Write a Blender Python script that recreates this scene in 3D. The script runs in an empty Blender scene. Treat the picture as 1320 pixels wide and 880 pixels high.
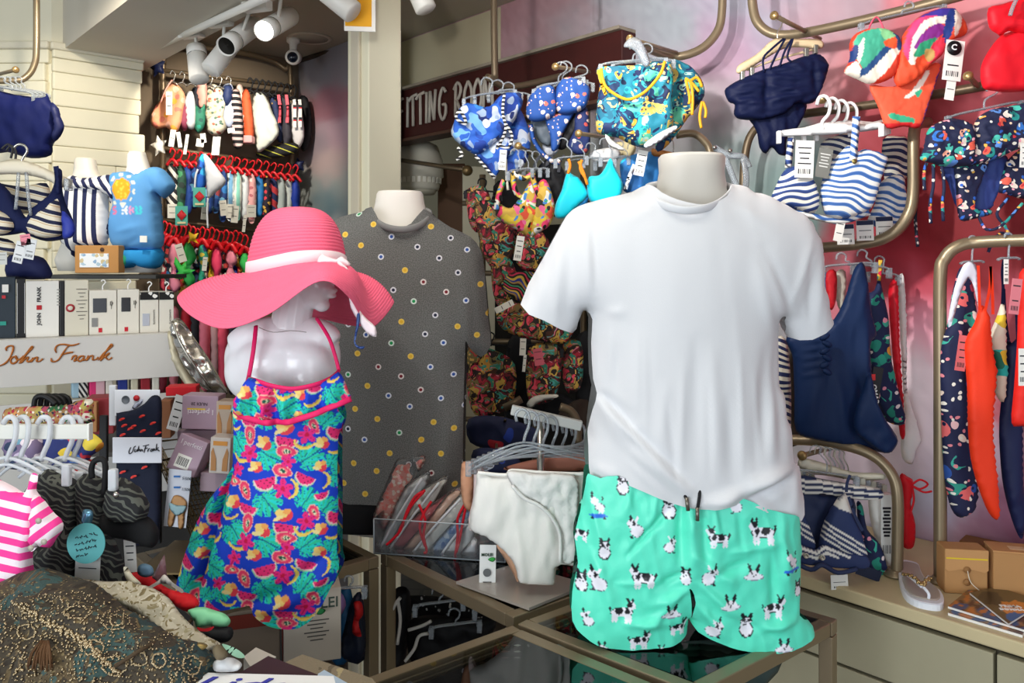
import bpy,bmesh,math,random
import numpy as np
from mathutils import Vector,Matrix
from mathutils.geometry import delaunay_2d_cdt
sc = bpy.context.scene
COL = sc.collection
PI = math.pi
R = math.radians
H = 1.55          # eye height, metres
F = 1040.0        # focal length for a frame of 1320 x 880
HY = 340.0        # row of the horizon
def P(px,py,Y):
    return Vector(((px - 660) / F * Y,Y,H - (py - HY) / F * Y))
def onz(px,py,z):
    """point of the horizontal plane at height z seen at px, py"""
    return P(px,py,(H - z) * F / (py - HY))
# ------------------------------------------------------------ camera, light
cd = bpy.data.cameras.new('camera')
cam = bpy.data.objects.new('camera',cd)
COL.objects.link(cam)
cam.location = (0,0,H)
cam.rotation_euler = (PI / 2,0,0)
cd.sensor_width = 36
cd.lens = 36 * F / 1320
cd.shift_y = -(440 - HY) / 1320
cd.clip_start = 0.05
sc.camera = cam
w = bpy.data.worlds.new('world')
sc.world = w
w.use_nodes = True
w.node_tree.nodes['Background'].inputs[0].default_value = (0.80,0.88,1.0,1)
w.node_tree.nodes['Background'].inputs[1].default_value = 0.34
def area(name,loc,target,sx,sy,power,col):
    l = bpy.data.lights.new(name,'AREA')
    l.shape = 'RECTANGLE'
    l.size = sx
    l.size_y = sy
    l.energy = power
    l.color = col
    o = bpy.data.objects.new(name,l)
    COL.objects.link(o)
    o.location = loc
    o.rotation_euler = (Vector(target) - Vector(loc)).to_track_quat('-Z','Y').to_euler()
    return o
# the shop window and door behind the camera
area('shop_window_daylight',(-2.3,-1.9,1.35),(0.0,2.2,1.0),2.4,1.8,92,(0.88,0.95,1.0))
area('shop_door_daylight',(1.6,-2.2,1.5),(0.6,2.2,1.3),1.4,2.0,22,(0.92,0.96,1.0))
area('overhead_fill',(-0.1,1.3,2.55),(-0.1,2.4,0.9),1.6,1.0,12,(1.0,0.95,0.86))  # unseen overhead light put in below the ceiling slab, out of frame
def spot(name,loc,target,power,col,ang=70,size=.03):
    l = bpy.data.lights.new(name,'SPOT')
    l.energy = power
    l.color = col
    l.spot_size = R(ang)
    l.spot_blend = .6
    l.shadow_soft_size = size
    o = bpy.data.objects.new(name,l)
    COL.objects.link(o)
    o.location = loc
    o.rotation_euler = (Vector(target) - Vector(loc)).to_track_quat('-Z','Y').to_euler()
    return o
WARM = (1.0,0.90,0.74)
spot('ceiling_spot_brick',(-1.2,2.2,2.5),(-1.75,3.2,1.65),36,WARM,75)
spot('ceiling_spot_counter',(.45,1.2,2.55),(1.0,2.0,1.2),34,(1,.95,.88),85)
spot('mural_wash_fill',(-.1,1.2,2.2),(1.05,2.1,2.15),55,(1,.96,.93),95)  # unseen wash light, added to brighten the mural wall
spot('mural_wash_fill_rear',(-.3,1.5,2.2),(.4,2.9,2.35),26,(1,.96,.93),80)  # second added wash, lifts the far upper end of the mural
spot('ceiling_spot_front',(-.75,.9,2.55),(-.25,1.75,1.0),14,(1,.97,.93),70)
spot('ceiling_spot_alcove',(-1.1,3.1,2.5),(-1.5,4.2,1.8),34,WARM,80)
spot('ceiling_spot_pillar',(-.2,1.5,2.5),(-.5,2.8,1.9),55,WARM,50)
spot('ceiling_spot_rear',(.2,2.1,2.55),(.25,2.6,1.4),9,WARM,70)
vs = sc.view_settings
vs.view_transform = 'Standard'
vs.look = 'None'
vs.gamma = 1
vs.use_curve_mapping = False
vs.exposure = 0.18
# ------------------------------------------------------------ materials
def lin(c):
    c = c / 255.0
    return c / 12.92 if c <= 0.04045 else ((c + 0.055) / 1.055) ** 2.4
def C4(rgb):
    if isinstance(rgb,str):
        rgb = tuple(int(rgb[i:i + 2],16) for i in (0,2,4))
    return (lin(rgb[0]),lin(rgb[1]),lin(rgb[2]),1.0)
MATS = {}
def nodes(name,rough=.8,metal=0,spec=.5):
    m = bpy.data.materials.new(name)
    m.use_nodes = True
    nt = m.node_tree
    b = nt.nodes['Principled BSDF']
    b.inputs['Roughness'].default_value = rough
    b.inputs['Metallic'].default_value = metal
    b.inputs['Specular IOR Level'].default_value = spec
    return m,nt,b
def add_bump(nt,b,scale,strength,dist=.002,coord='Object',detail=3,stretch=None):
    tc = nt.nodes.new('ShaderNodeTexCoord')
    n = nt.nodes.new('ShaderNodeTexNoise')
    n.inputs['Scale'].default_value = scale
    n.inputs['Detail'].default_value = detail
    src = tc.outputs[coord]
    if stretch:
        mp = nt.nodes.new('ShaderNodeMapping')
        mp.inputs['Scale'].default_value = stretch
        nt.links.new(src,mp.inputs[0])
        src = mp.outputs[0]
    nt.links.new(src,n.inputs['Vector'])
    bp = nt.nodes.new('ShaderNodeBump')
    bp.inputs['Strength'].default_value = strength
    bp.inputs['Distance'].default_value = dist
    nt.links.new(n.outputs['Fac'],bp.inputs['Height'])
    nt.links.new(bp.outputs[0],b.inputs['Normal'])
def mat(rgb,rough=.8,metal=0,spec=.4,bump=0,bscale=300,trans=0,alpha=1,emit=0,sheen=0,ior=1.45,vary=0,coat=0):
    key = (str(rgb),rough,metal,spec,bump,bscale,trans,alpha,emit,sheen,vary,coat)
    if key in MATS:
        return MATS[key]
    m,nt,b = nodes('plain_%d' % len(MATS),rough,metal,spec)
    b.inputs['Base Color'].default_value = C4(rgb)
    if vary:
        tc = nt.nodes.new('ShaderNodeTexCoord')
        n = nt.nodes.new('ShaderNodeTexNoise')
        n.inputs['Scale'].default_value = 14
        n.inputs['Detail'].default_value = 6
        nt.links.new(tc.outputs['Object'],n.inputs['Vector'])
        mx = nt.nodes.new('ShaderNodeMix')
        mx.data_type = 'RGBA'
        c = C4(rgb)
        mx.inputs[6].default_value = tuple(x * (1 - vary) for x in c[:3]) + (1,)
        mx.inputs[7].default_value = tuple(min(1,x * (1 + vary)) for x in c[:3]) + (1,)
        nt.links.new(n.outputs['Fac'],mx.inputs[0])
        nt.links.new(mx.outputs[2],b.inputs['Base Color'])
    b.inputs['Transmission Weight'].default_value = trans
    b.inputs['IOR'].default_value = ior
    b.inputs['Alpha'].default_value = alpha
    b.inputs['Coat Weight'].default_value = coat
    if sheen:
        b.inputs['Sheen Weight'].default_value = sheen
    if emit:
        b.inputs['Emission Color'].default_value = C4(rgb)
        b.inputs['Emission Strength'].default_value = emit
    if bump:
        add_bump(nt,b,bscale,bump)
    MATS[key] = m
    return m
def ramp(nt,fac,stops,interp='CONSTANT'):
    r = nt.nodes.new('ShaderNodeValToRGB')
    r.color_ramp.interpolation = interp
    e = r.color_ramp.elements
    e[0].position = stops[0][0]
    e[0].color = C4(stops[0][1])
    e[1].position = stops[1][0] if len(stops) > 1 else 1
    e[1].color = C4(stops[1][1] if len(stops) > 1 else stops[0][1])
    for p,c in stops[2:]:
        x = e.new(p)
        x.color = C4(c)
    nt.links.new(fac,r.inputs[0])
    return r.outputs[0]
def math_(nt,op,a,b=0.0):
    n = nt.nodes.new('ShaderNodeMath')
    n.operation = op
    for i,v in enumerate((a,b)):
        if isinstance(v,(int,float)):
            n.inputs[i].default_value = v
        else:
            nt.links.new(v,n.inputs[i])
    return n.outputs[0]
def warped(nt,amt,nscale,stretch=None):
    tc = nt.nodes.new('ShaderNodeTexCoord')
    src = tc.outputs['Object']
    if stretch:
        mp = nt.nodes.new('ShaderNodeMapping')
        mp.inputs['Scale'].default_value = stretch
        nt.links.new(src,mp.inputs[0])
        src = mp.outputs[0]
    if amt:
        n = nt.nodes.new('ShaderNodeTexNoise')
        n.inputs['Scale'].default_value = nscale
        n.inputs['Detail'].default_value = 1
        nt.links.new(src,n.inputs['Vector'])
        s = nt.nodes.new('ShaderNodeVectorMath')
        s.operation = 'SUBTRACT'
        s.inputs[1].default_value = (.5,.5,.5)
        nt.links.new(n.outputs['Color'],s.inputs[0])
        k = nt.nodes.new('ShaderNodeVectorMath')
        k.operation = 'SCALE'
        k.inputs['Scale'].default_value = amt
        nt.links.new(s.outputs[0],k.inputs[0])
        a = nt.nodes.new('ShaderNodeVectorMath')
        a.operation = 'ADD'
        nt.links.new(src,a.inputs[0])
        nt.links.new(k.outputs[0],a.inputs[1])
        src = a.outputs[0]
    return src
def stripes(stops,period,ang=0,warp=0,wscale=15,rough=.8,bump=.15):
    """stripes across local x/z; ang 0 = horizontal stripes (vary along z)"""
    key = ('st',str(stops),period,ang,warp,wscale,rough)
    if key in MATS:
        return MATS[key]
    m,nt,b = nodes('striped_%d' % len(MATS),rough)
    src = warped(nt,warp,wscale)
    sx = nt.nodes.new('ShaderNodeSeparateXYZ')
    nt.links.new(src,sx.inputs[0])
    c = math_(nt,'ADD',math_(nt,'MULTIPLY',sx.outputs[0],math.sin(R(ang)) / period),
              math_(nt,'MULTIPLY',sx.outputs[2],math.cos(R(ang)) / period))
    f = math_(nt,'FRACT',c)
    nt.links.new(ramp(nt,f,stops),b.inputs['Base Color'])
    if bump:
        add_bump(nt,b,260,bump)
    MATS[key] = m
    return m
def blobs(bg,layers,rough=.75,warp=.012,wscale=60,bump=.15):
    """printed cloth: layers of coloured blobs over a ground. layer = (scale, threshold, palette[, feature])"""
    key = ('bl',str(bg),str(layers),rough,warp,wscale)
    if key in MATS:
        return MATS[key]
    m,nt,b = nodes('printed_%d' % len(MATS),rough)
    src = warped(nt,warp,wscale)
    sx_ = nt.nodes.new('ShaderNodeSeparateXYZ')
    nt.links.new(src,sx_.inputs[0])
    cx_ = nt.nodes.new('ShaderNodeCombineXYZ')
    nt.links.new(sx_.outputs[0],cx_.inputs[0])
    nt.links.new(sx_.outputs[2],cx_.inputs[1])
    src = cx_.outputs[0]
    cur = None
    for i,L in enumerate(layers):
        scale,th,pal = L[:3]
        rnd = L[3] if len(L) > 3 else 1.0
        v = nt.nodes.new('ShaderNodeTexVoronoi')
        v.voronoi_dimensions = '2D'
        v.inputs['Scale'].default_value = scale
        v.inputs['Randomness'].default_value = rnd
        mp = nt.nodes.new('ShaderNodeMapping')
        mp.inputs['Location'].default_value = (i * 3.1,.37 * i,i * 1.7)
        nt.links.new(src,mp.inputs[0])
        nt.links.new(mp.outputs[0],v.inputs['Vector'])
        sep = nt.nodes.new('ShaderNodeSeparateColor')
        nt.links.new(v.outputs['Color'],sep.inputs[0])
        n = len(pal)
        stops = [(k / n,pal[k]) for k in range(n)]
        if n == 1:
            stops = [(0,pal[0]),(1,pal[0])]
        colr = ramp(nt,sep.outputs[0],stops)
        msk = math_(nt,'LESS_THAN',v.outputs['Distance'],th)
        mx = nt.nodes.new('ShaderNodeMix')
        mx.data_type = 'RGBA'
        nt.links.new(msk,mx.inputs[0])
        if cur is None:
            mx.inputs[6].default_value = C4(bg)
        else:
            nt.links.new(cur,mx.inputs[6])
        nt.links.new(colr,mx.inputs[7])
        cur = mx.outputs[2]
    nt.links.new(cur,b.inputs['Base Color'])
    if bump:
        add_bump(nt,b,260,bump)
    MATS[key] = m
    return m
def vcol(rough=.75,bump=.12,bscale=300,spec=.3,sheen=0,metal=0):
    key = ('vc',rough,bump,bscale,spec,sheen,metal)
    if key in MATS:
        return MATS[key]
    m,nt,b = nodes('print_%d' % len(MATS),rough,metal,spec)
    a = nt.nodes.new('ShaderNodeAttribute')
    a.attribute_name = 'Col'
    nt.links.new(a.outputs['Color'],b.inputs['Base Color'])
    if sheen:
        b.inputs['Sheen Weight'].default_value = sheen
    if bump:
        add_bump(nt,b,bscale,bump)
    MATS[key] = m
    return m
M_BRONZE = mat('8f7f66',.38,.55,.5)
M_BRONZE_D = mat('6b5c48',.42,.5,.5)
M_CLEAR = mat('e9f0f4',.12,0,.6,trans=.75,ior=1.3)
M_MILKY = mat('d3d7dc',.25,0,.5,trans=.35,ior=1.3)
M_WHITE = mat('f1f0ec',.45)
M_TAG = mat('f3f1ea',.6)
M_INK = mat('2b2b30',.7)
M_STEEL = mat('b9b6ae',.25,.9)
M_BLACK = mat('131317',.7)
M_MANN = mat('f4f3f5',.22,0,.5,coat=.2)
M_MANN_G = mat('bcb8b0',.35,0,.5)
M_WOOD = mat('d8c09a',.45,vary=.12)
M_REDPL = mat('c9101c',.35)
def glassmat(name,tint=(.93,.96,.95),rough=.0,ior=1.5,dens=0.0,dcol='9fb0b0'):
    if name in MATS:
        return MATS[name]
    m = bpy.data.materials.new(name)
    m.use_nodes = True
    nt = m.node_tree
    nt.nodes.clear()
    o = nt.nodes.new('ShaderNodeOutputMaterial')
    t = nt.nodes.new('ShaderNodeBsdfTransparent')
    t.inputs[0].default_value = (*tint,1)
    g = nt.nodes.new('ShaderNodeBsdfGlossy')
    g.inputs['Roughness'].default_value = rough
    f = nt.nodes.new('ShaderNodeFresnel')
    f.inputs[0].default_value = ior
    mx = nt.nodes.new('ShaderNodeMixShader')
    nt.links.new(f.outputs[0],mx.inputs[0])
    nt.links.new(t.outputs[0],mx.inputs[1])
    nt.links.new(g.outputs[0],mx.inputs[2])
    res = mx.outputs[0]
    if dens:
        d = nt.nodes.new('ShaderNodeBsdfDiffuse')
        d.inputs[0].default_value = C4(dcol)
        m2 = nt.nodes.new('ShaderNodeMixShader')
        m2.inputs[0].default_value = dens
        nt.links.new(res,m2.inputs[1])
        nt.links.new(d.outputs[0],m2.inputs[2])
        res = m2.outputs[0]
    nt.links.new(res,o.inputs[0])
    MATS[name] = m
    return m
M_GLASS = glassmat('table_glass',(.72,.75,.73),0,1.55)
M_ACRYL = glassmat('clear_acrylic',(.96,.97,.98),.02,1.5,.04,'d8e0e6')
M_PLASTIC = glassmat('clear_hanger_plastic',(.90,.92,.94),.08,1.6,.28,'cfd6dc')
M_FILM = glassmat('clear_film',(.97,.98,.98),.10,1.42,.05,'eef0f2')
M_CLEAR = M_PLASTIC
# ------------------------------------------------------------ object helpers
def link(me,name,parent=None,world=None):
    o = bpy.data.objects.new(name,me)
    COL.objects.link(o)
    if world is not None:
        o.matrix_world = world
    if parent is not None:
        setpar(o,parent,world if world is not None else Matrix())
    return o
WM = {}
def wmat(o):
    """world matrix without a depsgraph update"""
    m = o.matrix_basis.copy()
    p = o.parent
    while p is not None:
        m = p.matrix_basis @ m
        p = p.parent
    return m
def setpar(o,parent,world):
    o.parent = parent
    o.matrix_parent_inverse = Matrix()
    o.matrix_basis = wmat(parent).inverted() @ world
def thing(name,label,cat,loc=(0,0,0),group=None):
    o = bpy.data.objects.new(name,None)
    COL.objects.link(o)
    o.location = loc
    o.empty_display_size = .05
    o['label'] = label
    o['category'] = cat
    if group:
        o['group'] = group
    return o
def tag(o,label,cat,group=None):
    o['label'] = label
    o['category'] = cat
    if group:
        o['group'] = group
    return o
def struct(o):
    o['kind'] = 'structure'
    return o
def lab(o,l):
    o['label'] = l
    return o
def mesh(verts,faces,mats,smooth=True,mi=None,name='m'):
    me = bpy.data.meshes.new(name)
    me.from_pydata([tuple(v) for v in verts],[],faces)
    for m in (mats if isinstance(mats,(list,tuple)) else [mats]):
        me.materials.append(m)
    if mi is not None:
        me.polygons.foreach_set('material_index',mi)
    if smooth:
        me.polygons.foreach_set('use_smooth',[True] * len(me.polygons))
    me.update()
    return me
def centred(verts):
    """origin at bottom centre of the verts"""
    vs_ = [Vector(v) for v in verts]
    mn = [min(v[i] for v in vs_) for i in range(3)]
    mx = [max(v[i] for v in vs_) for i in range(3)]
    return Vector(((mn[0] + mx[0]) / 2,(mn[1] + mx[1]) / 2,mn[2]))
def from_bm(bm,name,m,parent=None,smooth=True,rot=None):
    """bm in world coordinates; origin moved to bottom centre"""
    bmesh.ops.recalc_face_normals(bm,faces=bm.faces)
    c = centred([v.co for v in bm.verts])
    W = Matrix.Translation(c)
    if rot:
        W = W @ Matrix.Rotation(rot,4,'Z')
    bm.transform(W.inverted())
    me = bpy.data.meshes.new(name)
    bm.to_mesh(me)
    bm.free()
    for x in (m if isinstance(m,(list,tuple)) else [m]):
        me.materials.append(x)
    if smooth:
        me.polygons.foreach_set('use_smooth',[True] * len(me.polygons))
    return link(me,name,parent,W)
def add_box(bm,c,size,yaw=0,bevel=.0,mi=0,M=None):
    m = (M or Matrix.Translation(Vector(c)) @ Matrix.Rotation(yaw,4,'Z')) @ Matrix.Diagonal((*size,1))
    r = bmesh.ops.create_cube(bm,size=1,matrix=m)
    fs = set(f for v in r['verts'] for f in v.link_faces)
    if bevel:
        es = set(e for v in r['verts'] for e in v.link_edges)
        br = bmesh.ops.bevel(bm,geom=list(es),offset=bevel,segments=2,affect='EDGES',profile=.5)
        fs = set(br['faces']) | set(f for f in fs if f.is_valid)
    for f in fs:
        if f.is_valid:
            f.material_index = mi
def box(name,c,size,m,parent=None,yaw=0,bevel=.002,smooth=False):
    bm = bmesh.new()
    add_box(bm,c,size,yaw,bevel)
    return from_bm(bm,name,m,parent,smooth,rot=yaw)
def cat(pts,n=6,closed=False):
    """catmull-rom resampling; works for 2- and 3-component points"""
    pts = [tuple(p) for p in pts]
    k = len(pts)
    if k < 3:
        return pts
    out = []
    rng = range(k if closed else k - 1)
    for i in rng:
        if closed:
            a,b,c,d = (pts[(i + j - 1) % k] for j in range(4))
        else:
            a,b,c,d = pts[max(i - 1,0)],pts[i],pts[i + 1],pts[min(i + 2,k - 1)]
        for s in range(n):
            t = s / n
            out.append(tuple(.5 * ((2 * b[j]) + (c[j] - a[j]) * t + (2 * a[j] - 5 * b[j] + 4 * c[j] - d[j]) * t * t
                                   + (3 * b[j] - a[j] - 3 * c[j] + d[j]) * t ** 3) for j in range(len(b))))
    if not closed:
        out.append(pts[-1])
    return out
def add_tube(bm,pts,r,n=8,smooth=4,closed=False,mi=0,flat=None):
    """sweep; r number or list per original point; flat=(w,h) ribbon section with side vector world Z-ish"""
    pts = [Vector(p) for p in pts]
    if smooth and len(pts) > 2:
        if isinstance(r,(list,tuple)):
            q = cat([(*p,rr) for p,rr in zip(pts,r)],smooth,closed)
            pts = [Vector(x[:3]) for x in q]
            rs = [x[3] for x in q]
        else:
            pts = [Vector(x) for x in cat(pts,smooth,closed)]
            rs = [r] * len(pts)
    else:
        rs = list(r) if isinstance(r,(list,tuple)) else [r] * len(pts)
    k = len(pts)
    rings = []
    up = None
    for i in range(k):
        if closed:
            t = pts[(i + 1) % k] - pts[(i - 1) % k]
        else:
            t = pts[min(i + 1,k - 1)] - pts[max(i - 1,0)]
        if t.length < 1e-9:
            t = Vector((0,0,1))
        t.normalize()
        if up is None:
            up = Vector((0,-1,0)) if abs(t.y) < .9 else Vector((1,0,0))
        up = up - t * up.dot(t)
        if up.length < 1e-6:
            up = t.orthogonal()
        up.normalize()
        sd = t.cross(up)
        ring = []
        for j in range(n):
            a = 2 * PI * j / n
            if flat:
                q = pts[i] + sd * math.cos(a) * flat[0] * rs[i] + up * math.sin(a) * flat[1] * rs[i]
            else:
                q = pts[i] + (sd * math.cos(a) + up * math.sin(a)) * rs[i]
            ring.append(bm.verts.new(q))
        rings.append(ring)
    for i in range(k if closed else k - 1):
        a,b = rings[i],rings[(i + 1) % k]
        for j in range(n):
            f = bm.faces.new((a[j],a[(j + 1) % n],b[(j + 1) % n],b[j]))
            f.material_index = mi
    if not closed:
        bm.faces.new(rings[0]).material_index = mi
        bm.faces.new(rings[-1][::-1]).material_index = mi
def tube(name,pts,r,m,parent=None,n=8,smooth=4,closed=False,flat=None):
    bm = bmesh.new()
    add_tube(bm,pts,r,n,smooth,closed,flat=flat)
    return from_bm(bm,name,m,parent)
def ptube(name,pp,r,m,parent=None,Y=None,**k):
    """points given as (px, py[, Y])"""
    return tube(name,[P(q[0],q[1],q[2] if len(q) > 2 else Y) for q in pp],r,m,parent,**k)
def add_loft(bm,rings,cap0=True,cap1=True,mi=0):
    vr = [[bm.verts.new(p) for p in ring] for ring in rings]
    n = len(rings[0])
    for a,b in zip(vr[:-1],vr[1:]):
        for j in range(n):
            bm.faces.new((a[j],a[(j + 1) % n],b[(j + 1) % n],b[j])).material_index = mi
    if cap0:
        bm.faces.new(vr[0][::-1]).material_index = mi
    if cap1:
        bm.faces.new(vr[-1]).material_index = mi
def ell(c,ax,ay,n=40,ex=2.0):
    out = []
    for j in range(n):
        a = 2 * PI * j / n
        ca,sa = math.cos(a),math.sin(a)
        out.append(Vector(c) + Vector(ax) * (abs(ca) ** (2 / ex) * (1 if ca >= 0 else -1))
                   + Vector(ay) * (abs(sa) ** (2 / ex) * (1 if sa >= 0 else -1)))
    return out
def text(s,o,xdir,updir,size,m,parent=None,name='lettering',align='CENTER',thick=.0006,sx=1.0,bold=0,shear=0):
    """lettering lying at o, reading along xdir"""
    cu = bpy.data.curves.new('t','FONT')
    cu.body = s
    cu.size = size
    cu.align_x = align
    cu.align_y = 'CENTER'
    cu.extrude = thick
    cu.offset = bold
    cu.shear = shear
    cu.resolution_u = 2
    tmp = bpy.data.objects.new('t',cu)
    COL.objects.link(tmp)
    dg = bpy.context.evaluated_depsgraph_get()
    me = bpy.data.meshes.new_from_object(tmp.evaluated_get(dg))
    bpy.data.objects.remove(tmp)
    bpy.data.curves.remove(cu)
    me.materials.clear()
    me.materials.append(m)
    x = Vector(xdir).normalized()
    u = Vector(updir)
    u = (u - x * u.dot(x)).normalized()
    z = x.cross(u)
    W = Matrix((x * sx,u,z)).transposed().to_4x4()
    me.transform(W)
    return link(me,name,parent,Matrix.Translation(Vector(o)))
# ------------------------------------------------------------ cloth builder
def inpoly(x,y,poly):
    poly = np.asarray(poly)
    c = np.zeros(x.shape,bool)
    n = len(poly)
    j = n - 1
    for i in range(n):
        xi,yi = poly[i]
        xj,yj = poly[j]
        if yi != yj:
            cond = ((yi > y) != (yj > y)) & (x < (xj - xi) * (y - yi) / (yj - yi) + xi)
            c ^= cond
        j = i
    return c
def segdist(x,y,poly):
    poly = np.asarray(poly)
    d = np.full(x.shape,1e9)
    n = len(poly)
    for i in range(n):
        a = poly[i]
        b = poly[(i + 1) % n]
        ab = b - a
        L = max((ab ** 2).sum(),1e-12)
        t = np.clip(((x - a[0]) * ab[0] + (y - a[1]) * ab[1]) / L,0,1)
        d = np.minimum(d,(x - a[0] - t * ab[0]) ** 2 + (y - a[1] - t * ab[1]) ** 2)
    return np.sqrt(d)
def poisson(poly,N=56):
    poly = np.asarray(poly)
    mn = poly.min(0)
    mx = poly.max(0)
    h = (mx - mn).max() / N
    nx = int((mx[0] - mn[0]) / h) + 3
    ny = int((mx[1] - mn[1]) / h) + 3
    gx = mn[0] + (np.arange(nx) - 1) * h
    gy = mn[1] + (np.arange(ny) - 1) * h
    X,Yg = np.meshgrid(gx,gy,indexing='ij')
    mk = inpoly(X,Yg,poly)
    mk[0] = mk[-1] = False
    mk[:,0] = mk[:,-1] = False
    u = np.zeros(X.shape)
    for _ in range(500):
        v = .25 * (np.roll(u,1,0) + np.roll(u,-1,0) + np.roll(u,1,1) + np.roll(u,-1,1) + 1.0)
        u = np.where(mk,u + 1.0 * (v - u),0)
    u = u / max(u.max(),1e-9)
    def f(x,y):
        fx = np.clip((x - gx[0]) / h,0,nx - 1.001)
        fy = np.clip((y - gy[0]) / h,0,ny - 1.001)
        ix = fx.astype(int)
        iy = fy.astype(int)
        tx = fx - ix
        ty = fy - iy
        return ((u[ix,iy] * (1 - tx) + u[ix + 1,iy] * tx) * (1 - ty)
                + (u[ix,iy + 1] * (1 - tx) + u[ix + 1,iy + 1] * tx) * ty)
    return f
def vnoise(x,y,seed=0):
    """cheap smooth value noise, -1..1"""
    xi = np.floor(x).astype(int)
    yi = np.floor(y).astype(int)
    tx = x - xi
    ty = y - yi
    tx = tx * tx * (3 - 2 * tx)
    ty = ty * ty * (3 - 2 * ty)
    def hsh(a,b):
        n = (a * 374761393 + b * 668265263 + seed * 982451653) & 0x7fffffff
        n = ((n ^ (n >> 13)) * 1274126177) & 0x7fffffff
        return ((n ^ (n >> 16)) & 0xffff) / 32767.5 - 1
    return ((hsh(xi,yi) * (1 - tx) + hsh(xi + 1,yi) * tx) * (1 - ty)
            + (hsh(xi,yi + 1) * (1 - tx) + hsh(xi + 1,yi + 1) * tx) * ty)
SEED = [0]
def puff(name,pts,Y,t,m,parent=None,yaw=0,tilt=0,res=.012,infl=None,folds=(),wr=(0,30,30),smooth=3,
         col=None,back=.6,exp=.5,label=None,rim=.0,off=0,flat_=True):
    """A soft cloth body: outline in photograph pixels taken into its own upright plane at distance Y (turned by yaw),
    swelled to a half thickness t, with fold lines (x0,y0,x1,y1,height,width) and wrinkles wr=(height, freq x, freq z)."""
    SEED[0] += 1
    if t <= .05 and infl is None:
        t *= .74
        wr = (wr[0] * 1.35,wr[1],wr[2])
    seed = SEED[0]
    pts = cat(pts,smooth,True) if smooth else pts
    A = np.array(pts,float)
    cx,cy = (A[:,0].min() + A[:,0].max()) / 2,A[:,1].max()
    O = P(cx,cy,Y)
    ax = Vector((math.cos(yaw),math.sin(yaw),0))
    up = Vector((0,math.sin(tilt) ,math.cos(tilt)))
    if yaw and tilt:
        up = (up - ax * up.dot(ax)).normalized()
    nrm = ax.cross(up)            # points away from +Y side => towards camera when yaw = 0
    eye = Vector((0,0,H))
    def loc(x,y):
        d = np.stack([(x - 660) / F,np.ones_like(x),-(y - HY) / F],-1)
        nn = np.array(nrm)
        s = ((np.array(O) - np.array(eye)) @ nn) / (d @ nn)
        p = np.array(eye) + d * s[...,None] - np.array(O)
        return p @ np.array(ax),p @ np.array(up)
    bu,bw = loc(A[:,0],A[:,1])
    B = np.stack([bu,bw],-1)
    # resample boundary
    out = []
    n = len(B)
    for i in range(n):
        a,b = B[i],B[(i + 1) % n]
        k = max(1,int(round(np.linalg.norm(b - a) / res)))
        if np.linalg.norm(b - a) < res * .35 and out and np.linalg.norm(a - out[-1]) < res * .35:
            continue
        for s in range(k):
            out.append(a + (b - a) * s / k)
    B2 = np.array(out)
    mn,mx = B2.min(0),B2.max(0)
    gx,gy = np.meshgrid(np.arange(mn[0],mx[0],res),np.arange(mn[1],mx[1],res * .87),indexing='ij')
    gx = gx + (np.arange(gx.shape[1]) % 2)[None,:] * res / 2
    gx,gy = gx.ravel(),gy.ravel()
    k = inpoly(gx,gy,B2)
    gx,gy = gx[k],gy[k]
    if len(gx):
        k = segdist(gx,gy,B2) > res * .45
        gx,gy = gx[k],gy[k]
    V = np.concatenate([B2,np.stack([gx,gy],-1)]) if len(gx) else B2
    nb = len(B2)
    r = delaunay_2d_cdt([Vector(v) for v in V.tolist()],[(i,(i + 1) % nb) for i in range(nb)],[],1,1e-7)
    vv = np.array([tuple(v) for v in r[0]])
    fc = [tuple(f) for f in r[2]]
    if infl is not None:
        I = np.array(cat(infl,smooth,True) if smooth else infl,float)
        iu,iw = loc(I[:,0],I[:,1])
        hf = poisson(np.stack([iu,iw],-1))
    else:
        hf = poisson(B)
    x,z = vv[:,0],vv[:,1]
    h = hf(x,z)
    if infl is not None:
        h = (h - .045) / .955
    h = np.clip(h,0,1) ** exp
    if flat_:
        h = np.tanh(1.7 * h) / math.tanh(1.7)
    if infl is None:
        # boundary exactly zero
        bi = set()
        for i,o_ in enumerate(r[3]):
            if any(q < nb for q in o_):
                bi.add(i)
        bidx = np.array(sorted(bi))
        h[bidx] = 0
    d = np.zeros_like(x)
    if wr[0]:
        d += wr[0] * (vnoise(x * wr[1] + seed * 7.3,z * wr[2],seed) + .5 * vnoise(x * wr[1] * 2.1,z * wr[2] * 2.1 + seed,seed + 5))
    if wr[0]:
        d -= wr[0] * 1.1 * (np.abs(vnoise(x * wr[1] * 1.3 + z * wr[2] * .35 + seed * 3.1,z * wr[2] * .55 - x * wr[1] * .3,seed + 9)) - .35)
        if t <= .04 and infl is None:
            d -= wr[0] * .5 * (np.abs(vnoise(x * wr[1] * 2.7 - z * wr[2] * .8 + seed,z * wr[2] * 1.7 + x * wr[1] * .5,seed + 3)) - .3)
    for f in folds:
        fu,fw = loc(np.array([f[0],f[2]],float),np.array([f[1],f[3]],float))
        a = np.array([fu[0],fw[0]])
        b = np.array([fu[1],fw[1]])
        ab = b - a
        L = max((ab ** 2).sum(),1e-12)
        tt = ((x - a[0]) * ab[0] + (z - a[1]) * ab[1]) / L
        tc = np.clip(tt,0,1)
        ds = np.hypot(x - a[0] - tc * ab[0],z - a[1] - tc * ab[1])
        wpx = f[5] * Y / F
        wpx *= .75 + .6 * np.clip(tt,0,1)
        d += .8 * f[4] * np.exp(-(ds / wpx) ** 2) * np.clip(np.sin(PI * np.clip(tt * .88 + .06,0,1)),0,1)
    edge = np.clip(h * 2.5,0,1)
    front = -(h * t) - d * edge - rim
    bk = h * t * back + rim
    npt = len(vv)
    # local frame: x = ax, y = away from the viewer, z = up
    Vf = np.stack([x,front + off,z],-1)
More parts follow.
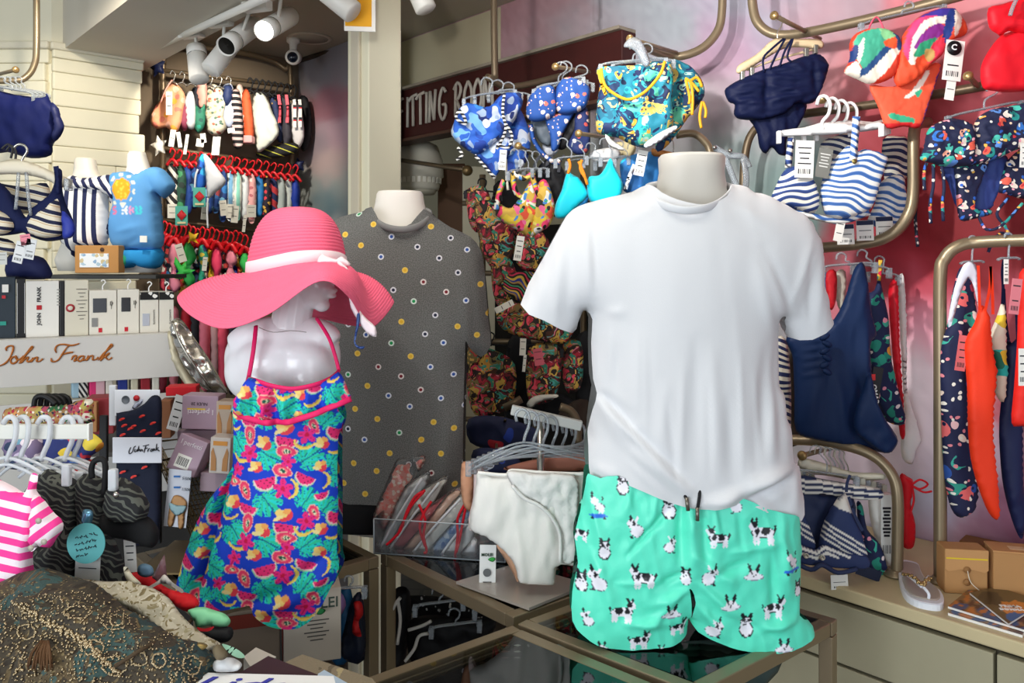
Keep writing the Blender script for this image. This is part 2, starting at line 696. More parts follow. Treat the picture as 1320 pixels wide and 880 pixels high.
    Vb = np.stack([x,bk + off,z],-1)
    verts = np.concatenate([Vf,Vb])
    faces = []
    for f in fc:
        (p0,p1,p2) = (vv[f[0]],vv[f[1]],vv[f[2]])
        ccw = (p1[0] - p0[0]) * (p2[1] - p0[1]) - (p1[1] - p0[1]) * (p2[0] - p0[0]) > 0
        f = f if ccw else f[::-1]
        faces.append(tuple(f))
        faces.append(tuple(i + npt for i in f[::-1]))
    me = mesh(verts.tolist(),faces,m,True)
    if col is not None:
        eyeP = np.array(O)[None] + np.outer(x,np.array(ax)) + np.outer(z,np.array(up))
        pxx = 660 + eyeP[:,0] / eyeP[:,1] * F
        pyy = HY - (eyeP[:,2] - H) / eyeP[:,1] * F
        c = col(pxx,pyy)
        c = np.concatenate([c,c]) / 255.0
        c = np.where(c <= .04045,c / 12.92,((c + .055) / 1.055) ** 2.4)
        at = me.color_attributes.new('Col','FLOAT_COLOR','POINT')
        at.data.foreach_set('color',np.concatenate([c,np.ones((len(c),1))],1).astype(np.float32).ravel())
    if infl is None:
        bm = bmesh.new()
        bm.from_mesh(me)
        bmesh.ops.remove_doubles(bm,verts=bm.verts,dist=res * .02)
        bm.to_mesh(me)
        bm.free()
    W = Matrix((ax,-nrm,up)).transposed().to_4x4()
    W.translation = O
    o = link(me,name,parent,W)
    if label:
        o['label'] = label
    return o
def strip(pts,wpx):
    """outline of a band along px polyline; wpx width(s)"""
    pts = cat(pts,4)
    L,Rr = [],[]
    n = len(pts)
    for i,p in enumerate(pts):
        a = pts[max(i - 1,0)]
        b = pts[min(i + 1,n - 1)]
        dx,dy = b[0] - a[0],b[1] - a[1]
        l = math.hypot(dx,dy) or 1
        ww = wpx if isinstance(wpx,(int,float)) else wpx[0] + (wpx[1] - wpx[0]) * i / (n - 1)
        nx_,ny_ = -dy / l * ww / 2,dx / l * ww / 2
        L.append((p[0] + nx_,p[1] + ny_))
        Rr.append((p[0] - nx_,p[1] - ny_))
    return L + Rr[::-1]
def band(name,pts,wpx,Y,m,parent=None,t=.002,**k):
    k.setdefault('res',.008)
    return puff(name,strip(pts,wpx),Y,t,m,parent,smooth=0,**k)
def card(name,cpx,cpy,wpx,hpx,Y,m=None,parent=None,rot=0,lines=3,yaw=0,ink=None,th=.0012,head=None,bar=True,ink2=None):
    """paper tag centred at cpx,cpy: stiff card with printed lines (and a bar code) in one mesh"""
    k = Y / F
    W_,H_ = wpx * k,hpx * k
    o = P(cpx,cpy,Y)
    M0 = Matrix.Translation(o) @ Matrix.Rotation(yaw,4,'Z') @ Matrix.Rotation(rot,4,'Y')
    bm = bmesh.new()
    add_box(bm,None,(W_,th,H_),M=M0)
    if lines:
        for i in range(lines):
            z = H_ * (.30 - .42 * i / max(lines - 1,1)) if lines > 1 else 0
            ww = W_ * (.72 - .22 * ((i * 7) % 3) / 2)
            add_box(bm,None,(ww,th * .3,H_ * .035),M=M0 @ Matrix.Translation((0,-th * .6,z)),mi=1)
    if bar:
        for i in range(7):
            add_box(bm,None,(W_ * (.03 if i % 3 else .06),th * .3,H_ * .13),
                    M=M0 @ Matrix.Translation((W_ * (-.3 + .1 * i),-th * .6,-H_ * .33)),mi=1)
    if head:
        add_box(bm,None,(W_ * .98,th * .35,H_ * .22),M=M0 @ Matrix.Translation((0,-th * .55,H_ * .38)),mi=2)
    ms = [m or M_TAG,ink or M_INK] + ([head] if head else [])
    bmesh.ops.recalc_face_normals(bm,faces=bm.faces)
    bm.transform(M0.inverted())
    me = bpy.data.meshes.new(name)
    bm.to_mesh(me)
    bm.free()
    for x in ms:
        me.materials.append(x)
    return link(me,name,parent,M0)
def disc(name,c,r,th,m,parent=None,normal=(0,-1,0),n=32):
    bm = bmesh.new()
    q = Vector(normal).to_track_quat('Z','Y').to_matrix().to_4x4()
    bmesh.ops.create_cone(bm,cap_ends=True,segments=n,radius1=r,radius2=r,depth=th,matrix=Matrix.Translation(Vector(c)) @ q)
    return from_bm(bm,name,m,parent,False)
def lathe(name,prof,o,axis,m,parent=None,n=28,mi=None):
    """prof = [(radius, along)]"""
    q = Vector(axis).to_track_quat('Z','Y').to_matrix()
    bm = bmesh.new()
    rings = []
    for r,a in prof:
        rings.append([Vector(o) + q @ Vector((r * math.cos(2 * PI * j / n),r * math.sin(2 * PI * j / n),a)) for j in range(n)])
    vr = [[bm.verts.new(p) for p in ring] for ring in rings]
    for i,(a,b) in enumerate(zip(vr[:-1],vr[1:])):
        for j in range(n):
            f = bm.faces.new((a[j],a[(j + 1) % n],b[(j + 1) % n],b[j]))
            if mi:
                f.material_index = mi[i]
    bm.faces.new(vr[0][::-1]).material_index = mi[0] if mi else 0
    bm.faces.new(vr[-1]).material_index = mi[-1] if mi else 0
    return from_bm(bm,name,m,parent)
def rgb(h):
    return np.array([int(h[i:i + 2],16) for i in (0,2,4)],float)
def copy_tree(root,loc,rotz=0,scale=1,label=None,group=None):
    r = root.copy()
    COL.objects.link(r)
    r.location = loc
    r.rotation_euler = (0,0,rotz)
    r.scale = (scale,) * 3
    if label:
        r['label'] = label
    if group:
        r['group'] = group
    for ch in KIDS.get(root.name,list(root.children)):
        c = ch.copy()
        COL.objects.link(c)
        c.parent = r
        for g in ch.children:
            d = g.copy()
            COL.objects.link(d)
            d.parent = c
    return r
KIDS = {}
# ============================================================ the room
uA = Vector((-0.670,0.742,0))
uB = Vector((0.742,0.670,0))
YAW_A = math.atan2(-0.742,0.670)      # local x pointing near-right along the right wall
YAW_B = math.atan2(0.670,0.742)       # local x pointing far-right along the left wall
def slab(name,a,b,z0,z1,th,m,side=1):
    """upright wall from a to b (xy), thickness to the far side"""
    a,b = Vector((a[0],a[1],0)),Vector((b[0],b[1],0))
    d = (b - a)
    L = d.length
    d.normalize()
    n = Vector((d.y,-d.x,0)) * side
    c = (a + b) / 2 + n * th / 2
    c.z = (z0 + z1) / 2
    return struct(box(name,c,(L,th,z1 - z0),m,yaw=math.atan2(d.y,d.x),bevel=0))
M_CEIL = mat('a39a89',.9)
M_CREAM = mat('e6e1cb',.8)
CZ = H + 1.05
# floor
m,nt,b = nodes('floor_tiles',.45)
src = warped(nt,0,1)
v = nt.nodes.new('ShaderNodeTexBrick')
v.inputs['Scale'].default_value = 2.2
v.inputs['Color1'].default_value = C4('4a4036')
v.inputs['Color2'].default_value = C4('3e352d')
v.inputs['Mortar'].default_value = C4('2a2520')
nt.links.new(src,v.inputs['Vector'])
nt.links.new(v.outputs[0],b.inputs['Base Color'])
struct(box('floor',(-.2,1.8,-.03),(7,7.6,.06),m,bevel=0))
# mural wall on the right, printed colours on a fine grid
W0 = Vector((1.04,2.08,0))
MUR = [(960,20,'a5a6b2'),(800,30,'9d9fa5'),(760,50,'a09aa2'),(700,30,'a87f86'),(720,60,'8f7d7b'),(860,30,'9aa0a6'),
       (880,110,'bf93a6'),(940,90,'b783a0'),(955,60,'a094a8'),(1000,60,'b58f9c'),(1070,20,'a9919a'),(1080,80,'d38f95'),
       (1140,110,'c86a70'),(950,130,'d8d2d4'),(905,150,'9a9a9e'),(985,230,'7c9490'),(960,200,'a3a7a8'),(1000,290,'6f8380'),
       (1250,90,'d8646c'),(1180,150,'a53a42'),(1240,20,'d98a90'),(1200,60,'cc6e78'),(1200,300,'8c1c26'),(1180,355,'c0404f'),
       (1250,300,'7a1a20'),(1300,260,'8a1e26'),(1190,420,'eda0b4'),(1190,500,'f6e4ec'),(1180,560,'f2e0ea'),(1230,600,'d9c6da'),
       (1195,640,'b9bcd2'),(1240,680,'d0a4ba'),(1300,660,'8e5a72'),(1300,450,'c05a68'),(1150,300,'a02a36'),(1120,420,'d8808e'),
       (850,250,'a3a7a8'),(1320,120,'c05058'),(1100,600,'c9bac8'),(1000,500,'9a9a9e'),(800,400,'8a8688')]
MX = np.array([(a,b_) for a,b_,_ in MUR],float)
MC = np.array([rgb(c) for _,_,c in MUR])
def mural(px,py,s=45.0):
    wx = px + 26 * vnoise(px / 38,py / 38,3) + 10 * vnoise(px / 13,py / 13,9)
    wy = py + 26 * vnoise(px / 38 + 50,py / 38,4) + 10 * vnoise(px / 13,py / 13 + 70,8)
    d = ((wx[:,None] - MX[:,0]) ** 2 + (wy[:,None] - MX[:,1]) ** 2) / s ** 2
    k = np.exp(-d) + 1e-3 / (1 + d ** 2)
    c = (k[...,None] * MC[None]).sum(1) / k.sum(1)[:,None]
    return c + 7 * vnoise(px / 5,py / 5,2)[:,None]
def painted_wall(name,a,b,z0,z1,colf,step=.022):
    a,b = Vector((*a,0)),Vector((*b,0))
    L = (b - a).length
    d = (b - a).normalized()
    nx_,nz = int(L / step),int((z1 - z0) / step)
    U,Z = np.meshgrid(np.linspace(0,L,nx_ + 1),np.linspace(z0,z1,nz + 1),indexing='ij')
    X = a.x + d.x * U
    Y = a.y + d.y * U
    o = Vector((a.x,a.y,z0))
    verts = np.stack([X - o.x,Y - o.y,Z - o.z],-1).reshape(-1,3)
    idx = np.arange((nx_ + 1) * (nz + 1)).reshape(nx_ + 1,nz + 1)
    q = np.stack([idx[:-1,:-1],idx[1:,:-1],idx[1:,1:],idx[:-1,1:]],-1).reshape(-1,4)
    me = mesh(verts.tolist(),q.tolist(),vcol(.55,.05,120),False)
    px = 660 + X / np.maximum(Y,.3) * F
    py = HY - (Z - H) / np.maximum(Y,.3) * F
    c = np.clip(colf(px.ravel(),py.ravel()),0,255) / 255
    c = c ** 2.2
    at = me.color_attributes.new('Col','FLOAT_COLOR','POINT')
    at.data.foreach_set('color',np.concatenate([c,np.ones((len(c),1))],1).astype(np.float32).ravel())
    return struct(link(me,name,None,Matrix.Translation(o)))
wa = W0 - uA * 1.1
wbm = W0 + uA * 1.13                      # where the fitting room opening starts
wend = W0 + uA * 2.45
painted_wall('wall_right',wa.xy,wbm.xy,0,CZ,mural)
painted_wall('wall_right_upper',wbm.xy,wend.xy,H + .79,CZ,mural)
slab('wall_right_core',(wa + uB * .01).xy,(wbm + uB * .01).xy,0,CZ,.1,M_CREAM,1)
slab('wall_right_core_upper',(wbm + uB * .01).xy,(wend + uB * .01).xy,H + .78,CZ,.1,M_CREAM,1)
# plain panel over the beam, left of the mural
pa,pb = W0 + uA * 1.62,W0 + uA * 2.44
slab('trim_1',(pa - uB * .003).xy,(pb - uB * .003).xy,H + .79,CZ - .005,.01,mat('b9b093',.8),1)
# dark wooden beam with the fitting room lettering
M_BEAM = mat('3d1512',.55,vary=.35)
ba,bb = W0 + uA * .92,W0 + uA * 2.5
bc = (ba + bb) / 2 - uB * .03
bc.z = H + .68
beam = struct(box('beam',bc,((bb - ba).length,.08,.22),M_BEAM,yaw=YAW_A,bevel=.004))
bc2 = bc.copy()
bc2.z = H + .795
struct(box('trim_2',bc2 - uB * .01,((bb - ba).length,.10,.012),mat('8d8272',.6,vary=.4),yaw=YAW_A,bevel=.002))
bc3 = bc.copy()
bc3.z = H + .562
struct(box('trim_3',bc3 - uB * .005,((bb - ba).length,.09,.014),mat('54392c',.6),yaw=YAW_A,bevel=.002))
ST = {'F':[[(0,0),(.05,1)],[(-.12,.8),(0,.95),(.35,1.0)],[(.02,.55),(.3,.6)]],
      'I':[[(.1,0),(.12,1)]],
      'T':[[(.22,0),(.2,1)],[(-.12,.86),(.1,.97),(.5,1.02)]],
      'N':[[(0,0),(.06,1)],[(.06,1),(.34,.05)],[(.34,.05),(.44,1.02)]],
      'G':[[(.5,.85),(.3,1),(.08,.7),(.08,.25),(.3,0),(.5,.2),(.5,.45),(.3,.47)]],
      'R':[[(.05,0),(.08,1)],[(-.05,.85),(.2,1.04),(.42,.85),(.3,.6),(.08,.5)],[(.15,.5),(.48,0)]],
      'O':[[(.28,1),(.05,.7),(.05,.25),(.28,0),(.5,.3),(.48,.75),(.28,1)]],
      'M':[[(0,0),(.08,1)],[(.08,1),(.3,.3)],[(.3,.3),(.52,1)],[(.52,1),(.6,0)]]}
def stroke_text(name,s,o,xd,up,h,r,m,adv=.62,smooth=4):
    bm = bmesh.new()
    x = 0
    for ch in s:
        if ch == ' ':
            x += .5
            continue
        for st in ST[ch]:
            add_tube(bm,[Vector(o) + xd * ((p[0] + x) * h * .74) + up * (p[1] * h) for p in st],r,8,smooth)
        x += {'I':.32,'M':.8,'N':.66,'T':.56}.get(ch,adv)
    return from_bm(bm,name,m)
s0 = W0 + uA * 2.24 - uB * .078
fo = P(533,160,3.70)
tr = stroke_text('wall_lettering','FITTING ROOM',(s0.x,s0.y,H + .615),-uA,Vector((0,0,1)),.135,.0068,mat('b5aea2',.6))
tag(tr,'off-white brush lettering reading FITTING ROOM on the dark wooden beam','lettering')
# the little room beyond the opening
rb = W0 + uA * 1.13 + uB * 1.0
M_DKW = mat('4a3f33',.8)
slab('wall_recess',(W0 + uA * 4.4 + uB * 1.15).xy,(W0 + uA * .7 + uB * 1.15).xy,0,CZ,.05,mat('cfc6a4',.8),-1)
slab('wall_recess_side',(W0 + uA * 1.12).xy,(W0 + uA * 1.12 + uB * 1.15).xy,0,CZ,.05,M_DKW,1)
slab('wall_recess_dark',(W0 + uA * 2.2 + uB * .45).xy,(W0 + uA * 1.12 + uB * .45).xy,0,H + .18,.04,mat('1c1815',.8),-1)  # added wall, near-black so the space behind the garments reads dark
# alcove
CN = Vector((-1.103,4.17,0))
ae = CN + Vector((.67,-.742,0)) * .80
MUR2 = [(400,100,'8f8a90'),(420,130,'a0707c'),(430,90,'8a8890'),(400,180,'93868f'),(430,170,'b79aa6'),(425,215,'b9a4a4'),
        (440,240,'9fa6a4'),(425,255,'5f7a86'),(400,250,'9aa0a0'),(390,300,'8d8a88'),(440,300,'9aa2a8')]
MX2 = np.array([(a,b_) for a,b_,_ in MUR2],float)
MC2 = np.array([rgb(c) for _,_,c in MUR2])
def mural2(px,py):
    wx = px + 9 * vnoise(px / 15,py / 15,3)
    wy = py + 9 * vnoise(px / 15 + 50,py / 15,4)
    d = ((wx[:,None] - MX2[:,0]) ** 2 + (wy[:,None] - MX2[:,1]) ** 2) / 18.0 ** 2
    k = np.exp(-d) + 1e-3 / (1 + d ** 2)
    return (k[...,None] * MC2[None]).sum(1) / k.sum(1)[:,None]
painted_wall('wall_alcove',CN.xy,ae.xy,0,CZ,mural2,.02)
slab('wall_alcove_core',(CN + uB * .01).xy,(ae + uB * .01).xy,0,CZ,.08,M_CREAM,-1)
slab('wall_alcove_end',ae.xy,(-.53,3.80),0,CZ,.05,M_CREAM,-1)
M_ALC = mat('6d6050',.85,vary=.15)
slab('wall_back',(CN - uB * 1.5).xy,CN.xy,0,CZ,.1,M_ALC,-1)
# skirting of the alcove ceiling
struct(ptube('trim_4',[(383,79,4.15),(449,59,3.85)],.012,mat('3c3128',.7),smooth=0))
# pillar
PQ = P(475,340,2.7)
pc = PQ + uB * .066 + uA * .068
struct(box('pillar',(pc.x,pc.y,CZ / 2),(.131,.135,CZ),mat('f0e9cc',.6),yaw=YAW_B,bevel=.004))
pc2 = PQ + uA * .07 - uB * .006
struct(box('trim_5',(pc2.x,pc2.y,CZ / 2),(.012,.05,CZ),mat('d6cbb4',.6),yaw=YAW_B,bevel=.003))
# ceiling: low slab right of the soffit, soffit, and the higher ceiling over the left wall
s1 = Vector((-1.238,2.6,0))
s2 = Vector((-.7625,2.6,0))
def prism(name,pts,z0,z1,m):
    bm = bmesh.new()
    lo = [bm.verts.new((p[0],p[1],z0)) for p in pts]
    hi = [bm.verts.new((p[0],p[1],z1)) for p in pts]
    bm.faces.new(lo[::-1])
    bm.faces.new(hi)
    n = len(pts)
    for i in range(n):
        bm.faces.new((lo[i],lo[(i + 1) % n],hi[(i + 1) % n],hi[i]))
    return from_bm(bm,name,m,None,False)
struct(prism('ceiling',[(s2 - uA * 4.5).xy,(s2 - uA * 4.5 + uB * 5).xy,(s2 + uA * 3.5 + uB * 5).xy,(s2 + uA * 3.5).xy],CZ,CZ + .06,M_CEIL))
struct(prism('ceiling_soffit',[(s1 - uA * 4.5).xy,(s2 - uA * 4.5).xy,(s2 + uA * 1.45).xy,(s1 + uA * 1.45).xy],H + .85,H + 1.62,mat('c3bcae',.85)))
fa = s1 + uA * .6
struct(prism('ceiling_upper',[(s1 - uA * 4.5).xy,(s1 + uA * 2).xy,(s1 + uA * 2 - uB * 3.5).xy,(s1 - uA * 4.5 - uB * 3.5).xy],H + 1.6,H + 1.66,M_CREAM))
# stacked stone wall on the left
M_STONE = mat('e6e0c8',.85,bump=.9,bscale=16,vary=.05)
def stonewall(name,a,b,z0,z1,seed):
    rnd = random.Random(seed)
    a,b = Vector((*a,0)),Vector((*b,0))
    L = (b - a).length
    d = (b - a).normalized()
    n = Vector((d.y,-d.x,0))
    bm = bmesh.new()
    z = z0
    yaw = math.atan2(d.y,d.x)
    while z < z1:
        h = min(rnd.choice((.055,.064,.07,.078)),z1 - z + .001)
        x = -rnd.random() * .1
        while x < L:
            l = rnd.uniform(.22,.75)
            x1 = min(x + l,L + rnd.uniform(-.02,.015))
            x0 = max(x,0)
            if x1 - x0 > .02:
                dd = rnd.uniform(.0,.007)
                c = a + d * ((x0 + x1) / 2) + n * (.03 - dd - .02)
                c.z = z + h / 2
                add_box(bm,c,(x1 - x0 + .001,.04,h - .0012),yaw + rnd.uniform(-.008,.008),.006)
            x += l
        z += h
    o = struct(from_bm(bm,name,M_STONE,None,False,rot=yaw))
    return o
bR = Vector((-1.57,3.4,0))
bL = bR - uB * .33
bLL = Vector((-2.6,3.2,0))
stonewall('wall_left',bL.xy,bR.xy,0.9,H + .842,5)
stonewall('wall_left_return',bLL.xy,bL.xy,0.9,H + .842,8)
slab('wall_left_core',(bL).xy,(bR - uB * .015).xy,0,H + 1.6,.25,mat('ded8c2',.85),-1)
slab('wall_left_return_core',bLL.xy,bL.xy,0,H + 1.6,.25,mat('ded8c2',.85),-1)
for nm,a,b_ in (('trim_6',bL,bR),('trim_7',bLL,bL)):
    d = (b_ - a).normalized()
    c = (a + b_) / 2 + Vector((d.y,-d.x,0)) * .01
    struct(box(nm,(c.x,c.y,H + .855),((b_ - a).length + .02,.06,.03),mat('d9d2bd',.7),yaw=math.atan2(d.y,d.x),bevel=.008))
# ---------------------------------------------------------- counter along the right wall
CT = H - .70
F0 = Vector((.644,1.82,0)) + uA * .40
F1 = Vector((.945,1.489,0)) - uA * .75
M_CTR = mat('cdbd95',.55,vary=.06)
M_CTR2 = mat('a8a186',.6,vary=.05)
cc = (F0 + F1) / 2 + uB * .228
ctr = thing('counter_cabinet','long beige drawer cabinet with pale top running along the mural wall','cabinet',(cc.x,cc.y,0))
Lc = (F1 - F0).length
box('worktop',(cc.x,cc.y,CT - .014),(Lc,.455,.028),M_CTR,ctr,yaw=YAW_A,bevel=.004)
bc_ = cc + uB * .012
box('body',(bc_.x,bc_.y,(CT - .028) / 2),(Lc - .01,.425,CT - .03),mat('5c5546',.8),ctr,yaw=YAW_A,bevel=0)
z = CT - .034
for i,hh in enumerate((.135,.20,.22,.24)):
    for j in range(2):
        c = F0 + (F1 - F0) * (.25 + .5 * j) + uB * .012
        box('drawer',(c.x,c.y,z - hh / 2),(Lc / 2 - .006,.02,hh - .007),M_CTR2,ctr,yaw=YAW_A,bevel=.002)
    z -= hh
# ---------------------------------------------------------- ceiling fittings
M_TRK = mat('dedbd2',.4)
track = thing('light_track','white spotlight track mounted along the edge of the ceiling soffit','light track',(-.9,2.8,H + .84))
ta,tb = P(190,66,3.32),P(352,-8,2.42)
tube('rail',[ta,tb],.016,M_TRK,track,n=4,smooth=0)
for (x,y,Yd) in ((247,43,3.0),(283,28,2.85),(331,8,2.62)):
    c = P(x,y,Yd)
    box('adapter',c,(.10,.035,.034),M_TRK,track,yaw=-.35,bevel=.004)
def spotlamp(label,top,a,b,rr,Yd,lit=False):
    """a: rear end px, b: front end px (or lit face)"""
    pt,pa_,pb_ = P(top[0],top[1],Yd),P(a[0],a[1],a[2]),P(b[0],b[1],b[2])
    t = thing('track_spotlight',label,'spotlight',pt,'track spotlights')
    ax = pb_ - pa_
    L = ax.length
    tube('stem',[pt,pt * .5 + (pa_ * .5 + pb_ * .5) * .5,(pa_ + pb_) / 2],.006,M_TRK,t,smooth=2)
    lathe('housing',[(rr * .9,0),(rr,.004),(rr,L * .72),(rr * .96,L * .73),(rr * .96,L * .75),(rr,L * .76),(rr,L),(rr * .93,L),(rr * .9,L - .012),(.001,L - .014)],
          pa_,ax,mat('f0ede6',.35),t)
    lathe('trim_ring',[(rr * 1.005,L * .735),(rr * 1.005,L * .75)],pa_,ax,M_STEEL,t)
    if lit:
        lathe('lamp_face',[(rr * .88,L - .008),(rr * .7,L - .002),(.001,L)],pa_,ax,mat('fff6e0',.4,emit=14),t)
    else:
        lathe('reflector',[(rr * .88,L - .006),(rr * .5,L - .011),(.001,L - .012)],pa_,ax,mat('2a2724',.3,.6),t)
spotlamp('white track spotlight hanging straight down nearest the dark blue star',(252,46),(257,103,2.93),(253,62,2.98),.035,3.0)
spotlamp('white track spotlight second from the blue star, tilted with chrome ring',(289,30),(271,91,2.88),(304,48,2.95),.036,2.85)
spotlamp('white track spotlight just left of the lit one, with dark reflector',(322,14),(330,32,2.9),(291,60,2.72),.034,2.7)
spotlamp('lit white track spotlight glowing towards the shop floor',(363,-8),(374,21,2.82),(340,40,2.62),.034,2.6,True)
c = P(400,45,3.75)
sp = thing('ceiling_speaker','round flat ceiling speaker recessed in the alcove ceiling','speaker',(c.x,c.y,CZ - .004))
lathe('ring',[(.10,0),(.098,.006),(.085,.007),(.082,.003)],(c.x,c.y,CZ),(0,0,-1),mat('b8ae9c',.5),sp)
lathe('grille',[(.082,0),(.081,.005),(.001,.005)],(c.x,c.y,CZ),(0,0,-1),mat('a39a89',.7),sp)
c = P(378,80,3.75)
cc_ = thing('security_camera','small white dome security camera with black lens under the alcove ceiling','security camera',(c.x,c.y,CZ))
lathe('mount',[(.03,0),(.03,.02),(.018,.03),(.016,.06)],(c.x,c.y,CZ),(0,0,-1),M_TRK,cc_)
lathe('housing',[(.02,-.06),(.032,-.05),(.036,0),(.034,.02),(.028,.022)],(c.x,c.y,CZ - .09),(.1,-1,-.25),mat('e8e5dd',.3),cc_)
lathe('lens',[(.026,.02),(.02,.028),(.001,.03)],(c.x,c.y,CZ - .09),(.1,-1,-.25),mat('101a2c',.1,0,.8),cc_)
# lamp head above the pillar top
t = thing('track_spotlight','white spotlight tip poking in at the top edge beside the yellow sign','spotlight',P(430,-6,2.5),'track spotlights')
lathe('housing',[(.034,0),(.036,.01),(.036,.12),(.03,.125)],P(418,-14,2.5),(.6,-.1,-.5),mat('e2dfd6',.35),t)
t = thing('track_spotlight','white spotlight tip at the top edge between pillar and ceiling pole','spotlight',P(540,-6,2.7),'track spotlights')
lathe('housing',[(.034,0),(.036,.01),(.036,.10),(.03,.105)],P(534,-22,2.7),(.35,-.1,-.8),mat('e2dfd6',.35),t)
# yellow sign
c = P(464,8,2.55)
t = thing('hanging_sign','yellow sign with white border hanging on the cream pillar','sign',c)
box('backing',c,(.098,.006,.16),mat('f2efe6',.5),t,yaw=.12)
box('printed_face',c + Vector((-.004,-.005,.01)),(.082,.002,.15),mat('f0ac14',.5),t,yaw=.12,bevel=0)
# lamp and shelf seen in the fitting room
t = thing('wall_lamp','white ribbed dome lamp glimpsed through the fitting room opening','lamp',P(540,215,3.9))
lathe('shade',[(.05,.17),(.09,.15),(.115,.08),(.12,0),(.105,-.01),(.1,-.05),(.095,-.065)],P(540,228,3.9),(0,0,1),mat('d8d2c0',.4),t)
bm = bmesh.new()
for j in range(26):
    a = 2 * PI * j / 26
    add_box(bm,P(540,233,3.9) + Vector((.104 * math.cos(a),.104 * math.sin(a),0)),(.009,.014,.03),a,0)
from_bm(bm,'ribs',mat('f4efdf',.4),t,False)
lathe('diffuser',[(.09,-.06),(.075,-.085),(.001,-.09)],P(540,228,3.9),(0,0,1),mat('bdb6a2',.3),t)
rl = thing('wall_rail','dark metal wall rail with round end plate below the beam','rail',P(560,212,3.55))
ptube('rod',[(514,206,3.7),(600,219,3.35)],.010,mat('6b5d49',.4,.5),rl,smooth=0)
lathe('end_plate',[(.022,0),(.022,.01),(.012,.018),(.001,.02)],P(602,220,3.33),(.3,-1,0),mat('7a6644',.4,.6),rl)
c = P(617,270,4.0)
struct(box('door_1',(c.x,c.y,1.0),(.16,.04,2.06),mat('d8d0b4',.7),yaw=.1,bevel=.003))
c = P(582,270,4.2)
struct(box('trim_8',(c.x,c.y,1.02),(.14,.04,2.1),mat('6b4a30',.6),yaw=0,bevel=.003))
# ============================================================ display tables
TZ = H - .665
def frame_bar(bm,a,b,s=.026):
    a,b = Vector(a),Vector(b)
    d = b - a
    L = d.length
    q = d.to_track_quat('X','Z').to_matrix().to_4x4()
    add_box(bm,None,(L,s,s),M=Matrix.Translation((a + b) / 2) @ q,bevel=.002)
def table(label,c,ends,zlow=.25,glass=True,shelf=None):
    """c = four xy corners at tabletop height, in order"""
    c = [Vector((p[0],p[1],0)) for p in c]
    mid = sum(c,Vector()) / 4
    t = thing('display_table',label,'table',(mid.x,mid.y,0),'bronze framed glass display tables')
    ins = [p + (mid - p).normalized() * .019 for p in c]
    z = TZ - .0135
    bm = bmesh.new()
    for i in range(4):
        a,b = ins[i],ins[(i + 1) % 4]
        e = (b - a).normalized() * (.013 if i % 2 == 0 else -.0132)
        frame_bar(bm,(*(a - e).xy,z),(*(b + e).xy,z))
    from_bm(bm,'top_frame',M_BRONZE,t,False)
    for i in range(4):
        p = ins[i]
        d = (ins[(i + 1) % 4] - p).normalized()
        box('leg',(p.x,p.y,(TZ - .028) / 2),(.026,.026,TZ - .028),M_BRONZE,t,yaw=math.atan2(d.y,d.x),bevel=.002)
    bm = bmesh.new()
    for i in range(4):
        a,b = ins[i],ins[(i + 1) % 4]
        e = (b - a).normalized() * .014
        frame_bar(bm,(*(a + e).xy,zlow),(*(b - e).xy,zlow))
    from_bm(bm,'lower_frame',M_BRONZE,t,False)
    if glass:
        bm = bmesh.new()
        q = [p + (mid - p).normalized() * .036 for p in c]
        lo = [bm.verts.new((p.x,p.y,TZ - .006)) for p in q]
        hi = [bm.verts.new((p.x,p.y,TZ - .0005)) for p in q]
        bm.faces.new(lo[::-1])
        bm.faces.new(hi)
        for i in range(4):
            bm.faces.new((lo[i],lo[(i + 1) % 4],hi[(i + 1) % 4],hi[i]))
        from_bm(bm,'glass_top',M_GLASS,t,False)
    bm = bmesh.new()
    q = [p + (mid - p).normalized() * .03 for p in c]
    lo = [bm.verts.new((p.x,p.y,zlow + .002)) for p in q]
    hi = [bm.verts.new((p.x,p.y,zlow + .016)) for p in q]
    bm.faces.new(lo[::-1])
    bm.faces.new(hi)
    for i in range(4):
        bm.faces.new((lo[i],lo[(i + 1) % 4],hi[(i + 1) % 4],hi[i]))
    from_bm(bm,'lower_shelf',mat('4d453b',.5),t,False)
    return t
def g2(x,y):
    return onz(x,y,TZ).xy
W_ = Vector(g2(667,803))
E_ = Vector(g2(1080,797))
S_ = Vector((.285,1.25))
N_ = W_ + (E_ - S_)
table('bronze glass-topped table carrying the mint shorts mannequin',[W_,S_,E_,N_],0)
MS = Vector(g2(662,795))
MW = Vector(g2(490,711))
dB = (E_ - S_).normalized() * .47
table('bronze glass-topped table carrying the clear box of packaged panties',[MS,MS + dB,MW + dB,MW],0)
LE = Vector(g2(489,716))
LS = Vector(g2(255,786))
dA = (MW - MS).normalized() * .40
table('bronze glass-topped table under the tropical fruit dress',[LE,LE + dA,LS + dA,LS],0)
FN = Vector(g2(662,805))
FW = FN - dB.normalized() * .50
FS = S_ - Vector((.012,.012))
table('bronze glass-topped table nearest, only its far corner showing',[FN,FW,FW + (FS - FN),FS],0)
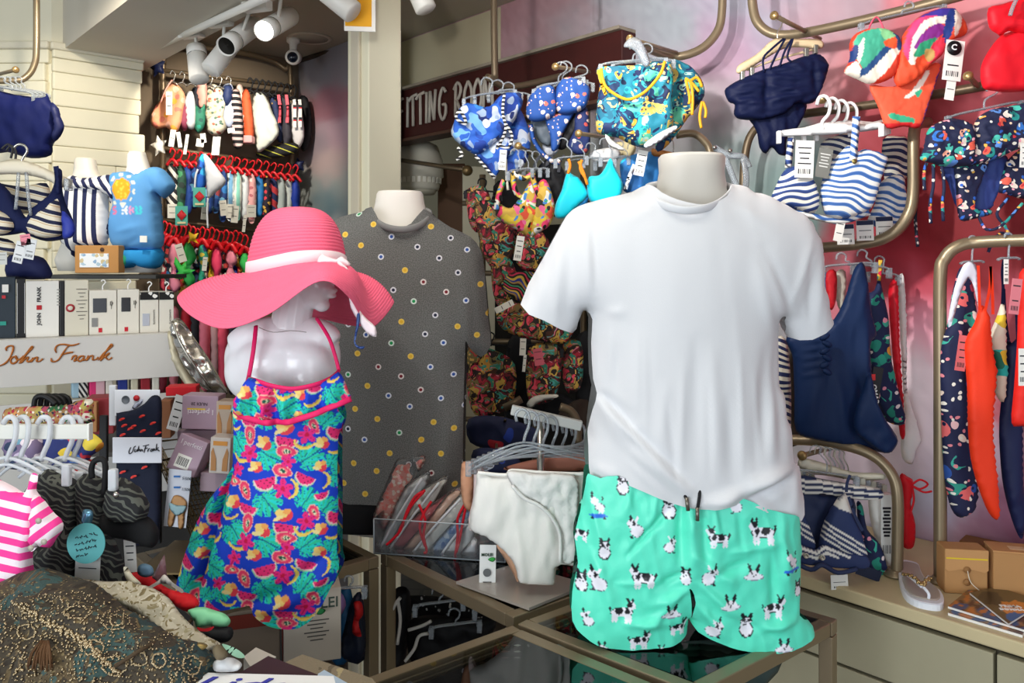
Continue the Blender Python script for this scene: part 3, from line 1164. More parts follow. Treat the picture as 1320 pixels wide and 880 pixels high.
# ============================================================ mannequins
def torso(name,rows,Yc,m,parent,n=36,ex=2.3,cap=True):
    """rows: (py, left px, right px, half depth m, dy m)"""
    rings = []
    for r in rows:
        py,l,rr_,hd = r[:4]
        dy = r[4] if len(r) > 4 else 0
        c = P((l + rr_) / 2,py,Yc)
        c.y += dy
        rings.append(ell(c,(((rr_ - l) / 2) * Yc / F,0,0),(0,hd,0),n,ex))
    bm = bmesh.new()
    add_loft(bm,rings)
    return from_bm(bm,name,m,parent)
def blob(name,parts,m,parent,voxel=.004,smooth=6):
    """parts: ('e', centre, (rx,ry,rz), rotation) or ('t', points, radii) joined into one smooth surface"""
    bm = bmesh.new()
    for p in parts:
        if p[0] == 'e':
            M = Matrix.Translation(Vector(p[1])) @ (p[3] if len(p) > 3 else Matrix()) @ Matrix.Diagonal((*p[2],1))
            bmesh.ops.create_icosphere(bm,subdivisions=3,radius=1,matrix=M)
        else:
            add_tube(bm,p[1],p[2],16,4)
    bmesh.ops.recalc_face_normals(bm,faces=bm.faces)
    c = centred([v.co for v in bm.verts])
    bm.transform(Matrix.Translation(-c))
    me = bpy.data.meshes.new('tmp')
    bm.to_mesh(me)
    bm.free()
    o = bpy.data.objects.new('tmp',me)
    COL.objects.link(o)
    r = o.modifiers.new('r','REMESH')
    r.mode = 'VOXEL'
    r.voxel_size = voxel
    s = o.modifiers.new('s','SMOOTH')
    s.iterations = smooth
    s.factor = .5
    dg = bpy.context.evaluated_depsgraph_get()
    me2 = bpy.data.meshes.new_from_object(o.evaluated_get(dg))
    bpy.data.objects.remove(o)
    me2.materials.clear()
    me2.materials.append(m)
    me2.polygons.foreach_set('use_smooth',[True] * len(me2.polygons))
    return link(me2,name,parent,Matrix.Translation(c))
# ---- stamps: printed motifs evaluated on cloth vertices
def in_ell(x,y,cx,cy,rx,ry,rot=0):
    c,s = math.cos(rot),math.sin(rot)
    dx,dy = x - cx,y - cy
    return ((dx * c + dy * s) / rx) ** 2 + ((-dx * s + dy * c) / ry) ** 2 < 1
def paint(c,m,col):
    c[m] = rgb(col)
def dog(c,x,y,cx,cy,s,kind,fl=1):
    k = (np.abs(x - cx) < 1.6 * s) & (np.abs(y - cy) < 1.6 * s)
    if not k.any():
        return
    X = (x[k] - cx) / s * fl
    Y = (y[k] - cy) / s
    cc_ = c[k]
    WH,BK = 'f3f1fb','15151f'
    E = lambda a,b_,ra,rb_,ro=0:in_ell(X,Y,a,b_,ra,rb_,ro)
    if kind == 'f':        # sitting, seen from the front
        body = E(0,.35,.52,.62)
        paint(cc_,E(0,.35,.6,.7),BK)
        paint(cc_,body,WH)
        paint(cc_,E(-.33,-.8,.16,.34,-.3) | E(.33,-.8,.16,.34,.3),BK)
        paint(cc_,E(0,-.38,.5,.46),BK)
        paint(cc_,E(0,-.34,.42,.38),WH)
        paint(cc_,E(-.22,-.42,.17,.24) | E(.25,-.4,.14,.22),BK)
        paint(cc_,E(0,-.2,.12,.08) | E(-.25,.9,.14,.12) | E(.25,.9,.14,.12),BK)
    elif kind == 's':      # standing side on
        paint(cc_,E(0,.1,.92,.40),BK)
        paint(cc_,E(0,.1,.84,.33),WH)
        for a in (-.62,-.35,.42,.66):
            paint(cc_,E(a,.6,.13,.42),WH)
        paint(cc_,E(.2,-.0,.32,.3) | E(-.45,.0,.2,.28),BK)
        paint(cc_,E(-.75,-.42,.36,.34),WH)
        paint(cc_,E(-.62,-.5,.2,.24) | E(-.85,-.78,.1,.26,-.2) | E(-.5,-.8,.1,.24,.3) | E(.95,-.2,.09,.2),BK)
    elif kind == 'w':      # sitting, white, turned
        paint(cc_,E(.15,.3,.62,.58),'55556a')
        paint(cc_,E(.15,.3,.55,.52),WH)
        paint(cc_,E(-.3,-.35,.42,.40),WH)
        paint(cc_,E(-.12,-.42,.14,.26,.3) | E(-.42,-.85,.12,.3,-.2),BK)
        paint(cc_,E(.1,-.75,.12,.28,.5),WH)
        paint(cc_,E(-.55,-.15,.1,.08) | E(-.35,.85,.2,.1),BK)
    elif kind == 'l':      # lying, head with ears
        paint(cc_,E(0,.35,.95,.3),'8a8ca0')
        paint(cc_,E(0,.33,.88,.24),WH)
        paint(cc_,E(0,.1,.5,.36),WH)
        paint(cc_,E(-.35,-.42,.15,.42,-.25) | E(.35,-.42,.15,.42,.25),BK)
        paint(cc_,E(-.18,.1,.07,.07) | E(.18,.1,.07,.07) | E(0,.25,.1,.07),BK)
    elif kind == 'k':      # on a skateboard
        paint(cc_,E(.1,.1,.42,.36),'55556a')
        paint(cc_,E(.1,.1,.36,.3),WH)
        paint(cc_,E(-.3,-.35,.33,.3),WH)
        paint(cc_,E(-.5,-.8,.09,.3,-.1) | E(.35,-.6,.08,.2),BK)
        paint(cc_,E(.1,.45,.1,.3) | E(.35,.45,.1,.3),WH)
        paint(cc_,E(0,.8,.8,.15),'1d6fe0')
        paint(cc_,E(-.5,1.0,.14,.14) | E(.5,1.0,.14,.14),BK)
    c[k] = cc_
DOGS = [(799,616,13,'f',1),(769,645,15,'k',1),(856,643,15,'f',1),(814,669,14,'w',1),(746,681,11,'s',1),(776,697,13,'f',1),
        (857,689,11,'w',-1),(824,729,16,'s',1),(876,728,11,'f',1),(906,727,14,'w',-1),(767,736,16,'w',1),(748,741,13,'f',1),
        (797,773,16,'s',-1),(859,774,14,'l',1),(755,787,11,'w',1),(819,810,14,'s',-1),(869,796,12,'s',-1),(773,821,10,'l',1),
        (938,640,12,'w',1),(917,679,14,'s',1),(974,674,17,'s',1),(1013,714,15,'k',1),(962,726,14,'l',1),(932,762,14,'l',-1),
        (988,771,15,'s',-1),(953,792,15,'f',1),(914,797,14,'w',-1),(1002,820,13,'l',1),(1024,752,10,'f',1),(848,824,8,'l',1)]
def shorts_col(x,y):
    c = np.tile(rgb('5eeccb'),(len(x),1))
    for d in DOGS:
        dog(c,x,y,*d)
    return c
# ---- male mannequin with the white tee and the mint shorts
YW = 1.47
mq = thing('mannequin','grey headless male mannequin wearing white t-shirt and mint shorts','mannequin',(P(890,340,YW).x,YW,TZ))
torso('torso',[(828,775,868,.05,.0)] and [(700,800,990,.075),(640,785,1000,.085),(560,800,975,.075),(470,790,975,.08),(380,785,985,.085),
                                               (310,790,990,.07),(284,800,985,.06),(272,825,955,.055),(262,838,944,.052),(245,846,936,.05),
                                               (222,850,933,.049),(204,849,934,.05),(200,852,931,.048)],YW + .02,M_MANN_G,mq)
for s,(l,r) in enumerate(((790,868),(905,985))):
    torso('thigh',[(801,l + 6,r - 6,.06),(760,l,r,.065),(680,l - 5,r + 5,.07)],YW + .03,M_MANN_G,mq)
tee_o = [(832,240),(815,247),(800,252),(765,260),(744,267),(732,276),(724,288),(698,336),(671,392),(700,411),(738,429),(744,415),(749,404),(755,400),(761,410),
         (760,440),(762,485),(766,501),(761,525),(757,549),(756,576),(758,607),(772,612),(793,606),(838,623),(867,632),(904,636),(944,630),(979,647),(1020,659),
         (1026,642),(1030,614),(1027,598),(1013,588),(1013,549),(1007,515),(999,485),(996,454),(997,425),(1001,409),(1006,407),(1010,420),(1015,434),(1040,436),(1071,417),
         (1069,400),(1061,358),(1058,317),(1050,293),(1039,280),(1020,272),(991,256),(965,245),(940,238),(925,256),(905,266),(885,267),(862,261),(845,252)]
tee_i = [(832,240),(800,249),(765,258),(744,265),(730,276),(722,288),(695,336),(664,395),(640,440),(690,480),(738,440),(744,415),(749,404),(755,400),(761,410),
         (759,440),(760,485),(762,501),(759,525),(755,549),(753,576),(750,640),(750,740),(1040,740),(1034,640),
         (1031,614),(1028,598),(1015,580),(1014,549),(1008,515),(1000,485),(997,454),(998,425),(1001,409),(1006,407),(1010,420),(1018,450),(1050,480),(1085,450),
         (1071,400),(1062,358),(1059,317),(1051,293),(1039,279),(1020,270),(991,254),(965,243),(940,236),(935,180),(845,180)]
M_TEE = mat('dcdde0',.85,bump=.12,bscale=500)
tee = thing('t_shirt','plain white cotton t-shirt on the mannequin with mint dog shorts','t-shirt',(P(890,340,YW).x,YW,P(0,640,YW).z))
tf = [(820,420,822,560,.0035,3),(935,450,938,600,.004,3),(865,460,862,600,.0035,3),(895,480,898,600,-.004,3),(955,470,962,590,.0045,4),(780,410,782,480,.0035,3),(850,520,858,610,-.003,3),(800,580,850,625,.004,4),(690,360,686,398,-.003,3),(715,380,716,415,.003,3),(1055,370,1058,430,.003,3),(1025,380,1030,432,.004,3),(764,506,880,622,.012,5),(770,500,872,604,-.008,5),(1012,592,930,622,.012,6),(1010,604,930,634,-.012,6),(940,622,860,632,.006,6),(846,500,850,560,-.003,4),(758,262,763,372,-.0035,2.5),(1046,300,1004,405,-.0035,2.5),
      (1008,402,965,318,-.007,6),(995,440,1008,560,.009,6),(985,450,990,580,-.009,6),(755,402,748,300,.006,7),(748,300,735,272,.004,5),(1002,408,1040,300,.007,8),(1000,412,960,330,.009,10),(985,430,955,350,.005,8),
      (762,505,800,560,.012,8),(800,560,870,618,.012,8),(772,500,810,535,-.010,7),(1005,590,940,612,.016,9),(940,612,900,634,.014,8),(1000,603,930,628,-.012,8),
      (990,470,975,590,.009,9),(972,440,958,580,-.008,9),(900,440,905,600,.006,9),(880,430,878,600,-.006,9),(920,500,925,610,-.005,7),
      (812,420,812,540,.005,5),(790,440,786,520,-.005,7),(762,440,765,500,.004,6),(845,480,838,590,.004,8),(720,300,712,400,.006,7),(735,290,728,420,-.005,6),(702,350,690,398,.004,6),
      (1050,320,1045,425,.007,7),(1032,330,1028,430,-.005,6),(960,330,990,400,-.006,7),(1015,600,1010,650,.008,8),(960,620,1000,645,-.006,7),
      (757,590,790,600,.008,7),(850,262,790,290,.004,8),(930,262,985,300,.004,9),(775,400,800,398,.004,6)]
puff('body_and_sleeves',tee_o,YW,.105,M_TEE,tee,res=.006,infl=tee_i,folds=tf,wr=(.0022,16,5),smooth=2,back=1.15,exp=.45,flat_=False)
# collar
def collar(cx,rx,pyf,pyb,pys,Yc,df,db,m_,par,fl):
    cp = []
    for j in range(24):
        a = 2 * PI * j / 24
        fr = math.sin(a)
        py = pys + ((pyf - pys) * fr ** 1.3 if fr > 0 else (pyb - pys) * abs(fr))
        cp.append(P(cx + rx * math.cos(a),py,Yc - (df if fr > 0 else db) * fr))
    tube('collar',cp,1,m_,par,n=10,smooth=3,closed=True,flat=fl)
collar(888,55,271,236,243,YW,.098,.06,M_TEE,tee,(.0075,.0035))
for nm,pts in (('sleeve_hem',[(674,388),(705,405),(740,423)]),('sleeve_hem',[(1014,428),(1040,430),(1069,412)])):
    pass
sh_o = [(793,606),(772,611),(757,607),(754,620),(750,645),(744,670),(740,690),(744,720),(737,758),(737,795),(750,810),(768,820),(792,824),(836,824),(874,819),(887,804),(886,781),(882,750),(880,744),
        (884,746),(889,762),(888,798),(911,814),(959,826),(996,829),(1027,824),(1050,815),(1041,798),(1026,787),(1029,751),(1031,706),(1028,670),(1020,659),(979,647),(944,631),(904,636),(867,632),(838,623)]
sh_i = [(760,560),(752,620),(749,645),(742,670),(738,690),(741,720),(734,758),(733,795),(730,860),(770,900),(874,900),(890,850),(887,781),(883,750),(881,744),
        (884,746),(887,762),(888,850),(911,900),(1060,900),(1056,830),(1043,798),(1030,787),(1032,751),(1034,706),(1030,659),(1025,630),(1012,560)]
shf = [(803,705,860,640,-0.0112,4),(860,640,858,622,-0.0064,4),(882,630,885,745,0.0128,8),(873,620,868,720,-0.0112,6),(898,640,902,730,-0.0096,5),(880,745,830,770,0.0128,6),
       (870,752,825,800,0.0112,6),(885,700,940,740,0.0112,6),(890,735,950,790,0.0128,6),(905,730,960,710,-0.0096,6),(880,720,835,745,-0.0096,5),(760,700,790,780,0.0096,8),
       (760,640,775,700,0.0080,7),(1000,650,1010,760,0.0096,8),(985,700,990,800,-0.0096,6),(1020,790,960,800,0.0128,6),(930,780,1000,812,-0.0096,6),(800,790,870,790,0.0096,6),
       (930,700,1000,690,0.0064,5),(940,640,950,700,-0.0064,5),(810,620,800,660,0.0064,5),(840,628,835,670,0.0064,4),(912,640,918,690,0.0064,4),(890,764,930,812,0.0112,6),(790,740,850,735,0.0048,4)]
sh = thing('swim_shorts','mint green swim shorts printed with small french bulldogs','shorts',(P(890,340,YW).x,YW,TZ))
puff('shorts_body',sh_o,1.424,.052,vcol(.45,.1,200,.5),sh,res=.0026,infl=sh_i,folds=shf,wr=(.0022,34,26),smooth=2,back=2.6,exp=.5,flat_=False,col=shorts_col)
for x0,x1,y1 in ((880,885,655),(902,899,668)):
    dk = ptube('drawcord',[(x0,628,1.375),((x0 + x1) / 2 + 1,640,1.366),(x1,y1 - 12,1.363)],.0028,M_BLACK,sh)
    ptube('cord_end',[(x1,y1 - 14,1.362),(x1 + (2 if x0 < 890 else 0),y1 + 3,1.360)],.0034,mat('7a746a',.3,.7),sh,smooth=0)
# ---- second male mannequin with the grey dotted tee
YG = 2.02
mg = thing('mannequin','white-necked headless male mannequin wearing the grey dotted t-shirt','mannequin',(P(513,340,YG).x,YG,P(0,880,YG).z))
gz = TZ - .1
torso('torso',[(680,445,590,.08),(660,443,590,.085),(620,440,590,.09),(520,448,580,.08),(420,440,590,.09),(350,440,595,.08),(310,450,580,.07),(292,470,562,.06),
                (278,480,551,.052),(262,484,547,.05),(250,486,545,.05),(247,488,543,.049)],YG + .03,mat('e9e2d8',.4),mg)
g_o = [(483,268),(461,275),(428,285),(405,298),(392,330),(380,400),(372,440),(400,455),(420,440),(424,520),(424,600),(428,634),(475,635),(540,636),(597,633),(598,600),(599,539),
       (600,487),(602,437),(606,443),(620,459),(633,443),(630,411),(625,351),(620,323),(606,305),(581,293),(562,280),(549,271),(535,290),(515,297),(496,288)]
g_i = [(483,268),(461,273),(428,283),(405,296),(390,330),(376,400),(360,480),(400,490),(419,440),(422,520),(420,600),(420,720),(604,720),(601,600),(601,539),
       (601,487),(603,437),(607,443),(622,500),(645,480),(632,411),(627,351),(622,323),(606,303),(581,291),(562,278),(549,240),(483,240)]
m,nt,b = nodes('grey_dotted_jersey',.9)
srcg = warped(nt,0,1)
sx_ = nt.nodes.new('ShaderNodeSeparateXYZ')
nt.links.new(srcg,sx_.inputs[0])
cx_ = nt.nodes.new('ShaderNodeCombineXYZ')
nt.links.new(sx_.outputs[0],cx_.inputs[0])
nt.links.new(sx_.outputs[2],cx_.inputs[1])
mpg = nt.nodes.new('ShaderNodeMapping')
mpg.inputs['Rotation'].default_value = (0,0,R(28))
nt.links.new(cx_.outputs[0],mpg.inputs[0])
vg = nt.nodes.new('ShaderNodeTexVoronoi')
vg.voronoi_dimensions = '2D'
vg.inputs['Scale'].default_value = 17.5
vg.inputs['Randomness'].default_value = .22
nt.links.new(mpg.outputs[0],vg.inputs['Vector'])
sp_ = nt.nodes.new('ShaderNodeSeparateColor')
nt.links.new(vg.outputs['Color'],sp_.inputs[0])
inner = ramp(nt,sp_.outputs[0],[(0,'2f57a8'),(.22,'e0b22e'),(.45,'7d1626'),(.6,'149a52'),(.75,'1c2440'),(.88,'e0b22e')])
outer = ramp(nt,sp_.outputs[0],[(0,'dfe3ea'),(.22,'e8c45a'),(.45,'e6dcd8'),(.6,'d8e6dc'),(.75,'dcdce2'),(.88,'e8c45a')])
ns = nt.nodes.new('ShaderNodeTexNoise')
ns.inputs['Scale'].default_value = 420
ns.inputs['Detail'].default_value = 3
nt.links.new(cx_.outputs[0],ns.inputs['Vector'])
mel = ramp(nt,ns.outputs['Fac'],[(.3,'4c4c4a'),(.7,'7d7d7a')],'LINEAR')
m1 = nt.nodes.new('ShaderNodeMix')
m1.data_type = 'RGBA'
nt.links.new(math_(nt,'LESS_THAN',vg.outputs['Distance'],.125),m1.inputs[0])
nt.links.new(mel,m1.inputs[6])
nt.links.new(outer,m1.inputs[7])
m2 = nt.nodes.new('ShaderNodeMix')
m2.data_type = 'RGBA'
nt.links.new(math_(nt,'LESS_THAN',vg.outputs['Distance'],.066),m2.inputs[0])
nt.links.new(m1.outputs[2],m2.inputs[6])
nt.links.new(inner,m2.inputs[7])
nt.links.new(m2.outputs[2],b.inputs['Base Color'])
add_bump(nt,b,400,.05)
gt = thing('t_shirt','grey marl t-shirt with small coloured ring dots on the mannequin behind the pink hat','t-shirt',(P(513,340,YG).x,YG,P(0,636,YG).z))
gf = [(600,470,590,620,.012,8),(583,520,575,620,.008,7),(560,500,560,630,-.008,9),(540,560,548,632,.006,8),(606,440,600,340,.010,7),(612,330,622,430,.008,6),(500,520,505,630,-.005,10),
      (470,540,466,630,.006,9),(600,430,570,340,.005,9)]
puff('body_and_sleeves',g_o,YG,.12,m,gt,res=.010,infl=g_i,folds=gf,wr=(.0025,14,5),smooth=2,back=1.1,exp=.45,flat_=False)
collar(517,38,296,268,276,YG,.11,.06,mat('8a8a88',.9),gt,(.009,.005))
tr = tag(puff('trousers',[(436,625),(433,650),(432,676),(440,682),(500,682),(512,674),(524,682),(590,682),(599,676),(600,650),(597,625)],YG,.10,mat('0d0d10',.9),None,res=.02,wr=(.004,12,6)),
         'black trousers below the grey dotted t-shirt','trousers')
# ---- girl mannequin, sun hat and fruit dress
YH = 1.62
lady = thing('mannequin','glossy white female mannequin with bowed head wearing the pink sun hat','mannequin',(P(370,340,YH).x,YH,TZ))
ry = lambda d:Matrix.Rotation(R(d),4,'Y')
blob('head',[('e',P(392,334,YH),(.064,.060,.080)),('e',P(402,366,YH - .004),(.046,.040,.046),ry(-12)),('e',P(404,384,YH - .006),(.030,.030,.022),ry(-10)),('e',P(415,393,YH - .008),(.016,.018,.014)),
              ('e',P(431,358,YH - .008),(.013,.012,.013),ry(25)),('e',P(437,362,YH - .009),(.0085,.009,.008)),('t',[P(431,340,YH - .009),P(434,350,YH - .009),P(438,361,YH - .009)],[.008,.007,.007]),
              ('e',P(428,374,YH - .010),(.012,.014,.0052)),('e',P(427,381,YH - .010),(.011,.013,.0058)),('e',P(420,372,YH - .012),(.016,.022,.016)),('e',P(372,352,YH - .055),(.008,.006,.018)),
              ('t',[P(382,370,YH),P(379,395,YH),P(376,412,YH),P(375,424,YH)],[.040,.039,.040,.042])],M_MANN,lady,.0024,5)
blob('body',[('t',[P(376,418,YH),P(374,430,YH),P(372,448,YH)],[.041,.045,.062]),
              ('t',[P(300,446,YH),P(318,437,YH),P(345,432,YH),P(374,434,YH),P(404,431,YH),P(422,434,YH),P(432,442,YH)],[.024,.032,.038,.044,.036,.028,.020]),
              ('e',P(366,478,YH),(.100,.064,.080)),('e',P(364,456,YH),(.094,.052,.050)),('e',P(305,462,YH + .01),(.024,.030,.046)),('e',P(428,460,YH + .01),(.018,.026,.042)),
              ('e',P(350,468,YH - .022),(.075,.045,.055)),('e',P(388,468,YH - .020),(.060,.042,.052)),('e',P(322,478,YH - .004),(.050,.046,.060)),('e',P(412,476,YH - .004),(.036,.042,.056)),
              ('e',P(338,492,YH - .030),(.040,.034,.042)),('e',P(396,492,YH - .030),(.040,.034,.042)),
              ('e',P(366,560,YH),(.088,.060,.13)),('e',P(368,660,YH),(.105,.070,.12)),('t',[P(368,680,YH),P(368,768,YH)],[.08,.055])],M_MANN,lady,.0035,34)
ptube('neck_seam',[(334,422,YH - .054),(352,428,YH - .062),(375,426,YH - .066),(395,428,YH - .060)],.0007,mat('8a8078',.6),lady,n=5)
M_STRAW = mat('f86c8b',.8,bump=.35,bscale=350)
M_RIB = mat('f7e4e8',.5)
hat = thing('sun_hat','wide-brimmed pink straw sun hat with white ribbon on the female mannequin','hat',P(385,350,YH))
ring = [(318,352,1.62),(330,350,1.572),(352,345,1.535),(385,339,1.52),(420,338,1.54),(440,341,1.58),(446,347,1.63),(436,350,1.69),(410,352,1.735),(370,354,1.74),(335,354,1.70),(322,353,1.66)]
edge = [(229,381,1.66),(244,404,1.56),(288,422,1.47),(345,404,1.42),(411,361,1.40),(448,380,1.43),(478,421,1.52),(508,388,1.62),(470,418,1.72),(415,410,1.79),(335,392,1.84),(262,372,1.78)]
mid = [(268,359,1.64),(284,376,1.56),(322,378,1.50),(364,362,1.465),(412,341,1.45),(455,350,1.48),(470,369,1.55),(478,357,1.63),(460,375,1.71),(410,380,1.77),(345,374,1.79),(290,362,1.73)]
NR = 96
def rs(pts):
    q = cat([tuple(P(*p)) for p in pts],8,True)
    return [Vector(x) for x in q]
r0,r1,r2 = rs(ring),rs(mid),rs(edge)
bm = bmesh.new()
rings = []
NS = 96
for i in range(NS + 1):
    s = i / NS
    ringp = []
    for a,b_,c_ in zip(r0,r1,r2):
        # quadratic through a, b, c
        p = a * ((1 - s) * (1 - 2 * s)) + b_ * (4 * s * (1 - s)) + c_ * (s * (2 * s - 1))
        p = p + Vector((0,0,.0013 * math.sin(s * 2 * PI * 25)))
        ringp.append(p)
    rings.append(ringp)
top = [[q.copy() for q in r_] for r_ in rings]
bot = [[q - Vector((0,0,.0022)) for q in r_] for r_ in rings[::-1]]
add_loft(bm,top + bot,False,False)
from_bm(bm,'brim',M_STRAW,hat)
# crown
bm = bmesh.new()
rings = []
prof = [(0,1.0),(.1,.995),(.25,.98),(.4,.955),(.55,.90),(.7,.80),(.82,.66),(.9,.51),(.96,.33),(.99,.16),(1.0,.02)]
NC = 110
for i in range(NC + 1):
    s = i / NC
    # arc-like profile
    a = s * PI / 2
    rad = math.cos(a) ** .62 if s < 1 else .0
    hh = math.sin(a) ** 1.05
    rad = max(rad,.01)
    base_c = Vector((0,0,0))
    for p in r0:
        base_c += p / len(r0)
    tipc = P(382,267,1.63)
    c_ = base_c.lerp(tipc,hh)
    rp = []
    for p in r0:
        d = p - base_c
        d.z *= (1 - hh)
        rp.append(c_ + d * rad * (1 + .0085 * math.sin(s * 2 * PI * 24)))
    rings.append(rp)
add_loft(bm,rings,False,True)
from_bm(bm,'crown',M_STRAW,hat)
bm = bmesh.new()
rr2 = []
for hz,ex_ in ((-.001,1.012),(.0,1.03),(.022,1.018),(.023,1.0)):
    rr2.append([base_c + (p - base_c) * ex_ + Vector((0,0,hz)) for p in r0])
add_loft(bm,rr2,False,False)
rib = from_bm(bm,'ribbon',M_RIB,hat)
YB = 1.505
bow = puff('bow',[(409,337),(414,327),(424,331),(434,334),(440,330),(452,340),(446,344),(436,340),(424,341),(415,343)],YB - .02,.006,M_RIB,rib,res=.004,smooth=2)
tl = puff('ribbon_tail',[(436,336),(447,344),(454,358),(456,375),(461,396),(474,412),(484,421),(485,434),(474,430),(462,414),(452,396),(449,376),(445,356),(436,343)],YB - .035,.003,M_RIB,rib,res=.004,smooth=2)
puff('swing_loop',[(460,405),(464,404),(463,420),(458,440),(463,446),(470,446),(468,450),(460,448),(456,440),(459,420)],YB - .04,.002,mat('2f4a86',.3),hat,res=.003,smooth=2)
def fruit_col(x,y):
    """tropical fruit print; a motif repeat in cloth space with a drift"""
    c = np.tile(rgb('1440c8'),(len(x),1))
    PW,PH = 150.0,107.0
    wob = 2 * vnoise(x / 30,y / 30,5)
    def place(mx,my,fn,rad):
        X = (x - mx + PW / 2 + wob) % PW - PW / 2
        row = np.floor((y - my + PH / 2) / PH)
        Y = (y - my + PH / 2) - row * PH - PH / 2
        k = (np.abs(X) < rad) & (np.abs(Y) < rad)
        if k.any():
            cc_ = c[k]
            fn(cc_,X[k],Y[k])
            c[k] = cc_
    def leaf(rot,s):
        s = s * .90
        def f(cc_,X,Y):
            co,si = math.cos(rot),math.sin(rot)
            u = (X * co + Y * si) / s
            v = (-X * si + Y * co) / s
            r_ = np.hypot(u,v * .92)
            ang = np.arctan2(v,u + .55)
            notch = (np.sin(ang * 13) > .72) & (r_ > .66)
            body = (r_ < 1) & ~notch & ~((u < -.75) & (np.abs(v) < .2))
            ci = np.where(((np.sin(ang * 13 + 1.4) > -.2))[:,None],rgb('20d4cc'),rgb('2cc79a'))
            cc_[body] = ci[body]
            vein = body & ((np.abs(v) < .05) | ((np.abs(np.sin(ang * 6.5 + .4)) < .11) & (r_ > .2)))
            paint(cc_,vein,'0f6f8f')
        return f
    def melon(rot,s):
        s = s * 1.02
        def f(cc_,X,Y):
            co,si = math.cos(rot),math.sin(rot)
            u = (X * co + Y * si) / s
            v = (-X * si + Y * co) / s
            o = (u ** 2 + (v * 1.05) ** 2 < 1.0) & (v > -.12)
            paint(cc_,o,'8fd9a8')
            paint(cc_,(u ** 2 + (v * 1.1) ** 2 < .86) & (v > -.12),'f6c9cf')
            i_ = (u ** 2 + (v * 1.15) ** 2 < .70) & (v > -.12)
            paint(cc_,i_,'ee2f76')
            paint(cc_,i_ & (np.sin(u * 13) * np.sin(v * 13 + 1) > .72),'5a1030')
        return f
    def papaya(rot,s):
        s = s * .92
        def f(cc_,X,Y):
            co,si = math.cos(rot),math.sin(rot)
            u = (X * co + Y * si) / s
            v = (-X * si + Y * co) / s
            w_ = .55 - .16 * u
            r_ = np.sqrt(u ** 2 + (v / w_) ** 2)
            paint(cc_,r_ < 1.0,'f3b7a6')
            paint(cc_,r_ < .88,'ee3f6a')
            paint(cc_,r_ < .5,'f58a86')
            paint(cc_,r_ < .33,'1c5a4a')
            paint(cc_,(r_ < .33) & (np.sin(u * 30) * np.sin(v * 30) > .2),'dfe8c0')
        return f
    def banana(rot,s):
        s = s * 1.0
        def f(cc_,X,Y):
            co,si = math.cos(rot),math.sin(rot)
            u = (X * co + Y * si) / s
            v = (-X * si + Y * co) / s
            r_ = np.hypot(u,v + .75)
            m_ = (r_ < 1.08) & (np.abs(r_ - .92) < .17 * (1 - np.clip(np.abs(u) - .3,0,1))) & (v > -.45)
            paint(cc_,m_,'f4d464')
            paint(cc_,m_ & (r_ < .83),'d9a83a')
        return f
    def flower(s,rot):
        def f(cc_,X,Y):
            a = np.arctan2(Y,X) + rot
            r_ = np.hypot(X,Y) / s
            pet = r_ < .42 + .58 * np.abs(np.cos(a * 2.5))
            paint(cc_,pet,'ee2a82')
            paint(cc_,pet & (np.abs(np.sin(a * 2.5)) < .12),'c01460')
            paint(cc_,r_ < .22,'d01048')
        return f
    def peach(s,rot):
        def f(cc_,X,Y):
            u,v = X / s,Y / s
            paint(cc_,in_ell(u,v,.1,.1,.8,.62,rot),'e8404e')
            paint(cc_,in_ell(u,v,-.25,-.1,.62,.42,rot + .6),'f6d27a')
            paint(cc_,in_ell(u,v,.3,-.35,.4,.3,rot),'f2a85a')
            paint(cc_,in_ell(u,v,-.5,.35,.5,.22,rot - .4),'f4e09a')
        return f
    base = [(357,579,leaf(.5,19),20),(406,582,leaf(-.6,18),19),(356,637,leaf(.9,19),20),(403,634,leaf(-.9,17),18),(315,674,leaf(1.0,17),18),(300,640,leaf(1.3,14),15),(427,645,leaf(-.8,13),14),
            (432,590,leaf(-1.2,12),13),(290,610,leaf(.3,15),16),
            (352,609,melon(-.25,15),16),(402,606,melon(.5,13),14),(332,642,melon(.25,13),14),(420,629,melon(-.2,9),10),(379,666,melon(.2,15),16),(288,660,melon(.6,13),14),
            (374,598,papaya(.3,15),16),(328,623,papaya(1.1,14),15),(331,662,papaya(1.7,14),15),(380,681,papaya(.1,15),16),(412,651,papaya(1.1,12),13),(312,612,papaya(.2,11),12),
            (388,621,banana(-1.4,14),16),(321,585,banana(0,14),16),(399,675,banana(.2,14),16),(427,612,banana(-1.6,12),14),(308,655,banana(.1,11),13),(289,684,banana(-.4,13),15),
            (381,586,flower(10,0),11),(374,620,flower(13,.3),14),(330,684,flower(12,.9),13),(403,661,flower(12,.5),13),(315,598,flower(9,.4),10),(296,628,flower(9,.1),10),
            (340,593,peach(10,.2),12),(312,636,peach(11,.8),12),(376,652,peach(12,-.2),14),(350,670,peach(12,.5),13),(420,672,peach(10,.8),11),(419,594,peach(9,.9),10)]
    for mx,my,fn,rad in base:
        place(mx,my,fn,rad + 6)
    return c
M_DRS = vcol(.7,.1,300)
M_PIPE = mat('ea1f68',.6)
dress = thing('sundress','blue girl\'s sundress printed with watermelons, bananas and palm leaves','dress',P(365,770,YH - .03))
dr_o = [(306,520),(305,545),(305,573),(303,594),(295,613),(280,632),(262,660),(247,697),(238,730),(232,758),(242,767),(256,769),(275,774),(305,770),(333,765),(338,776),(349,787),(368,795),
        (393,796),(414,780),(430,751),(440,727),(437,706),(438,640),(437,600),(438,560),(436,520)]
dr_i = [(303,480),(303,545),(304,573),(302,594),(294,613),(278,632),(260,660),(244,697),(232,730),(226,765),(230,840),(300,850),(420,850),(436,790),(444,727),(439,706),(440,640),(439,600),(440,560),(440,480)]
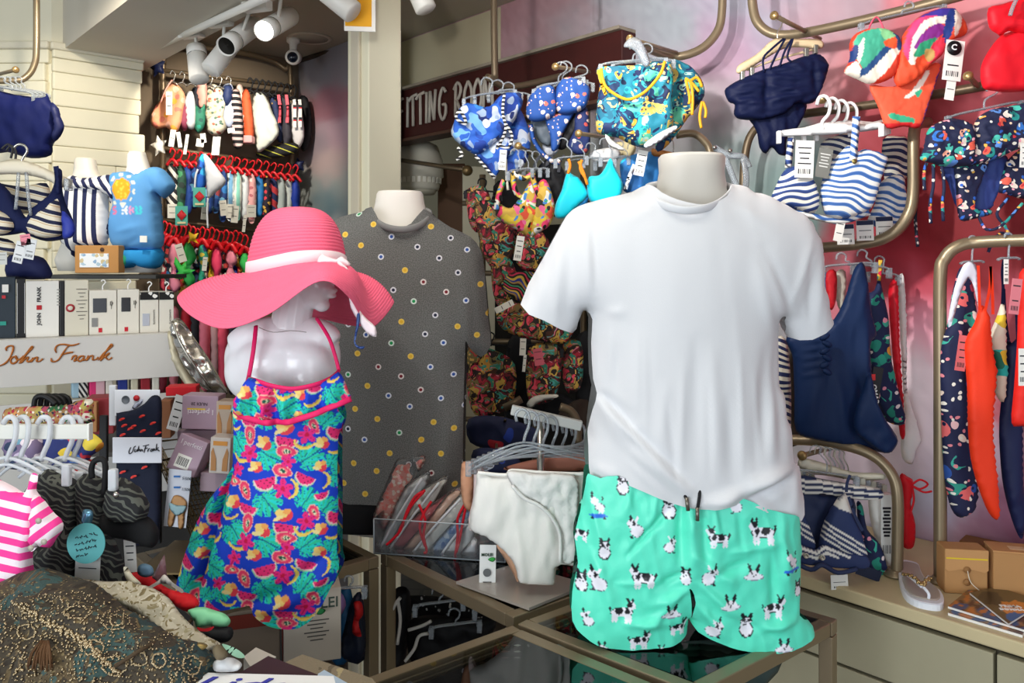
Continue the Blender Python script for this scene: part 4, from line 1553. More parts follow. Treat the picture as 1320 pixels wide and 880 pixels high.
drf = [(306,590,278,700,-.034,4),(285,680,258,768,-.030,4),(298,600,262,690,.014,5),(312,600,300,680,.012,6),(300,690,295,768,.010,9),(272,680,250,760,.010,8),(330,765,380,740,-.012,6),(380,740,432,700,-.010,6),(345,775,400,755,.014,8),(400,755,436,720,.012,7),
       (340,620,335,740,.004,8),(420,600,425,700,.004,7),(380,640,378,720,-.003,8),(318,560,316,620,.004,5),(400,560,402,640,-.003,8)]
puff('skirt',dr_o,1.552,.06,M_DRS,dress,res=.0023,infl=dr_i,folds=drf,wr=(.0015,20,10),smooth=2,back=1.8,col=fruit_col,exp=.45,flat_=False)
rf_o = [(321,486),(348,495),(377,499),(405,494),(425,487),(436,479),(444,490),(450,506),(452,514),(430,524),(407,531),(385,538),(365,542),(345,543),(330,541),(313,536),(303,529),(302,515),(311,502)]
rff = [(316,505,312,535,0.0114,5),(330,500,330,540,-0.0114,5),(346,505,344,545,0.0171,5),(356,500,358,545,-0.0171,4),(370,505,371,545,0.0152,5),(384,500,385,540,-0.0095,5),(400,500,402,535,0.0114,5),(414,495,418,530,-0.0133,5),(430,490,438,522,0.0133,5),(441,492,447,515,-0.0076,3)]
rfl = puff('ruffle',rf_o,1.495,.030,M_DRS,dress,res=.0024,folds=rff,wr=(.001,30,10),smooth=2,back=.3,col=lambda x,y:fruit_col(x + 31,y + 60),exp=.5)
YF = 1.478
def pipe(name,pts,w_,Yd,par,m=M_PIPE):
    return ptube(name,[(*p,Yd if len(p) < 3 else p[2]) for p in pts][:] if len(pts[0]) == 2 else pts,1,m,par,n=8,flat=(w_ * Yd / F / 2,.0022))
pipe('neckline_piping',[(319,487,1.53),(335,492,1.485),(350,497,1.474),(377,501,1.468),(405,496,1.474),(425,488,1.50),(437,478,1.54)],6,1.48,dress)
pipe('ruffle_hem',[(302,529,1.50),(313,537,1.480),(330,542,1.478),(345,545,1.466),(357,543,1.480),(371,544,1.464),(385,540,1.470),(407,533,1.466),(420,527,1.474),(438,520,1.474),(452,514,1.49)],8,1.46,dress)
pipe('armhole_piping',[(302,517,1.535),(312,508,1.525),(319,492,1.53),(325,462,1.535),(328,440,1.545),(330,420,1.57)],6,1.5,dress)
pipe('strap',[(437,478,1.54),(433,462,1.545),(426,440,1.55),(418,425,1.565),(408,410,1.585)],5,1.5,dress)
# ============================================================ right hand wall: tubes, hangers, swimwear
def polycol(base,polys,noise=0,sm=3):
    pp = [(cat(q,sm,True) if sm else q,c_) for q,c_ in polys]
    def f(x,y):
        c = base(x,y) if callable(base) else np.tile(rgb(base),(len(x),1))
        wx = x + noise * vnoise(x / 6,y / 6,11)
        wy = y + noise * vnoise(x / 6,y / 6,12)
        for q,c_ in pp:
            m_ = inpoly(wx,wy,q)
            if m_.any():
                if callable(c_):
                    c[m_] = c_(x[m_],y[m_])
                else:
                    c[m_] = rgb(c_)
        return c
    return f
def hanger(label,hook,l,r,Y,m=None,clips=True,group='clip hangers',dr=0,th=.0028,hr=9,parent=None,name='clip_hanger',cm=None):
    """hook=(px,py) top of the bend; l, r the bar ends; dr = how much further the right end is"""
    m = m or M_PLASTIC
    k = Y / F
    cx = (l[0] + r[0]) / 2
    cy = (l[1] + r[1]) / 2
    t = thing(name,label,'hanger',P(hook[0],hook[1],Y),group)
    hx,hy = hook
    ptube('hook',[(hx - hr,hy + hr * 1.2,Y),(hx - hr * .8,hy + hr * .3,Y),(hx,hy,Y),(hx + hr * .8,hy + hr * .5,Y),(hx + hr * .7,hy + hr * 1.4,Y),(cx + hr * .1,(hy + cy) / 2 + hr * .5,Y),(cx,cy,Y)],
          th * .8,m if m is not M_PLASTIC else M_PLASTIC,t,n=7)
    ptube('bar',[(l[0],l[1],Y),(l[0] * .7 + cx * .3,l[1] * .7 + cy * .3 - 2,Y),(cx,cy - 2,Y + dr / 2),(r[0] * .7 + cx * .3,r[1] * .7 + cy * .3 - 2,Y + dr * .8),(r[0],r[1],Y + dr)],1,m,t,n=8,flat=(th,th * 2.0))
    if clips:
        for q,dd in ((l,0),(r,dr)):
            c = P(q[0],q[1] + 5,Y + dd)
            bm = bmesh.new()
            add_box(bm,c + Vector((0,-.005,0)),(.011,.003,.026),0,.001)
            add_box(bm,c + Vector((0,.005,0)),(.011,.003,.026),0,.001)
            add_box(bm,c + Vector((0,0,.004)),(.014,.009,.005),0,.001)
            from_bm(bm,'clip',cm or m,t,False)
    return t
def pipeframe(label,runs,r,m=None,bases=(),name='display_rail'):
    c = P(*runs[0][0])
    t = thing(name,label,'rail',c)
    for q in runs:
        ptube('bar',q,r,m or M_BRONZE,t,n=12,smooth=5)
    for b_ in bases:
        c = P(*b_)
        lathe('floor_flange',[(.026,0),(.026,.004),(.018,.007),(.016,.012),(r * 1.02,.013)],c,(0,0,1),M_BRONZE,t)
    return t
pipeframe('bronze tube rail looping down from the ceiling above the navy ruched bikini',[[(969,-30,2.22),(970,5,2.22),(976,28,2.21),(992,42,2.19),(1015,45,2.16),(1060,38,2.09),(1160,15,1.95),(1260,-12,1.82)]],.0130)
pipeframe('bronze tube rail behind the striped bikinis at shoulder height',[[(958,262,2.30),(959,215,2.30),(966,178,2.29),(984,158,2.26),(1012,150,2.22),(1130,134,2.05),(1262,112,1.88),(1340,98,1.80)]],.0115,M_BRONZE_D)
pipeframe('bronze tube loop turning under the blue striped bikinis',[[(1196,158,1.99),(1184,160,1.96),(1178,175,1.93),(1177,250,1.93),(1170,278,1.93),(1152,300,1.95),(1120,313,1.98),(1050,320,2.04)]],.0135)
pipeframe('bronze tube rail bending down from the ceiling above the white t-shirt',[[(931,-30,2.38),(931,10,2.38),(926,38,2.38),(908,60,2.38),(884,71,2.38),(862,72,2.38),(836,63,2.3),(815,55,2.2)]],.0125)
pipeframe('small bronze tube arch behind the grey mannequin neck',[[(872,174,2.35),(893,172,2.35),(908,182,2.35),(916,200,2.35),(918,260,2.35),(918,420,2.35)]],.0115,M_BRONZE)
pipeframe('tall bronze tube stand on the counter beside the sandal',[[(1212,750,1.775),(1212,500,1.775),(1212,360,1.775),(1218,333,1.775),(1234,318,1.765),(1262,312,1.75),(1345,309,1.66)]],.0135,None,[(1212,750,1.775)])
pipeframe('lower bronze tube stand on the counter holding striped bikini bottoms',[[(1156,741,1.81),(1157,700,1.81),(1157,640,1.81),(1150,612,1.82),(1130,590,1.84),(1098,576,1.87),(1050,568,1.92),(1000,566,1.97)]],.0125,None,[(1154,741,1.81)])
tube_c = pipeframe('dark bronze pole dropping from the ceiling to the blue cloud bikini',[[(637,-30,2.55),(637,40,2.55),(638,103,2.55)],[(628,99,2.5),(660,112,2.6),(730,96,2.75)]],.011,M_BRONZE_D)
def peg(label,a,b_,r=.006):
    t = thing('display_peg',label,'peg',P(*a),'display pegs')
    ptube('rod',[a,b_],r,M_BRONZE,t,smooth=0)
    lathe('knob',[(.004,-.006),(.010,-.004),(.011,.002),(.007,.006),(.001,.007)],P(*b_),P(*b_) - P(*a),mat('a08457',.3,.6),t)
    return t
peg('bronze peg carrying the wooden hanger under the top right rail',(1057,50,2.18),(998,20,1.98))
peg('bronze peg through the hooks of the four white hangers',(1100,134,2.05),(1060,128,1.90))
peg('bronze peg above the lowest bikini hangers on the counter stand',(1072,577,1.95),(1034,587,1.82))
peg('bronze peg under the colourful wave bikini tag',(1262,112,1.88),(1248,98,1.80))
peg('bronze peg at the left end of the tropical high-waist bikini',(872,68,2.36),(812,50,2.15))
# --- navy ruched bikini on a wooden hanger
wh = thing('wooden_hanger','pale wooden hanger holding the navy ruched bikini','hanger',P(1008,48,2.03))
puff('shoulder_bar',[(949,92),(953,83),(975,70),(992,54),(1003,49),(1016,50),(1050,50),(1060,53),(1062,59),(1056,63),(1030,61),(1010,63),(990,74),(962,91),(953,95)],2.03,.007,M_WOOD,wh,res=.007,back=1)
ptube('lower_bar',[(963,90,2.04),(1000,77,2.04),(1055,62,2.04)],.003,M_WOOD,wh)
ptube('hook',[(1000,27,2.02),(1003,20,2.02),(1009,24,2.02),(1007,34,2.02),(1002,42,2.02),(1003,50,2.02)],.0017,M_STEEL,wh)
for x,y in ((957,98),(969,93),(1039,68),(1051,64)):
    box('clip',P(x,y,2.025),(.010,.016,.022),M_STEEL,wh,bevel=.001)
nb = thing('bikini','dark navy ruched bandeau bikini hanging from the pale wooden hanger','bikini',P(1000,200,2.03))
M_NAVY = mat('0e1638',.6,bump=.2,spec=.2)
puff('lower_piece',[(962,148),(970,160),(976,172),(979,190),(987,198),(995,190),(1004,199),(1014,199),(1014,180),(1028,165),(1040,138),(1030,128),(980,138)],2.045,.022,M_NAVY,nb,res=.007,wr=(.003,60,30),folds=[(985,150,990,190,.006,5),(1005,150,1008,195,.006,5)])
puff('upper_piece',[(934,117),(942,109),(955,102),(983,90),(1010,82),(1037,72),(1056,70),(1067,82),(1066,95),(1060,112),(1051,130),(1040,134),(1025,134),(1012,146),(985,154),(955,154),(946,147),(947,135),(939,131)],2.025,.035,M_NAVY,nb,
     res=.005,wr=(.003,20,90),folds=[(985,95,985,150,-.012,5),(1045,80,1050,128,-.010,4)] + [(990,96 + i * 9,1040,80 + i * 10,.005,3) for i in range(5)] + [(945,116 + i * 9,980,104 + i * 9,.004,3) for i in range(5)])
for q in ([(985,93),(984,75),(996,62),(1010,50)],[(992,90),(1000,72),(1012,50)],[(1005,86),(1012,65),(1022,50),(1015,72),(1020,80)]):
    ptube('strap',q,.0028,M_NAVY,nb,Y=2.005)
# --- wave pattern bikini
wb = thing('bikini','multicoloured wave bikini in orange, mint and purple with a round black size sticker','bikini',P(1165,165,1.86))
WV = vcol(.6,.1,300)
lc = polycol('e2452e',[([(1097,72),(1102,48),(1132,38),(1146,48),(1141,66),(1112,92)],'45a98a'),([(1128,38),(1146,42),(1150,56),(1138,58)],'8ccf92'),
                        ([(1104,102),(1148,56),(1157,58),(1156,68),(1124,108)],'f3ead8'),([(1088,94),(1098,82),(1106,92),(1104,102)],'f3ead8'),([(1110,52),(1105,80),(1101,84),(1103,60)],'f3ead8'),
                        ([(1092,78),(1098,60),(1103,66),(1098,82)],'20386e'),([(1104,92),(1112,88),(1138,60),(1146,62),(1110,100)],'274a7c'),
                        ([(1132,58),(1150,50),(1155,58),(1146,66)],'ef5a30'),([(1146,44),(1158,52),(1158,66),(1152,66),(1150,52)],'274a7c')],.5)
puff('left_cup',[(1088,94),(1092,84),(1096,72),(1095,57),(1101,45),(1115,38),(1132,37),(1146,41),(1158,49),(1161,62),(1158,82),(1150,100),(1124,109),(1105,102)],1.86,.030,WV,wb,res=.003,wr=(.0015,40,40),col=lc)
rc = polycol('e8502e',[([(1160,70),(1168,40),(1185,22),(1212,18),(1214,30),(1190,34),(1178,48),(1172,82)],'f0457a'),([(1182,24),(1205,14),(1228,14),(1222,28),(1200,24)],'43379a'),
                        ([(1166,82),(1172,50),(1186,30),(1212,24),(1214,32),(1192,38),(1180,54),(1174,84)],'f6ecdc'),([(1176,56),(1190,40),(1206,34),(1212,44),(1192,60),(1174,66)],'8a2f8e'),
                        ([(1172,76),(1180,60),(1200,52),(1204,60),(1184,74)],'2f9a70'),([(1224,18),(1236,20),(1232,40),(1224,50)],'f6ecdc'),([(1214,22),(1224,14),(1222,40),(1212,62),(1208,60)],'223a80'),
                        ([(1196,60),(1212,52),(1208,76),(1190,84)],'e83a52'),([(1186,68),(1198,66),(1198,78),(1190,82)],'c09a5a')],.5)
puff('right_cup',[(1157,72),(1161,52),(1170,36),(1184,22),(1200,14),(1223,11),(1233,16),(1242,27),(1246,37),(1243,46),(1227,52),(1216,63),(1211,74),(1200,82),(1189,95),(1172,108),(1158,112),(1152,100)],1.855,.032,WV,wb,res=.003,
     wr=(.002,40,40),col=rc,folds=[(1175,90,1205,60,-.008,5),(1165,80,1180,100,.005,5)])
bc_ = polycol('ef5f40',[([(1145,147),(1172,152),(1176,158),(1172,160),(1146,154)],'3fb48a'),([(1162,128),(1180,110),(1192,92),(1196,94),(1182,118),(1172,126)],'f6ecdc'),([(1176,122),(1186,116),(1180,128)],'3fb48a'),
                         ([(1142,160),(1186,160),(1186,168),(1142,168)],'e02a2e'),([(1186,160),(1206,100),(1213,86),(1210,110),(1190,164)],'5a3a9a')],1)
puff('lower_piece',[(1121,110),(1150,112),(1180,98),(1200,82),(1213,84),(1206,108),(1196,136),(1186,164),(1165,163),(1143,165),(1132,138)],1.875,.016,WV,wb,res=.003,wr=(.0012,40,40),col=bc_)
ptube('strap',[(1118,42),(1124,28),(1130,22),(1136,30),(1140,42)],.002,mat('d8506a',.6),wb,Y=1.85)
tg = card('price_tag',1229,78,24,52,1.82,None,wb,rot=.12,lines=2)
lathe('size_sticker',[(.0165,0),(.0165,.0012),(.001,.0013)],P(1230,62,1.815),(0,-1,0),mat('101014',.4),wb)
text('C',P(1230,61,1.812),(1,0,-.12),(.12,0,1),.018,mat('f5f5f5',.5),wb,bold=.0004)
card('price_tag',1225,115,12,28,1.825,None,wb,rot=.15,lines=1,bar=False)
hanger('clear clip hanger of the multicoloured wave bikini',(1172,2),(1110,32),(1216,8),1.86,hr=6)
# --- red top
rt = thing('swimsuit','bright red swimsuit cut off by the frame at the top right corner','swimsuit',P(1300,120,1.74))
puff('lower_piece',[(1267,113),(1264,90),(1271,71),(1286,50),(1300,42),(1340,30),(1342,100),(1325,116),(1298,119),(1280,117)],1.74,.03,mat('ee1326',.6,bump=.1),rt,res=.008,wr=(.002,30,30))
puff('upper_piece',[(1274,11),(1293,5),(1306,1),(1340,-6),(1342,45),(1320,44),(1300,40),(1290,47),(1286,44),(1275,35)],1.72,.022,mat('ee1326',.6,bump=.1),rt,res=.008,wr=(.003,60,20),folds=[(1278,22,1340,14,-.006,4)])
ptube('strap',[(1302,20,1.69),(1306,8,1.69),(1312,-4,1.69)],.004,M_CLEAR,rt)
# --- navy floral bikini
M_FLOR = blobs('131a3e',[(40,.42,['2fae98','1f8f8a','131a3e','131a3e','4cc0ae','131a3e','2c6fc0','131a3e']),(32,.26,['e8604c','131a3e','f0a890','f6e6d8','131a3e','131a3e','5c8fd8','131a3e']),
                          (80,.24,['f4a6b4','131a3e','131a3e','f2efe0','131a3e','e6b04a','131a3e','131a3e','2a62c0','131a3e']),(32,.10,['f6d0b0','131a3e','c02a34','f6e6d8','131a3e','131a3e','dfe8f8','131a3e'])],warp=.02,wscale=38)
def blob_keep(bg,layers,rough=.75,warp=.012,wscale=60):
    return blobs(bg,layers,rough,warp,wscale)
fb = thing('bikini','navy bikini with turquoise leaves and pink blossoms at the right edge','bikini',P(1255,285,1.78))
puff('lining',[(1215,212),(1222,235),(1236,272),(1262,276),(1275,272),(1290,240),(1300,205),(1280,200)],1.80,.018,mat('2c3d7c',.6),fb,res=.006,wr=(.004,60,15))
puff('lower_piece',[(1228,213),(1252,208),(1276,202),(1262,240),(1256,268),(1276,270),(1278,276),(1256,282),(1238,284),(1233,262),(1232,232)],1.785,.016,M_FLOR,fb,res=.005,wr=(.002,40,40))
puff('lower_side',[(1300,205),(1325,186),(1342,190),(1342,252),(1318,256),(1296,250),(1286,246),(1290,225)],1.79,.02,M_FLOR,fb,res=.006,wr=(.002,40,40))
puff('upper_piece',[(1186,205),(1191,190),(1195,170),(1205,160),(1228,152),(1246,159),(1253,165),(1260,152),(1278,141),(1301,137),(1342,132),(1344,186),(1322,190),(1305,195),(1287,204),(1255,213),(1217,215),(1201,210)],1.765,.036,M_FLOR,fb,
     res=.005,wr=(.003,40,70),folds=[(1253,160,1256,212,-.016,6)] + [(1258,165 + 9 * i,1300,150 + 12 * i,.005,3) for i in range(4)])
for q in ([(1194,210),(1191,225),(1192,245)],[(1203,212),(1203,240),(1199,262),(1200,288)],[(1214,214),(1217,240),(1215,262),(1216,285)]):
    ptube('tie',q,.0036,M_FLOR,fb,Y=1.76)
ptube('tie',[(1300,255,1.78),(1285,275,1.77),(1296,292,1.77),(1300,305,1.76),(1290,300,1.76),(1278,315,1.75),(1274,325,1.75)],.0032,M_FLOR,fb)
ptube('tie',[(1262,280,1.78),(1272,296,1.77),(1292,290,1.76),(1318,262,1.76)],.0032,M_FLOR,fb)
card('price_tag',1322,200,14,32,1.74,None,fb,rot=.05)
hanger('clear clip hanger of the navy floral bikini',(1280,108),(1222,152),(1316,132),1.775,hr=8)
for x in (1183,1188):
    pass
bt = tag(ptube('string_tie',[(1181,205,1.95),(1183,240,1.95),(1180,280,1.95),(1183,318,1.95)],.004,blobs('15182c',[(120,.4,['c8b8b0','15182c','b04050','15182c'])]),None),
         'dark printed tie string hanging behind the tube loop','tie string')
# --- blue and white striped bikinis on white hangers
M_ZB = stripes([(0,'f2f2ee'),(.52,'4f7fc0'),(.62,'3b66ac'),(.9,'6b94cc')],.0165,8,.075,9,.7)
M_ZB2 = stripes([(0,'efece0'),(.50,'27407c'),(.9,'4a6cae')],.017,-14,.07,10,.7)
M_ZB3 = stripes([(0,'d8d4c4'),(.5,'1c2a55')],.016,10,.03,12,.7)
M_WPL = mat('f4f3f0',.3)
sb = thing('bikini','blue and white wavy striped bikini top on the foremost white hanger','bikini',P(1080,285,1.90))
puff('left_cup',[(994,262),(1000,240),(1010,221),(1022,214),(1037,220),(1048,234),(1055,258),(1052,272),(1042,276),(1022,270)],1.90,.040,M_ZB2,sb,res=.006)
puff('right_cup',[(1057,252),(1060,232),(1066,216),(1080,200),(1094,187),(1105,196),(1115,192),(1141,200),(1142,210),(1135,227),(1126,260),(1121,270),(1100,280),(1080,283),(1064,276)],1.895,.042,M_ZB,sb,res=.006,folds=[(1100,210,1128,204,.004,4)])
band('underband',[(996,262),(1020,272),(1050,279),(1085,285),(1121,273)],8,1.89,M_ZB,sb,t=.004)
band('strap',[(1100,208),(1101,190),(1103,166),(1104,150)],10,1.865,M_ZB,sb,t=.003)
band('strap',[(1016,216),(1018,195),(1020,176)],9,1.89,M_ZB2,sb,t=.003)
lathe('ring',[(.005,0),(.006,.002),(.005,.004)],P(1101,208,1.862),(0,-1,0),mat('a08a50',.3,.8),sb)
card('price_tag',1037,205,24,48,1.86,None,sb,rot=.04,lines=4)
card('size_tag',1062,210,18,38,1.865,mat('7a7a74',.6),sb,rot=.18,lines=5,ink=mat('dcdcd8',.6),bar=False)
card('care_tag',1082,297,11,28,1.89,None,sb,rot=.2,lines=2,bar=False)
for i,(o,mm,Yd,lb) in enumerate((([(1132,240),(1145,228),(1164,226),(1168,250),(1166,285),(1150,292),(1125,292),(1118,284),(1128,262)],M_ZB,1.99,'blue and white striped bikini partly hidden behind the foremost cup'),
                                     ([(1138,180),(1160,176),(1172,182),(1171,225),(1155,236),(1140,230)],M_ZB3,2.02,'navy and cream striped bikini at the right end of the white hangers'),
                                     ([(1058,185),(1080,174),(1102,172),(1100,200),(1080,206),(1062,205)],M_ZB3,1.97,'navy and cream striped bikini peeping between the tags and white hanger'))):
    b_ = tag(puff('striped_bikini',o,Yd,.022,mm,None,res=.008,wr=(.003,40,30)),lb,'bikini','striped bikinis behind')
for i in range(3):
    t = card('swing_tag',1090 + 25 * i,302 - 5 * i,22,26,1.93 + .02 * i,M_TAG,None,rot=-.04,lines=1,head=mat('1b2446',.6))
    tag(t,['navy topped price tag under the striped bikinis, leftmost','navy topped price tag under the striped bikinis, middle','navy topped price tag under the striped bikinis, nearest the tube bend'][i],'price tag','tags under striped bikinis')
for i in range(4):
    Yd = 1.88 + .02 * i
    t = thing('clip_hanger',['front white plastic hanger of the striped bikinis, with size lettering','second white plastic hanger of the striped bikinis','third white plastic hanger of the striped bikinis','rear white plastic hanger of the striped bikinis'][i],'hanger',P(1060 + 12 * i,125,Yd),'white hangers')
    hx = 1062 + 11.5 * i
    hy = 125 + 3 * i
    ptube('hook',[(hx - 9,hy + 10,Yd),(hx - 6,hy + 1,Yd),(hx + 2,hy - 1,Yd),(hx + 8,hy + 8,Yd),(hx + 6,hy + 22,Yd),(hx - 2,hy + 32,Yd),(hx - 1,hy + 42,Yd)],.0042,M_WPL,t)
    lx,rx_ = 1004 + 16 * i,1136 + 3 * i
    ly = 172 - 1 * i
    puff('shoulder_bar',[(lx - 3,ly + 4),(lx + 4,ly - 4),(hx - 25,ly - 8),(hx - 4,ly - 14),(hx + 10,ly - 14),(rx_ - 20,ly - 12),(rx_,ly - 16),(rx_ + 2,ly - 8),(hx + 30,ly - 1),(hx,ly + 2),(lx + 4,ly + 4)],Yd,.004,M_WPL,t,res=.008,smooth=2,back=1)
    for x in (lx,rx_):
        box('clip',P(x,ly + (5 if x == lx else -4),Yd - .004),(.009,.014,.030),M_WPL,t,bevel=.002)
# --- big navy swimsuit and its neighbours
M_NVS = mat('12284f',.55,bump=.15,spec=.25)
ns_ = thing('swimsuit','large plain navy swimsuit with plaited bust under the striped bikinis','swimsuit',P(1085,590,1.86))
puff('suit_body',[(1112,338),(1102,345),(1096,362),(1089,384),(1076,410),(1054,427),(1015,434),(1018,450),(1022,463),(1024,511),(1026,555),(1050,566),(1098,574),(1143,584),(1154,575),(1155,562),(1143,545),(1133,527),
                   (1124,498),(1120,447),(1130,431),(1124,406),(1118,358)],1.88,.034,M_NVS,ns_,res=.006,wr=(.003,20,6),
     folds=[(1063,436,1040,540,.008,7),(1070,480,1085,560,.008,8),(1110,400,1112,520,.009,7),(1045,470,1032,550,.006,6),(1095,470,1130,565,-.010,7),(1100,540,1145,575,.010,7),(1120,350,1095,430,.005,5)]
     + [(1030,440 + 11 * i,1058,436 + 10 * i,.006,3) for i in range(5)])
bm = bmesh.new()
for i in range(6):
    c = P(1063 + (i % 2) * 3,434 + i * 9,1.822)
    bmesh.ops.create_uvsphere(bm,u_segments=12,v_segments=8,radius=1,matrix=Matrix.Translation(c) @ Matrix.Rotation(.5 if i % 2 else -.5,4,'Y') @ Matrix.Diagonal((.013,.007,.007,1)))
from_bm(bm,'plait',M_NVS,ns_)
puff('side_wing',[(1122,480),(1134,528),(1156,562),(1154,576),(1140,584),(1108,562),(1100,540),(1112,500)],1.83,.02,M_NVS,ns_,res=.007,wr=(.003,30,20),folds=[(1118,500,1145,570,.008,6)])
M_TROP = blobs('14224e',[(32,.42,['1d8f7c','14224e','2aa58e','14224e','14224e','3cb8a0']),(24,.26,['e8284e','14224e','14224e','f3a83a','f6c0c8','14224e']),(50,.24,['f6e8ea','14224e','14224e','f29ab0','14224e','14224e'])],warp=.03,wscale=26)
fs_ = thing('swimsuit','navy swimsuit with hibiscus and green palm print beside the plain navy one','swimsuit',P(1145,548,1.95))
puff('suit_body',[(1117,382),(1127,374),(1133,358),(1140,384),(1146,415),(1149,463),(1162,517),(1167,546),(1143,543),(1131,517),(1122,473),(1119,420)],1.95,.02,M_TROP,fs_,res=.008,wr=(.002,20,10))
band('strap',[(1133,362),(1134,345),(1135,335)],5,1.94,blobs('f0c040',[(60,.4,['e8284e','3cb8a0','f0c040'])]),fs_)
tgm = card('brand_tag',1128,502,13,58,1.86,mat('17181c',.5),fs_,rot=.16,lines=0,bar=False)
text('OMAR',P(1128,508,1.857),(.16,0,-1),(1,0,.16),.016,mat('f0f0f0',.5),fs_,bold=.0003)
box('tag_stamp',P(1125,486,1.858),(.012,.001,.014),mat('c8282c',.5),fs_,bevel=0)
rs_ = thing('swimsuit','slim red swimsuit hanging edge-on between the hibiscus and white ones','swimsuit',P(1155,560,2.0))
puff('suit_body',[(1146,368),(1157,362),(1158,406),(1160,460),(1164,511),(1167,560),(1160,560),(1154,500),(1149,440),(1146,400)],2.0,.02,mat('e0142a',.5),rs_,res=.008,wr=(.002,30,10),folds=[(1152,370,1158,540,.004,3)])
ws_ = thing('swimsuit','white swimsuit hanging edge-on at the end of the wall row','swimsuit',P(1172,598,2.02))
puff('suit_body',[(1158,361),(1166,360),(1169,447),(1169,498),(1181,543),(1187,568),(1181,578),(1176,598),(1163,590),(1161,562),(1165,530),(1163,480),(1160,420)],2.03,.02,mat('e9e7e6',.6),ws_,res=.008,wr=(.003,40,15),folds=[(1165,380,1170,560,.004,4)])
hanger('clear clip hanger holding the plain navy swimsuit',(1085,326),(1060,345),(1128,340),1.90,hr=7)
hanger('clear clip hanger above the hibiscus swimsuit',(1112,322),(1100,342),(1146,347),1.94,hr=7)
hanger('clear clip hanger above the red and white swimsuits',(1134,330),(1118,352),(1158,356),1.99,hr=7)
t = tag(puff('swimsuit',[(998,440),(1012,436),(1018,470),(1020,520),(1018,560),(1005,555),(1000,500)],2.0,.02,M_ZB3,None,res=.008,wr=(.003,30,20)),'navy and grey wavy piece squeezed between white tee and navy swimsuit','swimsuit')
t = tag(puff('swimsuit',[(1014,430),(1024,440),(1028,520),(1034,566),(1016,570),(1012,500)],2.06,.02,mat('4b4038',.7),None,res=.01,wr=(.003,30,20)),'brown-grey garment edge behind the plain navy swimsuit','garment')
box_ = [(1072,352,'d0202c'),(1084,352,'d8d2c2'),(1064,356,'27508a')]
for i,(x,y,c_) in enumerate(box_):
    tag(puff('bikini_bottom',[(x - 7,y),(x + 6,y - 2),(x + 6,y + 32),(x,y + 48),(x - 6,y + 34)],2.06 + i * .02,.012,mat(c_,.6),None,res=.01,wr=(.003,40,20)),
        ['red bikini bottom high behind the navy swimsuit','cream bikini bottom high behind the navy swimsuit','blue bikini bottom high behind the navy swimsuit'][i],'bikini')
# --- striped navy bikini at the low stand
def strcol(base,ybands):
    return base
nbk = thing('bikini','navy bikini with white stripes and eyelet tie on the low counter stand','bikini',P(1080,735,1.76))
M_NV2 = mat('273358',.6,bump=.12)
sc_ = polycol('273358',[([(1020,y0),(1060,y0 + 3),(1100,y0 + 9),(1145,y0 + 13),(1145,y0 + 16),(1100,y0 + 12),(1060,y0 + 6.5),(1020,y0 + 3.5)],'efece4') for y0 in (615,622,629,635)],0,1)
puff('waistband',[(1022,612),(1060,617),(1100,624),(1133,629),(1139,640),(1125,644),(1100,643),(1060,636),(1022,636)],1.80,.02,vcol(.6),nbk,res=.0035,smooth=2,col=sc_)
puff('back_panel',[(1020,632),(1060,636),(1100,640),(1104,690),(1118,725),(1060,725),(1024,716)],1.81,.02,M_NV2,nbk,res=.008,wr=(.002,40,30))
lines = [([(1058,668 + k_),(1075,652 + k_),(1104,675 + k_),(1111,687 + k_),(1109,689 + k_),(1100,678 + k_),(1075,656 + k_),(1060,671 + k_)],'efece4') for k_ in (0,5.5,11,16.5)]
cupc = polycol('2b3a66',[([(1072,650),(1090,634),(1100,660)],'efece4')] + [([(1040,640 + s_),(1125,692 + s_),(1125,695 + s_),(1040,643 + s_)],'efece4') for s_ in (16,23,30,37)],0,0)
puff('right_cup',[(1054,708),(1060,680),(1072,654),(1089,634),(1096,655),(1106,678),(1113,700),(1117,718),(1090,712),(1062,702)],1.77,.032,vcol(.6),nbk,res=.003,smooth=2,col=cupc)
cupl = polycol('2b3a66',[([(1000,640 + s_),(1050,672 + s_),(1050,675 + s_),(1000,643 + s_)],'efece4') for s_ in (10,17,24)],0,0)
puff('left_cup',[(1024,642),(1032,655),(1044,680),(1052,708),(1040,706),(1026,700),(1020,670)],1.775,.022,vcol(.6),nbk,res=.003,smooth=2,col=cupl)
bandc = polycol('2a3761',[([(1018,698),(1040,706),(1052,710),(1062,702),(1095,716),(1095,719),(1062,706),(1052,714),(1018,702)],'efece4'),([(1018,706),(1040,713),(1052,716),(1064,709),(1080,716),(1080,719),(1064,713),(1052,720),(1018,710)],'efece4')],0,0)
puff('underband',[(1018,696),(1036,703),(1052,708),(1062,701),(1090,712),(1118,716),(1121,731),(1100,733),(1060,730),(1020,722)],1.755,.010,vcol(.6),nbk,res=.003,smooth=2,col=bandc)
band('strap',[(1091,634),(1092,622),(1096,612)],4,1.76,M_NV2,nbk)
band('strap',[(1094,640),(1102,664),(1112,684)],4,1.745,M_NV2,nbk)
for x in (1039,1060):
    lathe('eyelet',[(.0035,.001),(.0035,.002),(.006,.002),(.006,0)],P(x,716 + (x - 1039) * .12,1.744),(0,-1,0),mat('c9c4b4',.3,.7),nbk,n=16)
ptube('tie',[(1020,722,1.75),(1045,734,1.74),(1060,728,1.735),(1080,738,1.74),(1105,733,1.745)],.005,M_NV2,nbk)
card('price_tag',1082,750,22,19,1.755,None,nbk,rot=-.05,lines=1)
fl2 = tag(puff('bikini_bottom',[(1104,648),(1112,652),(1118,682),(1133,699),(1142,723),(1140,742),(1125,742),(1112,728),(1108,690)],1.83,.02,M_TROP,None,res=.008,wr=(.003,40,40)),'blue, green and orange floral bikini bottom behind the striped navy one','bikini')
